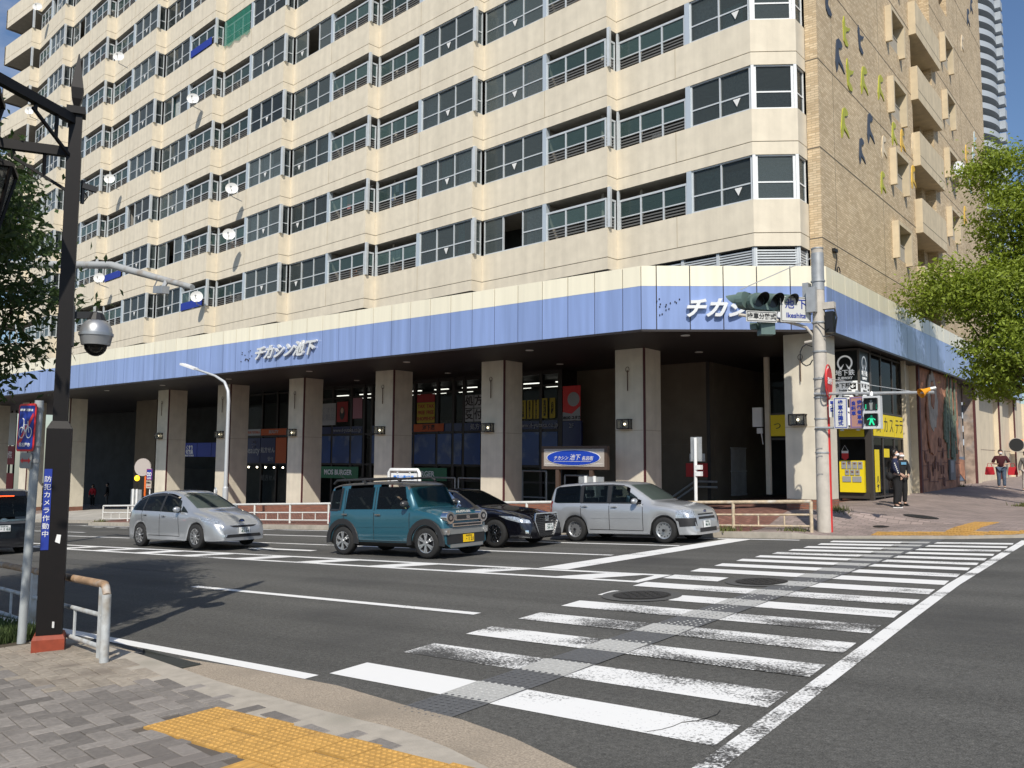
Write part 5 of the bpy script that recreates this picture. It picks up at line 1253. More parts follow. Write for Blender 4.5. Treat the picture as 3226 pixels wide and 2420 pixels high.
b = MB(); b.plate([hc + (hr*.29*math.cos(t*.2618) + EZ*.32*math.sin(t*.2618)) for t in range(24)], hn*.02, 0); b.build('sign_disc', RED, HS); text('消火栓', .16, WHITE, hc + hn*.03, hr, EZ, HS, .002, .005); 
b = MB(); b.plate([hc + (hr*.30*math.cos(t*.2618) + EZ*.335*math.sin(t*.2618)) for t in range(24)], -hn*.01, 0); b.build('sign_rim', WHITE, HS)
flat_sign('advert_plate', 'small blue and white advert plate low beside the concrete pole', (UX + .36, UY - .05, 1.24), (.8, .6, 0), .34, .40, WS, (('案内', 0, .03, .15, WHITE, 1),))
b = MB(); p = Vector((UX + .36, UY - .05, 1.29)); r_ = Vector((.8, .6, 0)); n_ = r_.cross(EZ); p += n_*.021; b.plate([p - r_*.14 - EZ*.12, p + r_*.14 - EZ*.12, p + r_*.14 + EZ*.13, p - r_*.14 + EZ*.13], n_*.003); bb = b.build('blue_field', BLUE, [o for o in COL.objects if o.name.startswith('advert_plate')][0])

# curved street light, gantry camera, sign posts
SL = thing('street_light', 'slim grey street light with curved arm behind the silver hatchback', 'street light')
x0, y0 = -32.0, 20.75; z0 = fz0(x0, y0); b = MB()
b.tube([(x0, y0, z0 - .1), (x0, y0, z0 + 1.4)], .12, 12); b.tube([(x0, y0, z0 + 1.4), (x0, y0, z0 + 1.46)], [.12, .085], 12); b.tube([(x0, y0, z0 + 1.4), (x0, y0, 2.4), (x0 - .06, y0, 2.85), (x0 - .35, y0, 3.25), (x0 - 1.0, y0 - .05, 3.55), (x0 - 2.5, y0 - .15, 3.95)], [.085, .075, .07, .06, .05, .045], 12); b.build('post', mat('light_grey_post', (.52, .54, .55), .45, .2), SL, 50)
b = MB(); b.beam((x0 - 2.35, y0 - .15, 3.92), (x0 - 3.4, y0 - .22, 4.2), .26, .09); b.beam((x0 - 2.6, y0 - .16, 4.02), (x0 - 3.3, y0 - .22, 4.21), .2, .06); b.build('lamp_head', WHITEM, SL)
GC = thing('gantry_camera', 'weathered grey pipe arm with a small boxed camera above the driveway', 'camera arm')
b = MB(); b.tube([(-26.5, 9.0, 5.4), (-19.0, 9.2, 4.35), (-15.6, 9.2, 3.42)], [.10, .085, .06], 10); b.build('arm_pipe', mat('arm_grey', (.42, .43, .42), .6, .2, stain=(.26, .2, .14), ss=3), GC, 50)
b = MB(); b.tube([(-26.5, 9.0, gz(-26.5, 9)), (-26.5, 9.0, 5.6)], .13, 12); b.build('pole', CONC, GC, 50)
b = MB(); b.beam((-16.9, 9.15, 3.52), (-16.25, 9.0, 3.42), .14, .15); b.tube([(-16.55, 9.2, 3.72), (-16.55, 9.1, 3.5)], .05, 8); b.tube([(-16.9, 9.15, 3.5), (-17.0, 9.15, 3.6), (-16.9, 9.18, 3.78)], .015, 5); b.build('camera_box', GALV, GC)
def sign_post(name, label, x, y, h, build):
    T = thing(name, label, 'sign post'); z = fz0(x, y); b = MB(); b.tube([(x, y, z - .1), (x, y, z + h)], .045, 10); b.build('pole', WHITEM, T, 50); build(T, x, y, z + h); return T
def s1(T, x, y, z):
    b = MB(); b.box(x - .16, y + .05, z - .62, x + .16, y + .07, z + .02); b.box(x - .13, y + .045, z - .58, x + .13, y + .05, z - .04); b.build('sign_back', GALV, T)
    for k in range(2): b = MB(); b.box(x + .03, y - .06, z - .84 - k*.17, x + .17, y + .08, z - .72 - k*.17); b.build('box_unit', WHITEM, T)
sign_post('road_sign_post', 'white sign post seen from behind with two small boxes, right of the silver wagon', -10.35, 20.75, 2.35, s1)
def s2(T, x, y, z):
    b = MB(); b.ball((x, y + .02, z - .1), (.12, .05, .2)); b.build('sign_back', GALV, T)
sign_post('road_sign_post', 'thin white sign post left of the curved street light', -33.0, 20.9, 1.35, s2)
BSN = thing('bus_lane_sign', 'white pipe frame holding a blue lettered street name plate behind the teal car', 'sign')
z = -.36; b = MB(); b.tube([(-21.9, 20.6, -2.5), (-21.9, 20.6, z - .1), (-21.82, 20.6, z), (-20.5, 20.6, z), (-20.42, 20.6, z - .1), (-20.42, 20.6, -2.5)], .06, 8); b.build('frame', WHITEM, BSN, 50)
b = MB(); b.box(-21.78, 20.58, -.86, -20.54, 20.62, -.17 - .3); b.box(-21.5, 20.58, -.5, -21.46, 20.62, -.36); b.box(-20.9, 20.58, -.5, -20.86, 20.62, -.36); o = b.build('sign_plate', WHITE, BSN); text('覚王山通7丁目', .155, SKYB, (-21.16, 20.57, -.63), EX, EZ, o, .002, .003)
def backsign(x, y, z0, z1, w, label):
    T = thing('street_sign_back', label, 'sign', 'sign boards seen from behind'); b = MB(); b.box(x - w/2, y, z0, x + w/2, y + .03, z1); b.build('board', GALV, T)
    for s in (-.16, .16): b = MB(); b.tube([(x + s*w/.9, y - .05, fz0(x, y) - .1), (x + s*w/.9, y - .05, z1 + .02)], .05, 8); b.build('leg', WHITEM, T, 50)
backsign(-13.55, 20.6, -1.3, -.46, .85, 'grey sign back on two white legs behind the silver wagon roof'); backsign(-39.4, 20.75, -2.9, -1.5, .95, 'grey sign back on two white legs behind the silver hatchback tail')
OV = thing('shopping_arcade_sign', 'framed sign with blue oval between pillars above the silver wagon', 'sign')
b = MB(); b.box(-18.06, 24.3, -.32, -15.34, 24.45, .48, 0); b.box(-17.95, 24.285, -.22, -15.45, 24.3, .38, 1)
for zz in (-.13, .29): b.box(-17.9, 24.28, zz, -15.5, 24.285, zz + .012, 2)
o = b.build('board', [mat('frame_brown', (.08, .05, .035), .6), mat('board_grey', (.42, .38, .34), .6), WHITE], OV)
b = MB(); b.plate([(-16.7 + 1.12*math.cos(t*.1963), 24.275, .08 + .275*math.sin(t*.1963)) for t in range(32)], (0, -.008, 0)); b.build('oval_rim', WHITE, o)
b = MB(); b.plate([(-16.7 + 1.09*math.cos(t*.1963), 24.268, .08 + .255*math.sin(t*.1963)) for t in range(32)], (0, -.01, 0)); b.build('oval', mat('oval_blue', (.008, .05, .42), .4), o)
text('チカシン', .155, WHITE, (-17.2, 24.25, .06), EX, EZ, o, .002, .0, .3); text('池下', .22, WHITE, (-16.62, 24.25, .08), EX, EZ, o, .002, .0, .3); text('名店街', .155, WHITE, (-16.1, 24.25, .05), EX, EZ, o, .002, .001, .2)
b = MB(); b.box(-17.5, 24.25, -.05, -15.95, 24.255, -.04); b.build('underline', WHITE, o)
for x in (-17.4, -16.0): b = MB(); b.box(x - .07, 24.32, -2.4, x + .07, 24.43, -.32); b.build('leg', MATS['frame_brown'], OV)
# convex mirrors
def mirror(label, x, y, z, r, pm, face, arm_=False):
    T = thing('traffic_mirror', label, 'traffic mirror'); f_ = Vector(face).normalized(); a = f_.cross(EZ).normalized(); c = Vector((x, y, z)); b = MB()
    b.plate([c + (a*math.cos(t*.2618) + EZ*math.sin(t*.2618))*r for t in range(24)], -f_*.06); b.build('mirror_back', mat('mirror_rim', (.45, .40, .36), .6), T)
    b = MB(); b.plate([c + f_*.003 + (a*math.cos(t*.2618) + EZ*math.sin(t*.2618))*r*.93 for t in range(24)], f_*.01); b.build('mirror_face', mat('mirror_glass', (.02, .02, .02), .3, .0), T)
    b = MB(); b.tube([(x + .1, y + .08, fz(x, y) - .1 if not arm_ else z - .1), (x + .1, y + .08, z + .15)], .05, 8); b.build('pole', pm, T, 50); return T
T = mirror('round traffic mirror on an orange pole behind the silver hatchback', -39.3, 21.0, -.45, .42, ORANGE, (-.5, .86, 0))
flat_sign('bicycle_ban_sign', 'small blue bicycle plate by the orange mirror pole', (-38.6, 20.95, -.78), EX, .50, .52, BLUE, (('名古屋市', 0, -.19, .09, WHITE, 1), ('∞', 0, 0, .5, WHITE, 1)), border=RED)
flat_sign('notice_plate', 'cream notice plate under the small bicycle plate by the orange mirror pole', (-38.62, 20.95, -1.25), EX, .46, .36, mat('plate_cream', (.52, .46, .38), .6), (('駐輪禁止', 0, .08, .1, INK, 1), ('━━━', 0, -.1, .1, RED, 1)))
b = MB(); b.tube([(-38.6, 21.0, fz(-38.6, 21) - .1), (-38.6, 21.0, -.5)], .035, 8); tag(b.build('notice_pole', WHITEM), 'short white pole carrying the bicycle plate by the orange mirror', 'pole')
b = MB(); b.ball((-40.6, 21.4, -1.0), (.12, .12, .14)); b.tube([(-40.6, 21.4, fz(-40.6, 21.4)), (-40.6, 21.4, -1.0)], .03, 6, 1); tag(b.build('warning_beacon', [mat('beacon_amber', (1, .55, .02), .4, emit=2.5), BLACK]), 'small lit amber warning beacon left of the round traffic mirror', 'beacon')
T = mirror('dark round convex mirror on the cream wall at far right', -8.0, 56.5, 1.0, .40, GALV, (.2, -.98, 0), True)
b = MB(); b.box(-8.2, 57.9, .95, -7.9, 58.3, 1.35); b.box(-8.3, 57.8, .8, -7.8, 58.4, .95, 1); tag(b.build('warning_beacon', [mat('beacon_orange', (.9, .18, .02), .4, emit=.6), BLACK]), 'orange warning beacon on the wall at far right', 'beacon')
# satellite dishes on the balconies
DISH = mat('dish_white', (.78, .78, .76), .45)
for x, z, lab in ((-60.9, 31.0, 'white satellite dish highest at the far left wing'), (-61.2, 23.65, 'white satellite dish on the left wing just right of the lamp lantern arm'), (-48.9, 23.8, 'white satellite dish beside the blue cloth on an upper balcony'), (-40.5, 18.95, 'white satellite dish below the green net balcony'),
        (-49.3, 16.4, 'white satellite dish right of the dark lamp post, middle floors'), (-36.6, 13.3, 'upper of two white dishes on the same balcony column, middle of facade'), (-36.7, 11.0, 'lower of two white dishes on the same balcony column, middle of facade'), (-39.4, 8.2, 'white satellite dish at the tip of the pipe camera arm'), (-50.0, 10.55, 'white satellite dish beside a low blue sheet near the lamp post')):
    T = thing('satellite_dish', lab, 'satellite dish', 'satellite dishes on the balconies'); c = Vector((x, 23.5, z)); f_ = Vector((.72, -.62, .22)).normalized(); a = f_.cross(EZ).normalized(); u = a.cross(f_); b = MB()
    P = [c - f_*.10]; fs = []
    for j, (rr, dd) in enumerate(((.12, -.085), (.23, -.03), (.31, .03))): P += [c + (a*math.cos(t*.3927) + u*math.sin(t*.3927))*rr + f_*dd for t in range(16)]
    b.add(P, [(0, 1 + t, 1 + (t + 1) % 16) for t in range(16)] + [(1 + j*16 + t, 17 + j*16 + t, 17 + j*16 + (t + 1) % 16, 1 + j*16 + (t + 1) % 16) for j in range(2) for t in range(16)]); b.build('reflector', DISH, T, 50)
    b = MB(); b.tube([c - u*.34, c + f_*.32 - u*.1], .014, 5); b.ball(c + f_*.33 - u*.08, .05, 0, 8, 5); b.build('feed_arm', GALV, T)
    b = MB(); b.tube([c - f_*.08, c - f_*.1 - EZ*.35, (x, 24.1, z - .5)], .025, 6); b.build('mount', GALV, T)
T = thing('satellite_dish', 'white satellite dish in a small gable window at right', 'satellite dish', 'satellite dishes on the balconies'); c = Vector((-8.1, 44.2, 13.9)); b = MB(); b.plate([c + Vector((.2*math.cos(t*.3927), .3*math.cos(t*.3927), .38*math.sin(t*.3927))) for t in range(16)], (.03, -.03, .01)); b.build('reflector', DISH, T); b = MB(); b.tube([c, c + Vector((-.2, .1, -.3))], .03, 6); b.build('mount', GALV, T)
b = MB(); b.tube([(-8.44, 26.5, 6.5)] + [(-8.40, 26.6 + .06*math.sin(t*.9), 6.5 - t*.12) for t in range(9)] + [(-8.38, 26.75 + .14*math.cos(t), 5.9 + .14*math.sin(t)) for t in range(7)], .018, 6); b.box(-8.47, 26.45, 6.48, -8.38, 26.75, 6.58); tag(b.build('hanging_cable', BLACK), 'black cable dangling on the tan gable above the canopy', 'cable')

# the furniture along the far kerb stands on the cambered edge: carry each piece to its place there
FAR_KINDS = ('pipe_fence', 'signal_pole', 'traffic_signal', 'pedestrian_signal', 'intersection_name_sign', 'signal_notice', 'crossing_notice', 'cycle_notice', 'orange_beacon_horn', 'hydrant_sign', 'advert_plate', 'road_sign_post', 'bus_lane_sign', 'street_sign_back')
for o in [o for o in COL.objects if o.parent is None and o.name.split('.')[0] in FAR_KINDS]:
    P = [o.matrix_world @ Vector(c) for ch in ([o] if o.type == 'MESH' else o.children) if ch.type == 'MESH' for c in ch.bound_box]
    cx = UX if o.name.split('.')[0] not in ('pipe_fence', 'road_sign_post', 'bus_lane_sign', 'street_sign_back') else sum(p.x for p in P) / len(P); cy = UY if cx == UX else sum(p.y for p in P) / len(P)
    if cy > 22 or cx < -30: continue
    k = camber(cx, cy); old = Vector((cx, cy, GA*cx + GB*cy - H + .15)); nx, ny = on_road(cx, cy); new = Vector((nx, ny, gz(nx, ny) + .15))
    o.scale = (k, k, k); o.location = new - old * k
# ------------------------------------------------------------------ cars
TYRE = mat('tyre', (.016, .016, .016), .85, var=.2, vs=40)
ALLOY = mat('alloy', (.55, .56, .57), .3, .8); ALLOYD = mat('alloy_dark', (.05, .05, .055), .35, .6)
CARGLASS = glass_mat('car_glass', (.34, .40, .40), (.006, .008, .009), .30, .01)
SCREEN = glass_mat('windscreen_glass', (.72, .80, .76), (.006, .008, .008), .06, .01)
TRIMB = mat('black_trim', (.018, .018, .019), .55); CHROME = mat('chrome', (.75, .76, .77), .12, 1.0)
LENSC = mat('headlamp', (.42, .46, .50), .15, .45, var=.5, vs=30, coat=.6); LENSR = mat('tail_lamp', (.30, .006, .008), .15, coat=.6)
SEAT = mat('seat_fabric', (.06, .06, .058), .9); SEATL = mat('seat_light', (.20, .185, .15), .9)
def interp(P, x):
    for (a, b_), (c, d) in zip(P, P[1:]):
        if x <= c: return b_ if x <= a else b_ + (d - b_)*(x - a)/(c - a)
    return P[-1][1]
def smooth(P, n=6):       # Catmull-Rom through control points
    out = []
    for i in range(len(P) - 1):
        p0, p1, p2, p3 = P[max(i-1, 0)], P[i], P[i+1], P[min(i+2, len(P)-1)]
        for k in range(n):
            t = k/n; out.append((p1[0] + (p2[0]-p1[0])*t, .5*((2*p1[1]) + (p2[1]-p0[1])*t + (2*p0[1]-5*p1[1]+4*p2[1]-p3[1])*t*t + (3*p1[1]-p0[1]-3*p2[1]+p3[1])*t**3)*.5 + .5*(p1[1] + (p2[1]-p1[1])*t)))
    return out + [P[-1]]
def wheel(par, x, y, side, r, w, style):
    o = bpy.data.objects.new('wheel', None); COL.objects.link(o); o.parent = par; o.location = (x, y, r); o.empty_display_size = .1
    b = MB(); prof = [(.66, -w*.5), (.80, -w*.5), (.95, -w*.46), (1.0, -w*.34), (1.0, w*.34), (.95, w*.46), (.80, w*.5), (.66, w*.5)]; n = 28
    P = [(r*q*math.cos(6.2832*k/n), d, r*q*math.sin(6.2832*k/n)) for q, d in prof for k in range(n)]
    b.add(P, [(j*n + k, j*n + (k+1) % n, (j+1)*n + (k+1) % n, (j+1)*n + k) for j in range(7) for k in range(n)]); b.build('tyre', TYRE, o, 50)
    b = MB(); s = side; rr = r*.67; d0 = s*w*.42
    P = [(rr*q*math.cos(6.2832*k/n), s*d, rr*q*math.sin(6.2832*k/n)) for q, d in ((1.0, w*.49), (.93, w*.47), (.90, w*.25), (0.05, w*.22)) for k in range(n)]
    b.add(P, [(j*n + k, j*n + (k+1) % n, (j+1)*n + (k+1) % n, (j+1)*n + k) for j in range(3) for k in range(n)], 0)
    for f_ in b.m[:]: pass
    b.m = [0]*n*2 + [1]*n
    def sp(a, r0, r1, w0, w1, mi=0):
        c, q = math.cos(a), math.sin(a); pc, pq = -q, c
        F_ = [(rr*r0*c + pc*w0*rr, d0, rr*r0*q + pq*w0*rr), (rr*r0*c - pc*w0*rr, d0, rr*r0*q - pq*w0*rr), (rr*r1*c - pc*w1*rr, d0 + s*w*.03, rr*r1*q - pq*w1*rr), (rr*r1*c + pc*w1*rr, d0 + s*w*.03, rr*r1*q + pq*w1*rr)]
        b.plate(F_, (0, s*.02, 0), mi)
    k_, a0 = style
    if k_ == 'ten':
        for i in range(10): sp(a0 + i*.6283, .12, .94, .07, .06)
    elif k_ == 'six':
        for i in range(6):
            a = a0 + i*1.0472; sp(a, .15, .62, .10, .12); sp(a + .13, .55, .95, .08, .07); sp(a - .13, .55, .95, .08, .07)
    elif k_ == 'many':
        for i in range(10): sp(a0 + i*.6283, .12, .94, .05, .035); sp(a0 + i*.6283 + .14, .3, .94, .03, .03)
    elif k_ == 'steel':
        b.m = [0]*n*3
        for i in range(12): a = a0 + i*.5236; c, q = math.cos(a)*.72, math.sin(a)*.72; b.plate([(rr*(c + .075*math.cos(t)), s*w*.27, rr*(q + .075*math.sin(t))) for t in [u*1.0472 for u in range(6)]], (0, s*.006, 0), 1)
    b.plate([(rr*.17*math.cos(t*.5236), d0 + s*.015, rr*.17*math.sin(t*.5236)) for t in range(12)], (0, s*.02, 0), 0 if k_ != 'steel' else 1)
    b.build('rim', [ALLOY if k_ != 'many' else mat('alloy_bright', (.45, .46, .48), .18, 1.0), ALLOYD], o, 35)
def car(name, label, x, y, spec, yaw_=0.0, flip=False):
    """x, y: rear axle position of the side nearest the camera's right hand; local x forward."""
    T = thing(name, label, 'car'); S = spec; lx_, s_, wy = S.get('sx', 1), S.get('sz', 1), S.get('sy', 1)
    W, wb, Rw = S['w'], S['wb'], S['r']
    top, belt, wt, wp = smooth(S['top']), smooth(S['belt']), S['wt'], S['wp']
    x0, x1 = S['top'][0][0], S['top'][-1][0]
    N_ = int((x1 - x0)/.055); st = sorted(set([x0, x0 + .012, x0 + .03, x1 - .03, x1 - .012, x1] + [x0 + (x1 - x0)*i/N_ for i in range(N_ + 1)]))
    rows = []; RA = Rw + .055
    for xx in st:
        w = W*interp(wp, xx); zt = interp(top, xx); zbl = min(interp(belt, xx), zt - .02); zb = interp(S['sill'], xx) if 'sill' in S else .21; zu = .20; arch = False
        for ax in (0, wb):
            if abs(xx - ax) < RA: zb = max(zb, Rw + math.sqrt(RA*RA - (xx - ax)**2)); arch = True
        zb = min(zb, zbl - .05); wtp = W*interp(wt, xx); h = zbl - zb
        rows.append([(0, zu), (w*.72, zu), (w*.965, zb), (w*.99, zb + .10*h), (w, zb + .35*h), (w, zb + .68*h), (w*.985, zbl - .05*min(1, h*3)), (w*.95, zbl),
                     (w*.95 + (wtp - w*.95)*.45, zbl + (max(zt - .07, zbl) - zbl)*.5), (wtp, max(zt - .07, zbl + .004)), (wtp*.93, max(zt - .028, zbl + .008)), (wtp*.75, zt - .008), (wtp*.4, zt), (0, zt + .006)])
    m_ = len(rows[0]); vs = []; fs = []; mi = []
    for xx, r_ in zip(st, rows): vs += [(xx, yy, zz) for yy, zz in r_] + [(xx, -yy, zz) for yy, zz in r_]
    def roofed(xx): return S.get('roofmat') and S['roofmat'][0] <= xx <= S['roofmat'][1]
    for i in range(len(st) - 1):
        for sd in (0, 1):
            for j in range(m_ - 1):
                a = i*2*m_ + sd*m_ + j; c = a + 2*m_
                fs.append((a, a + 1, c + 1, c) if sd else (a, c, c + 1, a + 1)); mi.append(1 if j < 2 else (2 if roofed((st[i] + st[i+1])/2) and j >= 9 else 0))
    for e, i in ((0, 0), (1, len(st) - 1)):
        ring = [i*2*m_ + j for j in range(m_)]; ring2 = [i*2*m_ + m_ + j for j in range(m_)]
        for j in range(m_ - 1):
            q = (ring[j], ring[j+1], ring2[j+1], ring2[j]); fs.append(q if e == 0 else q[::-1]); mi.append(0)
    # holes for the glazing
    full = bpy.data.meshes.new('full'); full.from_pydata(vs, [], fs); bm = bmesh.new(); bm.from_mesh(full); bvh = BVHTree.FromBMesh(bm); bm.free(); bpy.data.meshes.remove(full)
    def inpoly(P, a, b_): return inside(list(P), a, b_)
    holes = [w_ for w_ in S['glass']]
    keep = []
    for k, f_ in enumerate(fs):
        c = [sum(vs[i][d] for i in f_)/4 for d in range(3)]; cut = False
        nrm = (Vector(vs[f_[1]]) - Vector(vs[f_[0]])).cross(Vector(vs[f_[2]]) - Vector(vs[f_[0]]))
        for ax, P in holes:
            if ax == 'side' and abs(nrm.y) > .5*nrm.length and inpoly(P, c[0], c[2]): cut = True
            if ax == 'front' and nrm.x > .12*nrm.length and c[0] > 0 and abs(nrm.y) < .8*nrm.length and inpoly(P, c[1], c[2]): cut = True
            if ax == 'rear' and c[0] < .4 and abs(nrm.x) > .12*nrm.length and abs(nrm.y) < .8*nrm.length and inpoly(P, c[1], c[2]): cut = True
        if not cut: keep.append(k)
    b = MB(); b.add(vs, [fs[k] for k in keep]); b.m = [mi[k] for k in keep]
    body = b.build('body', [S['paint'], TRIMB, S.get('roofpaint', TRIMB)], T, 38)
    def patch(nm, polys, dirv, off, m, par=T, th=0.0, dens=.09, ring=None):
        """project polygons (in the plane facing dirv) onto the body and lift them by off"""
        d = Vector(dirv).normalized(); ea = Vector((-d.y, d.x, 0)) if abs(d.z) < .9 else EX
        if ea.length < .1: ea = EX
        ea.normalize(); eb = EZ if abs(d.z) < .9 else EY
        bm = bmesh.new()
        for P in polys:
            f_ = bm.faces.new([bm.verts.new(ea*a + eb*c) for a, c in P])
        bmesh.ops.triangulate(bm, faces=bm.faces[:])
        for _ in range(4):
            es = [e for e in bm.edges if e.calc_length() > dens]
            if not es: break
            bmesh.ops.subdivide_edges(bm, edges=es, cuts=1); bmesh.ops.triangulate(bm, faces=[f_ for f_ in bm.faces if len(f_.verts) > 3])
        for v in bm.verts:
            o_ = v.co - d*6; hit, n, _, _ = bvh.ray_cast(o_, d)
            if hit is None: hit, n, _, _ = bvh.find_nearest(v.co + d*(x0 if d.x > 0 else -x1) if abs(d.x) > .5 else v.co)
            v.co = hit - d*off
        if len(bm.faces) and sum((f_.normal.dot(d) for f_ in bm.faces)) > 0: bmesh.ops.reverse_faces(bm, faces=bm.faces[:])
        bm.normal_update()
        if th: bmesh.ops.solidify(bm, geom=bm.faces[:], thickness=th)
        me = bpy.data.meshes.new(nm); bm.to_mesh(me); bm.free(); me.materials.append(m)
        me.polygons.foreach_set('use_smooth', [True]*len(me.polygons)); me.set_sharp_from_angle(angle=R(35))
        return link(nm, me, par)
    # for the plane facing dirv the axes are: side(-Y view, dir +Y): a -> -x ; so give x through fx
    def side_patch(nm, P, off, m, par=T, both=True, th=0.0):
        out = [patch(nm, [[(-a, c) for a, c in P]], (0, 1, 0), off, m, par, th)]
        if both: out.append(patch(nm, [[(a, c) for a, c in P]], (0, -1, 0), off, m, par, th))
        return out
    def front_patch(nm, P, off, m, par=T, th=0.0): return patch(nm, [[(-a, c) for a, c in P]], (-1, 0, 0), off, m, par, th)
    def rear_patch(nm, P, off, m, par=T, th=0.0): return patch(nm, [[(a, c) for a, c in P]], (1, 0, 0), off, m, par, th)
    def grow(P, g_):
        cx, cy = sum(a for a, _ in P)/len(P), sum(c for _, c in P)/len(P); return [(a + g_*(1 if a > cx else -1), c + g_*(1 if c > cy else -1)) for a, c in P]
    for ax, P in S['glass']:
        if ax == 'side':
            for o in side_patch('window', grow(P, .035), .006, CARGLASS): pass
        elif ax == 'front': front_patch('windscreen', grow(P, .03), .006, SCREEN)
        else: rear_patch('rear_window', grow(P, .03), .006, CARGLASS)
    for P in S.get('pillars', []): side_patch('window_pillar', P, .012, TRIMB)
    for nm, kind, P, off, m, th in S['trim']:
        if kind == 'side': side_patch(nm, P, off, m, T, True, th)
        elif kind == 'front': front_patch(nm, P, off, m, T, th)
        elif kind == 'rear': rear_patch(nm, P, off, m, T, th)
        elif kind == 'front2': front_patch(nm, P, off, m, T, th); front_patch(nm, [(-a, c) for a, c in P][::-1], off, m, T, th)
        elif kind == 'rear2': rear_patch(nm, P, off, m, T, th); rear_patch(nm, [(-a, c) for a, c in P][::-1], off, m, T, th)
        elif kind[0] == 'q':      # quarter view, mirrored: headlamps that wrap round the corner
            an = R(float(kind[1:])); patch(nm, [[(-a, c) for a, c in P]], (-math.cos(an), math.sin(an), 0), off, m, T, th); patch(nm, [[(a, c) for a, c in P]], (-math.cos(an), -math.sin(an), 0), off, m, T, th)
    for q in S.get('gaps', []):
        side_patch('door_gap', q, .003, TRIMB)
    for hx, hz in S.get('handles', []):
        for sd in (-1, 1):
            b = MB(); hit = bvh.ray_cast(Vector((hx, sd*3, hz)), Vector((0, -sd, 0)))[0]; b.ball(hit, (.045, .008, .03), 1, 8, 5); b.beam(hit + Vector((-.085, sd*.02, .012)), hit + Vector((.085, sd*.02, .012)), .025, .028); b.build('door_handle', [S.get('handlemat', S['paint']), TRIMB], T)
    mx_, mz = S['mirror']
    for sd in (-1, 1):
        b = MB(); hit = bvh.ray_cast(Vector((mx_, sd*3, mz - .06)), Vector((0, -sd, 0)))[0]; c = hit + Vector((-.02, sd*.12, .07)); b.ball(c, (.075, .115, .075), 0, 12, 8); b.beam(hit + Vector((0, -sd*.02, 0)), c + Vector((0, -sd*.03, -.04)), .05, .04, 1); b.build('wing_mirror', [S.get('mirrormat', S['paint']), TRIMB], T, 50)
    for wx in (0, wb):
        for sd in (-1, 1): wheel(T, wx, sd*(W - .105), sd, Rw, .19, S['rim'])
        b = MB(); b.box(wx - RA, -(W - .22), .2, wx + RA, W - .22, min(Rw*2 + .06, .74)); b.build('wheel_well', BLACK, T)
    # cabin
    b = MB(); ca, cb = S['cabin']
    b.box(ca, -W*.8, .3, cb, W*.8, .5, 0)
    for sx_ in S['seats']:
        for sy_ in (-.36, .36): b.box(sx_ - .25, sy_ - .24, .5, sx_ + .25, sy_ + .24, .66, 1); b.box(sx_ - .38, sy_ - .23, .6, sx_ - .24, sy_ + .23, 1.12, 1); b.box(sx_ - .38, sy_ - .12, 1.14, sx_ - .28, sy_ + .12, 1.32, 1)
    b.box(cb - .45, -W*.82, .5, cb, W*.82, S.get('dash', .93), 0)
    sx_ = S['seats'][-1]; b.tube([Vector((sx_ + .42, -.36 + .17*math.cos(t*.4488), .92 + .17*math.sin(t*.4488))) for t in range(15)], .015, 6, 0, False); b.build('cabin', [SEAT, S.get('seatmat', SEAT)], T)
    for ends, txt, m, ink in S['plates']:
        sgn, pz_, sub = ends; o_ = Vector((sgn*9, S.get('platey', 0), pz_)); hit = bvh.ray_cast(o_, Vector((-sgn, 0, 0)))[0]; b = MB(); xx = hit.x + sgn*.03
        yy = S.get('platey', 0); b.box(xx - .01, yy - .165, pz_ - .083, xx + .01, yy + .165, pz_ + .083); p = b.build('number_plate', m, T)
        r_ = Vector((0, sgn, 0)); c = Vector((xx + sgn*.012, yy, pz_)); text(txt, .105, ink, c + EZ*-.022 + r_*.015, r_, EZ, p, .001, .002, 0, 1.0); text(sub, .042, ink, c + EZ*.052, r_, EZ, p, .001, .0005)
    if 'emblem' in S:
        ez, er, em = S['emblem']; hit = bvh.ray_cast(Vector((9 if er > 0 else -9, 0, ez)), Vector((-1 if er > 0 else 1, 0, 0)))[0]; sg = 1 if er > 0 else -1; b = MB(); c = hit + Vector((sg*.012, 0, 0)); rr = abs(er)
        for a_, b2 in ((rr, rr*.68), (rr*.42, rr*.66), (rr*.75, rr*.3)):
            for k in range(18): t0, t1 = k*.349, (k + 1)*.349; zz = rr*.33 if a_ == rr*.75 else 0; b.beam(c + Vector((0, a_*math.cos(t0), b2*math.sin(t0) + zz*.8)), c + Vector((0, a_*math.cos(t1), b2*math.sin(t1) + zz*.8)), rr*.16, .008, 0, (1, 0, 0))
        b.ball(c - Vector((sg*.008, 0, 0)), (.006, rr*.95, rr*.64), 1, 14, 6); b.build('badge', [CHROME, em], T)
    if 'extra' in S: S['extra'](T, bvh)
    an = math.atan(GA) if not flip else math.atan(-GA)
    ya = yaw_ + (math.pi if flip else 0)
    kc = camber(x, y); x, y = on_road(x, y); lx_, s_, wy = lx_*kc, s_*kc, wy*kc
    M = Matrix.Rotation(-math.atan(GA), 4, 'Y') @ Matrix.Rotation(ya, 4, 'Z') @ Matrix.Diagonal((lx_, wy, s_, 1))
    off = M.to_3x3() @ Vector((0, -W if not flip else W, 0)); M.translation = Vector((x, y, gz(x, y) + .005)) - Vector((off.x, off.y, 0))
    T.matrix_world = M
    return T
WPL = mat('plate_white', (.72, .73, .72), .5); GRNINK = mat('plate_ink', (.01, .07, .04), .5); YPL = mat('plate_yellow', (.80, .52, .01), .5)
def paint(n, c, metal=.5, rough=.3): return mat(n, c, rough, metal, coat=.9, var=.02, vs=3)
SILV = paint('silver_paint', (.42, .44, .46), .55, .32); SILV2 = paint('silver_paint_wagon', (.46, .475, .49), .5, .32); TEAL = paint('teal_paint', (.016, .092, .130), .2, .35); BLK = paint('black_car_paint', (.004, .004, .007), .0, .2)
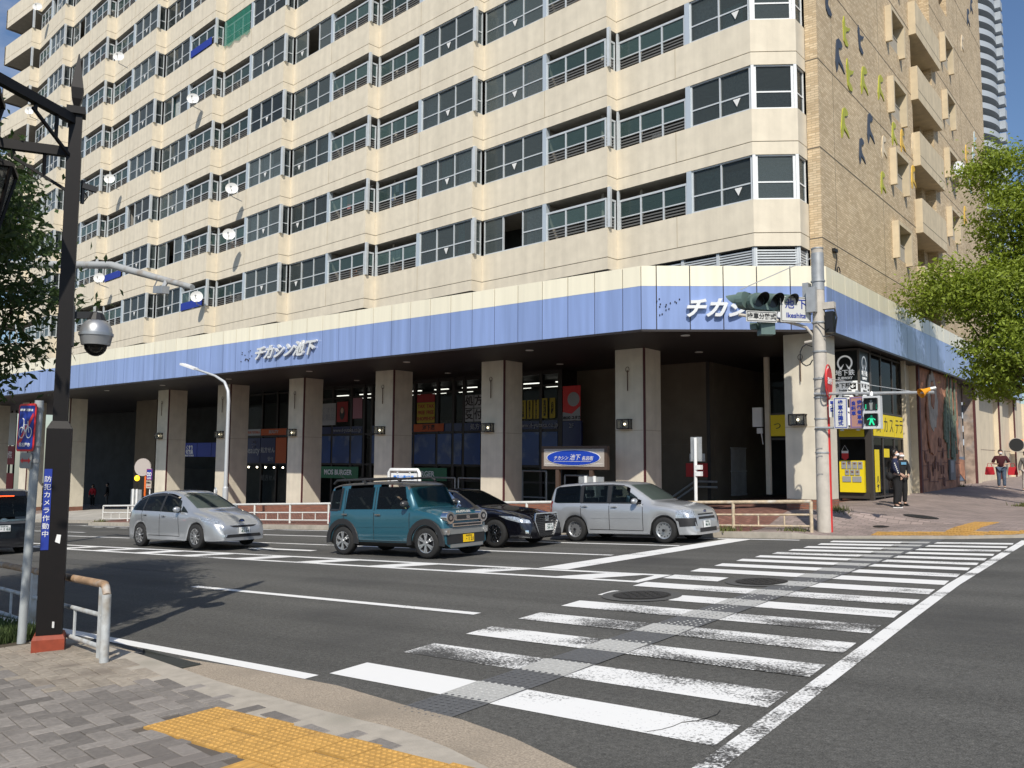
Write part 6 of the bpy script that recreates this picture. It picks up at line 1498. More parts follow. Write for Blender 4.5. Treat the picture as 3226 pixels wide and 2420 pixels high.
def strip(x0, z0, x1, z1, t=.008):
    d = math.hypot(x1 - x0, z1 - z0); nx, nz2 = -(z1 - z0)/d*t, (x1 - x0)/d*t; return [(x0 - nx, z0 - nz2), (x1 - nx, z1 - nz2), (x1 + nx, z1 + nz2), (x0 + nx, z0 + nz2)]
# silver hatchback (rear axle = 0)
HB = dict(w=.89, wb=2.78, r=.325, paint=SILV, rim=('ten', .2), sx=1.06, sz=1.02, sy=.97, mirror=(2.02, 1.04), cabin=(-.6, 2.3), seats=(.55, 1.45), dash=.98, seatmat=SEATL,
    top=[(-.86, .70), (-.855, .92), (-.80, 1.10), (-.62, 1.33), (-.3, 1.45), (.2, 1.54), (.8, 1.575), (1.35, 1.54), (1.75, 1.43), (2.2, 1.235), (2.62, 1.04), (3.0, .955), (3.35, .85), (3.58, .735), (3.70, .62), (3.73, .5), (3.735, .40)],
    belt=[(-.86, .66), (-.6, 1.03), (0, 1.02), (1, .99), (2, .95), (2.6, .925), (3.1, .84), (3.5, .66), (3.735, .38)],
    wt=[(-.86, .70), (-.3, .68), (.6, .70), (1.6, .68), (2.62, .80), (3.2, .78), (3.735, .72)], wp=[(-.86, .78), (-.7, .90), (-.3, .985), (.3, 1), (2.6, 1), (3.2, .965), (3.5, .90), (3.66, .80), (3.735, .70)],
    glass=[('side', [(-.52, 1.12), (-.38, 1.28), (.05, 1.40), (.10, 1.06), (-.40, 1.07)]), ('side', [(.16, 1.06), (.12, 1.41), (.55, 1.455), (1.0, 1.45), (1.0, 1.03)]), ('side', [(1.09, 1.03), (1.09, 1.44), (1.45, 1.39), (1.8, 1.24), (1.98, 1.01)]), ('side', [(2.06, 1.02), (2.03, 1.11), (2.34, .99)]),
           ('front', [(-.60, 1.10), (.60, 1.10), (.50, 1.40), (.3, 1.455), (-.3, 1.455), (-.50, 1.40)]), ('rear', [(-.5, 1.05), (.5, 1.05), (.45, 1.3), (-.45, 1.3)])],
    pillars=[[(-.50, 1.13), (-.36, 1.31), (.2, 1.455), (.8, 1.50), (1.2, 1.47), (1.6, 1.37), (1.6, 1.34), (1.2, 1.43), (.8, 1.455), (.2, 1.41), (-.32, 1.28), (-.46, 1.10)], [(.08, 1.05), (.16, 1.05), (.14, 1.43), (.06, 1.42)], [(1.0, 1.02), (1.1, 1.02), (1.1, 1.46), (1.0, 1.46)]],
    trim=[('headlight', 'q50', [(1.70, .85), (1.80, .73), (2.05, .67), (2.45, .645), (2.36, .73), (2.05, .81)], .004, LENSC, 0), ('grille', 'front', [(-.44, .60), (.44, .60), (.32, .555), (0, .535), (-.32, .555)], .006, TRIMB, 0), ('lower_grille', 'front', [(-.52, .37), (.52, .37), (.56, .29), (-.56, .29)], .006, TRIMB, 0), ('fog_light', 'front2', [(.56, .30), (.66, .30), (.66, .38), (.56, .38)], .008, LENSC, 0), ('sill', 'side', [(.42, .215), (2.36, .215), (2.36, .25), (.42, .25)], .006, SILV, .01), ('tail_light', 'side', [(-.80, .82), (-.62, .85), (-.58, .98), (-.74, 1.05)], .006, LENSR, 0)],
    gaps=[strip(.09, 1.03, .14, .62), strip(.14, .62, .35, .36), strip(1.05, 1.0, 1.05, .30), strip(1.95, .96, 2.05, .32), strip(.35, .34, 2.05, .32)], handles=[(.3, .90), (1.25, .86)],
    plates=[((1, .46, '名古屋 304'), '43-54', WPL, GRNINK)], emblem=(.70, .085, mat('badge_blue', (.03, .08, .3), .3)))
car('silver_hatchback', 'silver five door hatchback with white plate, leftmost car of the near oncoming row', -24.3, 12.95, HB)
# teal boxy car
def teal_extra(T, bvh):
    for sd in (-1, 1):
        b = MB(); y = sd*.56; b.tube([(-.45, y, 1.66), (-.35, y, 1.735), (1.5, y, 1.745), (1.62, y, 1.67)], .028, 8); b.tube([(.55, y, 1.64), (.55, y, 1.73)], .03, 6); b.build('roof_rail', TRIMB, T, 50)
        b = MB(); c = Vector((2.905, sd*.53, .86)); N_ = 24
        b.tube([c + Vector((-.10, 0, 0)), c + Vector((.045, 0, 0))], .135, N_, 0); b.tube([c + Vector((.045, 0, 0)), c + Vector((.06, 0, 0))], .125, N_, 0); b.tube([c + Vector((.06, 0, 0)), c + Vector((.064, 0, 0))], .085, N_, 1); b.tube([c + Vector((.064, 0, 0)), c + Vector((.068, 0, 0))], .045, 16, 0)
        b.build('headlight', [CHROME, mat('lamp_dark', (.03, .03, .035), .1), ], T, 50)
    for z0, z1, m, d in ((.79, .93, CHROME, .02), (.815, .905, TRIMB, .03)):
        b = MB(); w = .40 if m is CHROME else .34; b.box(2.88, -w, z0, 2.95 + d, w, z1); b.build('grille', m, T)
    b = MB(); 
    for y0, y1, z in ((-.055, .045, .885), (-.055, .055, .86), (-.045, .055, .835)): b.box(2.975, y0, z - .011, 2.985, y1, z + .011)
    b.build('badge', CHROME, T)
    b = MB(); b.box(2.86, -.48, .66, 2.97, .48, .74); b.build('bumper_bar', CHROME, T); b = MB(); b.box(2.96, -.42, .68, 2.985, -.02, .72); b.box(2.96, .02, .68, 2.985, .42, .72); b.build('bumper_slot', TRIMB, T)
    b = MB(); b.beam((2.82, -.70, .57), (2.82, .70, .57), .24, .13); b.box(2.82, -.5, .22, 2.96, .5, .29); b.build('bumper_guard', mat('gunmetal', (.30, .30, .29), .4, .5), T)
    b = MB(); b.box(2.85, -.60, .30, 2.93, .60, .50); b.build('lower_grille', TRIMB, T)
    for sd in (-1, 1): b = MB(); b.tube([(2.88, sd*.60, .55), (2.955, sd*.60, .55)], .06, 14); b.build('fog_light', CHROME, T, 50)
    text('HUSTLER', .075, CHROME, (2.855, 0, .975), EY, (-.5, 0, .85), T, .004, .003, 0, 1.5, 'bonnet_lettering')
    for wx in (0, 2.46):
        for sd in (-1, 1):
            b = MB(); n = 14; P = []
            for k in range(n + 1):
                a = R(-8 + 196*k/n); P.append([(wx + q*math.cos(a), sd*d, .335 + q*math.sin(a)) for q, d in ((.385, .735), (.385, .765), (.50, .765), (.515, .735))])
            for p, q in zip(P, P[1:]):
                for j in range(3): b.quad(p[j], q[j], q[j+1], p[j+1]) if sd < 0 else b.quad(p[j+1], q[j+1], q[j], p[j])
            b.build('wheel_arch_trim', TRIMB, T, 50)
    b = MB(); b.tube([(-.2, -.3, 1.68), (-.6, -.3, 1.9)], .008, 5); b.build('aerial', TRIMB, T)
    b = MB(); b.tube([(2.15, .64, 1.05), (2.15, .70, 1.13)], .014, 6); b.ball((2.15, .71, 1.15), (.04, .04, .05)); b.build('side_view_mirror', CHROME, T, 50)
TL_ = dict(w=.745, wb=2.46, r=.325, paint=TEAL, rim=('six', .5), sx=1.09, sz=.985, sy=1.0, mirror=(1.98, 1.16), mirrormat=mat('gunmetal_mirror', (.06, .06, .06), .3, .4), cabin=(-.3, 2.1), seats=(.5, 1.3), dash=1.05, roofmat=(-1, 1.93), roofpaint=mat('gunmetal_roof', (.075, .075, .073), .35, .5, coat=.5),
    sill=[(-.5, .30), (3, .30)],
    top=[(-.52, .62), (-.515, 1.1), (-.49, 1.42), (-.42, 1.6), (-.2, 1.66), (.4, 1.68), (1.2, 1.68), (1.7, 1.655), (1.88, 1.60), (2.02, 1.33), (2.16, 1.085), (2.5, 1.055), (2.75, 1.0), (2.86, .93), (2.905, .80), (2.91, .55), (2.915, .40)],
    belt=[(-.52, .60), (-.5, 1.05), (0, 1.06), (2.0, 1.06), (2.2, 1.03), (2.6, .96), (2.8, .88), (2.9, .72), (2.915, .38)],
    wt=[(-.52, .84), (0, .80), (1.7, .80), (2.1, .84), (2.5, .84), (2.915, .80)], wp=[(-.52, .92), (-.4, .985), (0, 1), (2.4, 1), (2.7, .97), (2.85, .93), (2.915, .88)],
    glass=[('side', [(-.38, 1.10), (-.36, 1.46), (-.12, 1.50), (-.14, 1.10)]), ('side', [(.10, 1.09), (.12, 1.50), (.88, 1.52), (.88, 1.09)]), ('side', [(1.08, 1.09), (1.08, 1.53), (1.78, 1.51), (1.93, 1.09)]), ('front', [(-.56, 1.12), (.56, 1.12), (.52, 1.54), (-.52, 1.54)]), ('rear', [(-.5, 1.1), (.5, 1.1), (.48, 1.5), (-.48, 1.5)])],
    pillars=[[(-.46, 1.02), (-.16, 1.02), (-.13, 1.06), (-.40, 1.06)], [(-.47, 1.02), (-.40, 1.02), (-.38, 1.5), (-.47, 1.5)], [(-.13, 1.03), (-.07, 1.03), (-.05, 1.56), (-.11, 1.56)]],
    trim=[('sill', 'side', [(.42, .23), (2.05, .23), (2.05, .315), (.42, .315)], .012, TRIMB, .02), ('tail_light', 'side', [(-.515, .75), (-.44, .75), (-.44, 1.0), (-.515, 1.0)], .008, LENSR, .01), ('door_rib', 'side', [(.45, .64), (1.9, .655), (1.9, .67), (.45, .655)], .006, TEAL, .01), ('door_rib', 'side', [(.5, .44), (1.75, .45), (1.85, .37), (1.82, .37), (1.72, .43), (.5, .42)], .006, TEAL, .01)],
    gaps=[strip(.98, 1.55, .98, .36), strip(.02, 1.5, .06, .62), strip(.06, .62, .38, .36), strip(2.02, 1.05, 2.02, .36), strip(.38, .34, 2.02, .34)], handles=[(.1, .93), (1.12, .92)], handlemat=CHROME,
    plates=[((1, .40, '名古屋 581'), '・1 21', YPL, INK)], platey=.05, extra=teal_extra)
TC = car('boxy_mini_car', 'teal boxy mini car with dark roof rails and yellow number plate', -15.55, 13.2, TL_)
# black sedan
def sedan_extra(T, bvh):
    b = MB(); w0, w1 = .50, .26
    for z, w in ((.78, .44), (.24, .36)): pass
    X = 3.80
    for p, q in (((-.45, .80), (.45, .80)), ((.45, .80), (.50, .62)), ((.50, .62), (.30, .24)), ((.30, .24), (-.30, .24)), ((-.30, .24), (-.50, .62)), ((-.50, .62), (-.45, .80))): b.beam((X, p[0], p[1]), (X, q[0], q[1]), .03, .03, 0, (1, 0, 0))
    for k in range(9):
        z = .30 + k*.055; w = .30 + (.50 - .30)*min(1, (z - .24)/.38); 
        if z > .62: w = .49 - (z - .62)*.25
        for s in (-1, 1): b.beam((X - .012, s*w*.97, z + .03), (X - .012, s*.06, z - .03), .014, .012, 1, (1, 0, 0))
    b.beam((X + .01, -.06, .74), (X + .01, -.05, .62), .02, .02); b.beam((X + .01, .06, .74), (X + .01, .05, .62), .02, .02); b.beam((X + .01, -.07, .62), (X + .01, .07, .62), .02, .02); b.beam((X + .01, 0, .72), (X + .01, 0, .63), .02, .02)
    b.build('grille_frame', [CHROME, mat('grille_bar', (.10, .10, .105), .3, .8)], T)
SD = dict(w=.90, wb=2.85, r=.335, paint=BLK, rim=('many', .1), sx=1.0, sz=.96, sy=.92, mirror=(1.75, .98), cabin=(-.2, 2.0), seats=(.45, 1.35), dash=.95,
    top=[(-1.1, .62), (-1.09, .95), (-1.0, 1.03), (-.6, 1.08), (-.3, 1.16), (.1, 1.32), (.5, 1.42), (1.0, 1.455), (1.35, 1.41), (1.8, 1.20), (2.2, 1.0), (2.7, .945), (3.2, .885), (3.55, .80), (3.72, .72), (3.78, .6), (3.79, .42)],
    belt=[(-1.1, .6), (-.9, .98), (0, 1.0), (1.2, .97), (2.1, .93), (2.8, .87), (3.3, .79), (3.6, .68), (3.79, .4)],
    wt=[(-1.1, .75), (-.5, .72), (.4, .66), (1.2, .66), (2.1, .84), (3, .8), (3.79, .7)], wp=[(-1.1, .80), (-.8, .92), (-.2, 1), (2.6, 1), (3.2, .97), (3.55, .91), (3.72, .82), (3.79, .74)],
    glass=[('side', [(-.2, 1.06), (.15, 1.26), (.62, 1.355), (.62, 1.04)]), ('side', [(.72, 1.03), (.72, 1.36), (1.2, 1.33), (1.68, 1.05), (1.7, 1.0)]), ('front', [(-.62, 1.06), (.62, 1.06), (.50, 1.37), (-.50, 1.37)]), ('rear', [(-.5, 1.1), (.5, 1.1), (.4, 1.35), (-.4, 1.35)])],
    trim=[('headlight', 'q55', [(1.95, .77), (2.15, .68), (2.45, .60), (2.74, .575), (2.70, .65), (2.35, .74)], .006, LENSC, 0), ('window_trim', 'side', [(-.28, 1.05), (.1, 1.29), (.6, 1.395), (1.2, 1.375), (1.76, 1.02), (1.74, 1.0), (1.2, 1.355), (.6, 1.375), (.12, 1.27), (-.2, 1.05)], .008, CHROME, 0), ('fog_light', 'q40', [(1.80, .33), (1.88, .33), (1.88, .41), (1.80, .41)], .006, CHROME, 0), ('bumper_trim', 'q40', [(1.66, .245), (1.95, .225), (1.95, .25), (1.66, .265)], .008, CHROME, 0), ('grille', 'front', [(-.45, .80), (.45, .80), (.50, .62), (.30, .24), (-.30, .24), (-.50, .62)], .004, TRIMB, 0)],
    gaps=[strip(.67, 1.0, .67, .3), strip(1.72, .98, 1.80, .32)], handles=[(.1, .86), (1.0, .85)], handlemat=CHROME,
    plates=[((1, .46, '名古屋 303'), '24-16', WPL, GRNINK)], platey=.1, extra=sedan_extra)
car('black_sedan', 'black sedan with slanted chrome grille half hidden behind the teal car', -15.95, 15.75, SD)
# silver wagon
WG = dict(w=.845, wb=2.55, r=.315, paint=SILV2, rim=('steel', 0), sx=.965, sz=.94, sy=.92, mirror=(1.85, 1.02), cabin=(-.6, 2.1), seats=(.55, 1.4), dash=.95,
    top=[(-.86, .55), (-.85, .9), (-.80, 1.2), (-.70, 1.42), (-.5, 1.49), (.2, 1.525), (.9, 1.53), (1.35, 1.50), (1.55, 1.455), (1.85, 1.28), (2.25, 1.03), (2.6, .985), (2.95, .92), (3.15, .85), (3.24, .76), (3.29, .60), (3.31, .45), (3.32, .36)],
    belt=[(-.86, .5), (-.8, 1.0), (0, 1.0), (1.5, .97), (2.2, .93), (2.7, .86), (3.0, .78), (3.2, .66), (3.32, .34)],
    wt=[(-.86, .80), (0, .80), (1.3, .79), (2.2, .84), (2.8, .82), (3.32, .76)], wp=[(-.86, .86), (-.7, .97), (-.3, 1), (2.5, 1), (2.9, .97), (3.15, .91), (3.25, .84), (3.32, .76)],
    glass=[('side', [(-.62, 1.06), (-.60, 1.34), (-.50, 1.385), (.12, 1.40), (.16, 1.03), (-.52, 1.03)]), ('side', [(.27, 1.03), (.24, 1.40), (.98, 1.405), (.98, 1.02)]), ('side', [(1.10, 1.02), (1.10, 1.405), (1.42, 1.37), (1.78, 1.16), (1.92, 1.0)]), ('front', [(-.60, 1.08), (.60, 1.08), (.54, 1.41), (-.54, 1.41)]), ('rear', [(-.55, 1.0), (.55, 1.0), (.52, 1.36), (-.52, 1.36)])],
    pillars=[[(.17, 1.0), (.27, 1.0), (.26, 1.45), (.16, 1.45)], [(.98, .99), (1.10, .99), (1.10, 1.455), (.98, 1.455)], [(.2, 1.42), (1.1, 1.43), (1.44, 1.40), (1.44, 1.43), (1.1, 1.46), (.2, 1.455)], [(.2, .99), (1.95, .97), (1.95, .995), (.2, 1.015)]],
    trim=[('headlight', 'q48', [(1.58, .62), (1.60, .79), (1.75, .81), (2.02, .78), (2.06, .62)], .006, LENSC, 0), ('bumper_corner', 'q48', [(1.60, .40), (1.58, .61), (2.06, .61), (2.08, .42)], .008, TRIMB, 0), ('grille', 'front', [(-.42, .70), (.42, .70), (.42, .67), (-.42, .67)], .006, TRIMB, 0), ('grille', 'front', [(-.44, .63), (.44, .63), (.44, .57), (-.44, .57)], .006, TRIMB, 0), ('lower_grille', 'front', [(-.46, .36), (.46, .36), (.46, .26), (-.46, .26)], .006, TRIMB, 0), ('tail_light', 'side', [(-.855, .68), (-.72, .68), (-.70, 1.05), (-.82, 1.05)], .008, LENSR, 0), ('rear_bumper', 'side', [(-.86, .42), (-.70, .42), (-.70, .66), (-.86, .66)], .008, TRIMB, 0), ('door_rib', 'side', [(.5, .60), (1.95, .60), (1.95, .615), (.5, .615)], .006, SILV2, .008), ('sill', 'side', [(.40, .215), (2.14, .215), (2.14, .25), (.40, .25)], .004, SILV2, .01)],
    gaps=[strip(.20, 1.0, .20, .66), strip(.20, .66, .36, .34), strip(1.05, 1.0, 1.05, .30), strip(2.0, .96, 2.0, .30), strip(.36, .32, 2.0, .30)], handles=[(.33, .90), (1.2, .88)],
    plates=[((1, .45, '名古屋 400'), '46-76', WPL, GRNINK)], platey=-.1, emblem=(.745, .07, mat('badge_blue2', (.04, .09, .3), .3)))
car('silver_wagon', 'silver station wagon with steel wheels, rightmost car stopped nearest the far kerb', -12.05, 17.6, WG)
# black van seen from behind
def van_extra(T, bvh):
    b = MB(); b.box(-.835, -.62, .93, -.80, .62, .985); b.build('chrome_strip', CHROME, T); b = MB(); b.box(-.84, -.60, .86, -.82, .60, .92); b.build('lettering_band', mat('band_grey', (.16, .16, .17), .3, .6), T)
    b = MB(); b.box(-.80, -.25, 1.62, -.74, .25, 1.645); b.build('brake_light', mat('brake_glow', (1, .10, .02), .4, emit=2.2), T)
    for sd in (-1, 1):
        b = MB()
        for k in range(5):
            for j in range(2): b.box(-.80, sd*(.70 + j*.05) - .015, 1.06 + k*.07, -.775, sd*(.70 + j*.05) + .015, 1.09 + k*.07)
        b.build('brake_light', mat('brake_red', (1, .03, .02), .4, emit=1.6), T)
VN = dict(w=.86, wb=2.85, r=.33, paint=BLK, rim=('ten', 0), sz=1.0, mirror=(2.6, 1.12), cabin=(-.5, 2.8), seats=(.3, 1.2, 2.1), dash=1.05,
    top=[(-.82, .45), (-.81, .95), (-.78, 1.3), (-.72, 1.6), (-.65, 1.78), (-.4, 1.83), (.6, 1.86), (1.8, 1.84), (2.3, 1.7), (2.9, 1.25), (3.2, 1.08), (3.6, .98), (3.8, .7), (3.85, .4)],
    belt=[(-.82, .4), (-.8, 1.02), (1, 1.02), (2.5, 1.0), (3.1, .96), (3.6, .85), (3.85, .38)], wt=[(-.82, .84), (2, .82), (3, .84), (3.85, .76)], wp=[(-.82, .88), (-.72, .97), (-.4, 1), (3.2, 1), (3.7, .9), (3.85, .78)],
    glass=[('side', [(-.4, 1.1), (-.4, 1.65), (.6, 1.7), (.6, 1.08)]), ('side', [(.75, 1.08), (.75, 1.7), (1.7, 1.68), (1.7, 1.08)]), ('side', [(1.85, 1.08), (1.85, 1.67), (2.2, 1.62), (2.7, 1.15)]), ('rear', [(-.60, 1.08), (.60, 1.08), (.58, 1.60), (-.58, 1.60)]), ('front', [(-.6, 1.18), (.6, 1.18), (.55, 1.65), (-.55, 1.65)])],
    trim=[('tail_light', 'rear2', [(.66, .95), (.80, .95), (.76, 1.55), (.68, 1.55)], .012, LENSR, .02), ('rear_bumper', 'rear', [(-.78, .30), (.78, .30), (.80, .52), (-.80, .52)], .02, BLK, .03)],
    gaps=[strip(.68, 1.0, .68, .3), strip(1.78, 1.0, 1.78, .3)], handles=[(.85, .95), (1.7, .95)], plates=[((-1, .74, '名古屋 502'), '・1 62', WPL, GRNINK)], emblem=(.958, -.09, CHROME), extra=van_extra)
V = car('black_van', 'black people carrier seen from behind at the left edge, brake lights lit', -26.75, 9.05, VN, flip=True)
# ------------------------------------------------------------------ people
SKIN = mat('skin', (.52, .33, .24), .6)
def skin(name, V, Ed, root, m, parent, sub=1):
    me = bpy.data.meshes.new(name); keys = list(V); me.from_pydata([V[k][0] for k in keys], [(keys.index(a), keys.index(b)) for a, b in Ed], [])
    o = link(name, me, parent); md = o.modifiers.new('skin', 'SKIN'); md.use_smooth_shade = True
    if sub: s = o.modifiers.new('sub', 'SUBSURF'); s.levels = s.render_levels = sub
    sv = me.skin_vertices
    if not sv: bm = bmesh.new(); bm.from_mesh(me); bm.verts.layers.skin.verify(); bm.to_mesh(me); bm.free(); sv = me.skin_vertices
    for i, k in enumerate(keys):
        r = V[k][1]; sv[0].data[i].radius = r if isinstance(r, tuple) else (r, r); sv[0].data[i].use_root = (k == root)
    me.materials.append(m); return o
def person(label, x, y, z, face, h, C, arms=None, legs=None, mask=True, hair='short', cap=None, lean=0.0, wide=1.0, sit=0.0, sleeve=1.0):
    """local: +X is forward, +Y the left hand"""
    T = thing('person', label, 'person', None, (x, y, z), face); k = h/1.70; T.scale = (k, k, k)
    A = {'el': (.02, .25, 1.12), 'wl': (.10, .24, .88), 'er': (.02, -.25, 1.12), 'wr': (.10, -.24, .88)}; A.update(arms or {})
    G = {'kl': (.03, .10, .49), 'al': (-.02, .10, .09), 'kr': (.03, -.10, .49), 'ar': (-.02, -.10, .09)}; G.update(legs or {})
    w = wide; f_ = lean
    J = {'pel': ((0, 0, .95), (.105*w, .085*w)), 'wai': ((f_*.3, 0, 1.10), (.10*w, .08*w)), 'che': ((f_*.7, 0, 1.30), (.115*w, .085*w)), 'nek': ((f_, 0, 1.45), .055), 'nk2': ((f_ + .015, 0, 1.52), .052), 'chn': ((f_ + .035, 0, 1.565), .066), 'hed': ((f_ + .02, 0, 1.63), .088), 'top': ((f_ + .005, 0, 1.70), .055), 'nos': ((f_ + .125, 0, 1.60), .012)}
    E_ = [('pel', 'wai'), ('wai', 'che'), ('che', 'nek'), ('nek', 'nk2'), ('nk2', 'chn'), ('chn', 'hed'), ('hed', 'top'), ('hed', 'nos')]
    for s, sg in (('l', 1), ('r', -1)):
        J['ea' + s] = ((f_ + .005, sg*.10, 1.605), .014); E_.append(('hed', 'ea' + s))
        J['sh' + s] = ((f_*.9, sg*.17*w, 1.39), .058); J['e' + s] = (A['e' + s], .042); J['w' + s] = (A['w' + s], .030); wv, ev = Vector(A['w' + s]), Vector(A['e' + s]); d = (wv - ev).normalized(); p = wv + d*.07
        J['p' + s] = (tuple(p), .032); E_ += [('che', 'sh' + s), ('sh' + s, 'e' + s), ('e' + s, 'w' + s), ('w' + s, 'p' + s)]
        side = d.cross(Vector((0, sg, 0))); side = side.normalized() if side.length > .05 else Vector((0, 0, 1))
        for q in range(4):
            t0 = p + side*(q - 1.5)*.018 + d*.035; t1 = t0 + d*(.045 - abs(q - 1.3)*.006) + Vector((0, -sg*.015, 0)); J['f%s%d' % (s, q)] = (tuple(t0), .009); J['g%s%d' % (s, q)] = (tuple(t1), .008); E_ += [('p' + s, 'f%s%d' % (s, q)), ('f%s%d' % (s, q), 'g%s%d' % (s, q))]
        t0 = wv + d*.03 + side*-.04; J['t' + s] = (tuple(t0), .011); J['u' + s] = (tuple(t0 + d*.04), .009); E_ += [('w' + s, 't' + s), ('t' + s, 'u' + s)]
        J['hi' + s] = ((0, sg*.085*w, .88), .085*w); J['k' + s] = (G['k' + s], .055); J['a' + s] = (G['a' + s], .038); av = Vector(G['a' + s]); J['o' + s] = (tuple(av + Vector((.12, 0, -.055))), .032)
        E_ += [('pel', 'hi' + s), ('hi' + s, 'k' + s), ('k' + s, 'a' + s), ('a' + s, 'o' + s)]
    skin('body', J, E_, 'pel', SKIN, T)
    def grow(ks, e): return {q: (J[q][0], tuple(r + e for r in (J[q][1] if isinstance(J[q][1], tuple) else (J[q][1],)*2))) for q in ks}
    ks = ['pel', 'wai', 'che', 'shl', 'shr', 'el', 'er']; es = [('pel', 'wai'), ('wai', 'che'), ('che', 'shl'), ('che', 'shr'), ('shl', 'el'), ('shr', 'er')]
    S = grow(ks, .034); S['pel'] = ((0, 0, .90), (.155*w, .125*w)); S['wai'] = ((f_*.3, 0, 1.10), (.145*w, .118*w)); S['che'] = ((f_*.7, 0, 1.30), (.16*w, .125*w)); S['col'] = ((f_*.95, 0, 1.43), (.085, .078)); es = es + [('che', 'col')]
    if sleeve > .6: S.update(grow(['wl', 'wr'], .016)); es += [('el', 'wl'), ('er', 'wr')]
    skin('shirt', S, es, 'pel', C['top'], T)
    S = grow(['hil', 'hir', 'kl', 'kr', 'al', 'ar'], .03); S['pel'] = ((0, 0, .95), (.135*w, .112*w))
    skin('trousers', S, [('pel', 'hil'), ('pel', 'hir'), ('hil', 'kl'), ('hir', 'kr'), ('kl', 'al'), ('kr', 'ar')], 'pel', C['leg'], T)
    for s in 'lr':
        av = Vector(G['a' + s]); skin('shoe', {'h': (tuple(av + Vector((-.04, 0, -.045))), .042), 'm': (tuple(av + Vector((.06, 0, -.05))), .044), 't': (tuple(av + Vector((.17, 0, -.06))), .034)}, [('h', 'm'), ('m', 't')], 'm', C.get('shoe', BLACK), T)
        b = MB(); b.box(av.x - .075, av.y - .036, av.z - .092, av.x + .19, av.y + .036, av.z - .072); b.build('sole', WHITE if C.get('sole') else BLACK, T)
    hc = Vector((f_ + .012, 0, 1.635))
    b = MB(); b.ball(hc + Vector((-.012, 0, .008)), (.112, .104, .118), 0, 14, 7, 0, math.pi*.33)
    b.ball(hc + Vector((-.04, 0, -.005)), (.090, .105, .125), 0, 14, 7, 0, math.pi*.74)
    b.build('hair', C.get('hair', mat('hair_black', (.010, .008, .007), .5)), T, 50)
    if cap: b = MB(); b.ball(hc + EZ*.02, (.13, .115, .125), 0, 14, 6, 0, math.pi*.45); b.plate([hc + Vector((.08 + .10*math.cos(t), .09*math.sin(t), .055)) for t in [R(-90 + 18*i) for i in range(11)]], (0, 0, .012)); b.build('cap', cap, T, 50)
    if mask: b = MB(); b.ball(hc + Vector((.028, 0, -.055)), (.098, .085, .055), 0, 14, 8); b.build('face_mask', mat('mask_white', (.78, .78, .78), .7), T, 50)
    else: b = MB(); b.box(f_ + .095, -.025, 1.555, f_ + .105, .025, 1.563); b.build('mouth', mat('lips', (.30, .12, .10), .6), T)
    for sg in (-1, 1): b = MB(); b.ball((f_ + .100, sg*.033, 1.635), .012, 0, 8, 5); b.build('eye', BLACK, T)
    return T
NAVYC = mat('cloth_navy', (.016, .022, .060), .9); BLKC = mat('cloth_black', (.012, .012, .013), .9); MARC = mat('cloth_maroon', (.050, .006, .010), .9); JEAN = mat('denim', (.07, .10, .15), .9, var=.25, vs=12); GREYC = mat('cloth_grey', (.14, .13, .12), .9, var=.2, vs=20); WHTC = mat('cloth_white', (.68, .67, .62), .9); REDC = mat('cloth_red', (.50, .02, .03), .9); LJEAN = mat('denim_pale', (.22, .33, .45), .9); CAMO = mat('cloth_pale', (.40, .36, .33), .9, var=.4, vs=18)
T = person('person in navy sweatshirt with a black shoulder bag and face mask by the corner shop', -7.12, 27.5, fz(-7.12, 27.5), R(20), 1.72, dict(top=NAVYC, leg=BLKC, sole=1), arms={'el': (.0, .24, 1.13), 'wl': (.12, .20, .95), 'er': (-.04, -.25, 1.12), 'wr': (.12, -.20, 1.0)})
b = MB(); b.ball((-.17, -.10, .93), (.10, .17, .13), 0, 12, 8); b.tube([(-.12, -.15, 1.0), (.0, -.12, 1.25), (.02, .05, 1.42), (-.05, .15, 1.35)], .012, 6); b.build('shoulder_bag', BLKC, T, 50)
b = MB(); 
for i in range(6): b.box(-.05 + i*.018, -.300, 1.30 - i*.055, -.02 + i*.018, -.294, 1.335 - i*.055)
b.build('sleeve_print', WHTC, T)
T = person('person in black long sleeved top with a small blue chest print and face mask', -7.2, 28.5, fz(-7.2, 28.5), R(-40), 1.66, dict(top=BLKC, leg=BLKC), arms={'el': (.0, .27, 1.14), 'wl': (.16, .14, .98), 'er': (.0, -.27, 1.14), 'wr': (.17, -.10, .98)})
b = MB(); b.box(.128, -.09, 1.30, .140, .09, 1.38); b.build('chest_print', mat('print_blue', (.12, .30, .45), .8), T)
T = person('stout person in maroon shirt and jeans holding two red bags, walking towards us', -6.80, 43.5, fz(-6.8, 43.5), R(-80), 1.68, dict(top=MARC, leg=JEAN, sole=1), wide=1.25, arms={'el': (.04, .34, 1.13), 'wl': (.24, .20, 1.10), 'er': (.04, -.34, 1.13), 'wr': (.24, -.20, 1.10)}, legs={'al': (.10, .11, .09), 'kl': (.10, .11, .49), 'ar': (-.08, -.11, .09)}, sleeve=.5)
for sg, lb in ((1, 'red tote bag on the maroon shirted person, on our right'), (-1, 'red tote bag on the maroon shirted person, on our left')):
    BG_ = thing('tote_bag', lb, 'bag', 'pair of red tote bags'); c = T.matrix_basis @ Vector((.12, sg*.45, .80)); r_ = Vector((math.cos(R(10)), math.sin(R(10)), 0)); n_ = Vector((-r_.y, r_.x, 0)); b = MB(); P = [(-.20, -.16), (-.17, -.19), (.17, -.19), (.20, -.16), (.15, .16), (-.15, .16)]
    b.plate([c + r_*u + EZ*v - n_*.06 for u, v in P], n_*.12); b.build('bag_body', REDC, BG_); b = MB(); b.tube([c + r_*-.1 + EZ*.15, c + r_*-.06 + EZ*.32, c + r_*.06 + EZ*.32, c + r_*.1 + EZ*.15], .014, 6); b.build('handle', REDC, BG_)
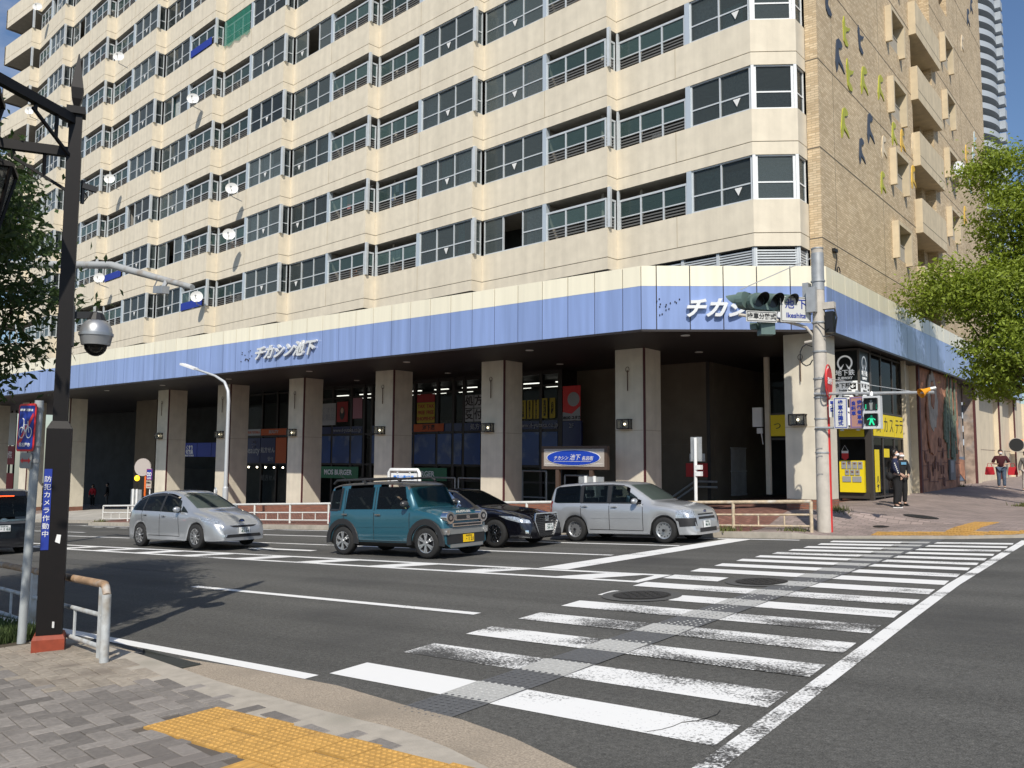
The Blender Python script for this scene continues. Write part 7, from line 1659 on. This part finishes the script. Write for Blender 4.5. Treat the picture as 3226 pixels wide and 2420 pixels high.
person('person in grey top and pale patterned trousers with a dark cap, at the right edge', -5.78, 43.2, fz(-5.78, 43.2), R(-95), 1.70, dict(top=GREYC, leg=CAMO, sole=1), cap=GREYC, mask=False, legs={'al': (-.10, .10, .09), 'ar': (.14, -.10, .09)})
# cyclist
T = person('cyclist in white jacket, jeans and tan cap riding at far left', -64.7, 27.0, fz(-64.7, 27) + .12, R(0), 1.72, dict(top=WHTC, leg=LJEAN), cap=mat('cap_tan', (.36, .25, .15), .9), lean=.10, arms={'el': (.24, .22, 1.12), 'wl': (.46, .20, 1.05), 'er': (.24, -.22, 1.12), 'wr': (.46, -.20, 1.05)}, legs={'kl': (.30, .10, .70), 'al': (.18, .10, .32), 'kr': (.34, -.10, .62), 'ar': (.10, -.10, .14)})
BC = thing('bicycle', 'dark city bicycle under the cyclist at far left', 'bicycle', None, (-64.7, 27.0, fz(-64.7, 27)))
for xx in (-.42, .68):
    b = MB(); b.tube([(xx + .33*math.cos(t*.3142), 0, .33 + .33*math.sin(t*.3142)) for t in range(21)], .02, 6, 0, False); 
    for t in range(6): b.tube([(xx, 0, .33), (xx + .32*math.cos(t*1.047), 0, .33 + .32*math.sin(t*1.047))], .004, 4)
    b.build('wheel', RUBBER, BC)
b = MB(); b.tube([(-.42, 0, .33), (.05, 0, .32), (-.12, 0, .92)], .02, 6); b.tube([(.05, 0, .32), (.5, 0, .85), (.68, 0, .33)], .02, 6); b.tube([(-.42, 0, .33), (-.1, 0, .8), (.5, 0, .82)], .016, 6); b.tube([(.5, 0, .85), (.46, 0, 1.05), (.46, -.24, 1.08)], .015, 6); b.tube([(.46, 0, 1.05), (.46, .24, 1.08)], .015, 6); b.build('frame', BLACK, BC)
b = MB(); b.ball((-.14, 0, .95), (.13, .07, .04)); b.build('saddle', BLACK, BC)
person('person in red top standing in the dark driveway entrance', -65.3, 31.0, fz(-65.3, 31), R(-60), 1.62, dict(top=REDC, leg=BLKC, sole=1), mask=False)
person('person in dark clothes behind the red topped one in the driveway entrance', -64.9, 31.9, fz(-64.9, 31.9), R(-120), 1.70, dict(top=BLKC, leg=GREYC, sole=1), mask=False)
# drivers, seen through the open window and windscreen
def driver(label, car_name, lx_, ly_, top, lean=.0):
    c = [o for o in COL.objects if o.name == car_name][0]; bpy.context.view_layer.update()
    p = c.matrix_world @ Vector((lx_, ly_, -.22)); T = person(label, p.x, p.y, p.z, 0, 1.66, dict(top=top, leg=BLKC), mask=False, arms={'el': (.18, .26, 1.06), 'wl': (.42, .20, 1.10), 'er': (.16, -.27, 1.05), 'wr': (.30, -.28, 1.26)}, legs={'kl': (.42, .10, .90), 'al': (.62, .10, .55), 'kr': (.42, -.10, .90), 'ar': (.62, -.10, .55)})
driver('driver of the teal car with pale sleeve at the open window', 'boxy_mini_car', 1.28, -.34, mat('cloth_pale_yellow', (.62, .64, .36), .9))
driver('driver of the silver wagon in a blue shirt', 'silver_wagon', 1.38, -.36, mat('cloth_blue', (.10, .18, .26), .9))

# ------------------------------------------------------------------ trees, weeds, far tower
BARK = mat('bark', (.060, .045, .032), .95, var=.3, vs=20, bump=.6, bs=40)
LEAF = mat('leaf_bright', (.21, .27, .030), .55, island=.38, spec=.4); LEAFD = mat('leaf_dark', (.042, .072, .024), .55, island=.35, spec=.4)
for m_ in (LEAF, LEAFD):
    t_ = m_.node_tree; bs_ = t_.nodes['Principled BSDF']; tr_ = t_.nodes.new('ShaderNodeBsdfTranslucent'); tr_.inputs[0].default_value = (.34, .44, .04, 1) if m_ is LEAF else (.08, .14, .03, 1)
    mx_ = t_.nodes.new('ShaderNodeMixShader'); mx_.inputs[0].default_value = .34; t_.links.new(bs_.outputs[0], mx_.inputs[1]); t_.links.new(tr_.outputs[0], mx_.inputs[2]); t_.links.new(mx_.outputs[0], t_.nodes['Material Output'].inputs[0])
def tree(name, label, base, fork, blobs, n, size, m, seed, tr=.16, clump=26, spread=.28):
    rr = random.Random(seed); T = thing(name, label, 'tree'); base = Vector(base); fork = Vector(fork)
    b = MB(); b.tube([base, base.lerp(fork, .5) + Vector((rr.uniform(-.1, .1), rr.uniform(-.1, .1), 0)), fork], [tr, tr*.8, tr*.65], 10); ends = []
    for c, r in [q[:2] for q in blobs]:
        c = Vector(c); mid = fork.lerp(c, .5) + Vector((rr.uniform(-.3, .3), rr.uniform(-.3, .3), rr.uniform(-.1, .3))); b.tube([fork, mid, c], [tr*.45, tr*.28, tr*.1], 6)
        for _ in range(5):
            d = Vector((rr.gauss(0, 1), rr.gauss(0, 1), rr.gauss(0, .8))).normalized(); e = c + Vector((d.x*r[0], d.y*r[1], d.z*r[2]))*.85; b.tube([c.lerp(mid, rr.uniform(0, .5)), c.lerp(e, .6) + Vector((0, 0, .1)), e], [tr*.10, tr*.06, tr*.03], 5)
    b.build('trunk', BARK, T, 60)
    den = [q[2] if len(q) > 2 else 1 for q in blobs]; blobs = [q[:2] for q in blobs]; vol = [(r[0]*r[1] + r[1]*r[2] + r[0]*r[2])*d for (_, r), d in zip(blobs, den)]; tot = sum(vol); V = []; Fc = []
    for (c, r), w in zip(blobs, vol):
        for _ in range(int(n*w/tot/clump)):
            d = Vector((rr.gauss(0, 1), rr.gauss(0, 1), rr.gauss(0, 1))).normalized(); q = rr.random()**.35; p = Vector(c) + Vector((d.x*r[0], d.y*r[1], d.z*r[2]))*q*rr.uniform(.82, 1.12); flat = rr.uniform(.25, .6)
            for _ in range(clump):
                o = p + Vector((rr.gauss(0, spread), rr.gauss(0, spread), rr.gauss(0, spread*flat))); nrm = (d*.6 + Vector((rr.gauss(0, .7), rr.gauss(0, .7), rr.gauss(.5, .6)))).normalized(); a = nrm.cross(Vector((rr.gauss(0, 1), rr.gauss(0, 1), rr.gauss(0, 1)))).normalized(); e = nrm.cross(a); s = size*rr.uniform(.6, 1.25); i0 = len(V)
                V += [tuple(o - a*s), tuple(o + e*s*.42 + nrm*s*.12), tuple(o + a*s), tuple(o - e*s*.42 + nrm*s*.12)]; Fc.append((i0, i0 + 1, i0 + 2, i0 + 3))
    me = bpy.data.meshes.new('crown'); me.from_pydata(V, [], Fc); me.update(); me.materials.append(m); link('crown', me, T); return T
tree('street_tree', 'bright green leafy street tree leaning in at the right edge', (-3.6, 33.6, fz(-3.6, 33.6) - .1), (-3.8, 33.4, 2.0),
    [((-5.1, 33.0, 10.2), (.9, 1.0, .8)), ((-4.3, 33.2, 8.5), (1.5, 1.6, 1.1)), ((-6.6, 32.6, 6.05), (1.45, 1.5, 1.0)), ((-5.0, 32.6, 5.6), (1.6, 1.7, 1.25)), ((-4.6, 33.0, 3.8), (1.5, 1.6, 1.3)), ((-2.6, 33.6, 7.0), (2.1, 2.2, 2.2)), ((-5.2, 34.2, 3.0), (1.0, 1.2, .8)), ((-2.6, 33.6, 10), (1.8, 1.8, 1.5)), ((-4.2, 33.6, 6.9), (1.6, 1.6, 1.0))], 64000, .085, LEAF, 5, .16, 55, .30)
tree('street_tree', 'loose dark leaved tree behind the brown lamp post at left', (-13.6, 4.0, nz_(-13.6, 4) - .1), (-13.4, 4.1, .4),
    [((-11.4, 3.3, 2.9), (1.2, 1.0, .7), 3), ((-10.2, 2.2, 3.2), (1.3, 1.0, .7), 3), ((-9.2, 1.0, 3.0), (1.2, 1.1, .7), 3), ((-8.4, .2, 3.4), (1.0, .9, .6), 3), ((-12.3, 2.6, 4.0), (1.6, 1.3, .9), 3), ((-10.9, 1.2, 4.1), (1.5, 1.3, .8), 3), ((-14.8, 4.6, 4.2), (1.3, 1.0, .8), 2),
     ((-13.1, 4.75, 3.0), (.7, .8, .4), .8), ((-12.9, 4.9, 2.2), (.75, .8, .4), .8), ((-12.95, 4.65, 1.45), (.65, .7, .35), .8), ((-13.6, 4.2, 1.1), (.9, .9, .45), 1), ((-14.2, 3.8, 3.2), (1.6, 1.5, 1.1), 1.5), ((-15.2, 3.6, 2.3), (1.6, 1.6, 1.2), 1), ((-13.9, 3.2, 4.0), (1.3, 1.3, .8), 2)], 90000, .07, LEAFD, 9, .13, 12, .24)
b = MB(); random.seed(5)
for x, y, n in ((-8.1, 24.85, 120), (-7.9, 24.6, 60), (-8.2, 22.0, 90), (-10.0, 21.7, 160), (-8.4, 42.8, 70), (-40.5, 19.7, 70), (-4.4, 33.2, 260)):
    for _ in range(n):
        px, py = x + random.gauss(0, .22), y + random.gauss(0, .12); z = fz(px, py) - .02; h = random.uniform(.05, .2); a = random.uniform(0, 6.28)
        b.add([(px - .02*math.cos(a), py - .02*math.sin(a), z), (px + .02*math.cos(a), py + .02*math.sin(a), z), (px + random.gauss(0, .05), py + random.gauss(0, .05), z + h)], [(0, 1, 2)])
o = b.build('weeds', mat('weed', (.10, .11, .03), .9, island=.4)); o['kind'] = 'stuff'; tag(o, 'weeds sprouting along the far kerb and the wall foot', 'weeds')
TW = thing('apartment_tower', 'distant white tower with stacked curved balconies at the right edge', 'building')
TWW = mat('tower_white', (.42, .46, .50), .5); TWD = mat('tower_dark', (.05, .06, .075), .4)  # pale balconies, dark blue-grey core
cx, cy = -46.5, 228.0
b = MB(); n = 24; P = [(cx + 11.4*math.cos(6.2832*i/n), cy + 11.4*math.sin(6.2832*i/n)) for i in range(n)]; b.prism(P, 0, 118); b.build('core', TWD, TW)
for f_ in range(37):
    z = 4 + f_*3.05; b = MB(); n = 40
    for i in range(n):
        a0, a1 = R(-100 + 130*i/n), R(-100 + 130*(i + 1)/n); r0, r1 = 13.8, 13.55
        b.prism([(cx + r0*math.cos(a0), cy + r0*math.sin(a0)), (cx + r0*math.cos(a1), cy + r0*math.sin(a1)), (cx + r1*math.cos(a1), cy + r1*math.sin(a1)), (cx + r1*math.cos(a0), cy + r1*math.sin(a0))], z, z + 1.15)
        b.prism([(cx + r0*math.cos(a0), cy + r0*math.sin(a0)), (cx + r0*math.cos(a1), cy + r0*math.sin(a1)), (cx + 11.2*math.cos(a1), cy + 11.2*math.sin(a1)), (cx + 11.2*math.cos(a0), cy + 11.2*math.sin(a0))], z - .2, z)
    b.box(cx + 13.4, cy + 1.5, z - .1, cx + 14.9, cy + 4.2, z + 1.9)
    b.build('balcony', TWW, TW)
# ------------------------------------------------------------------ lettering becomes ordinary meshes
bpy.context.view_layer.update()
dg = bpy.context.evaluated_depsgraph_get()
for o in [o for o in COL.objects if o.type == 'FONT']:
    me = bpy.data.meshes.new_from_object(o.evaluated_get(dg)); n = link(o.name, me, o.parent); n.matrix_local = o.matrix_local.copy(); nm = o.name
    bpy.data.objects.remove(o); n.name = nm
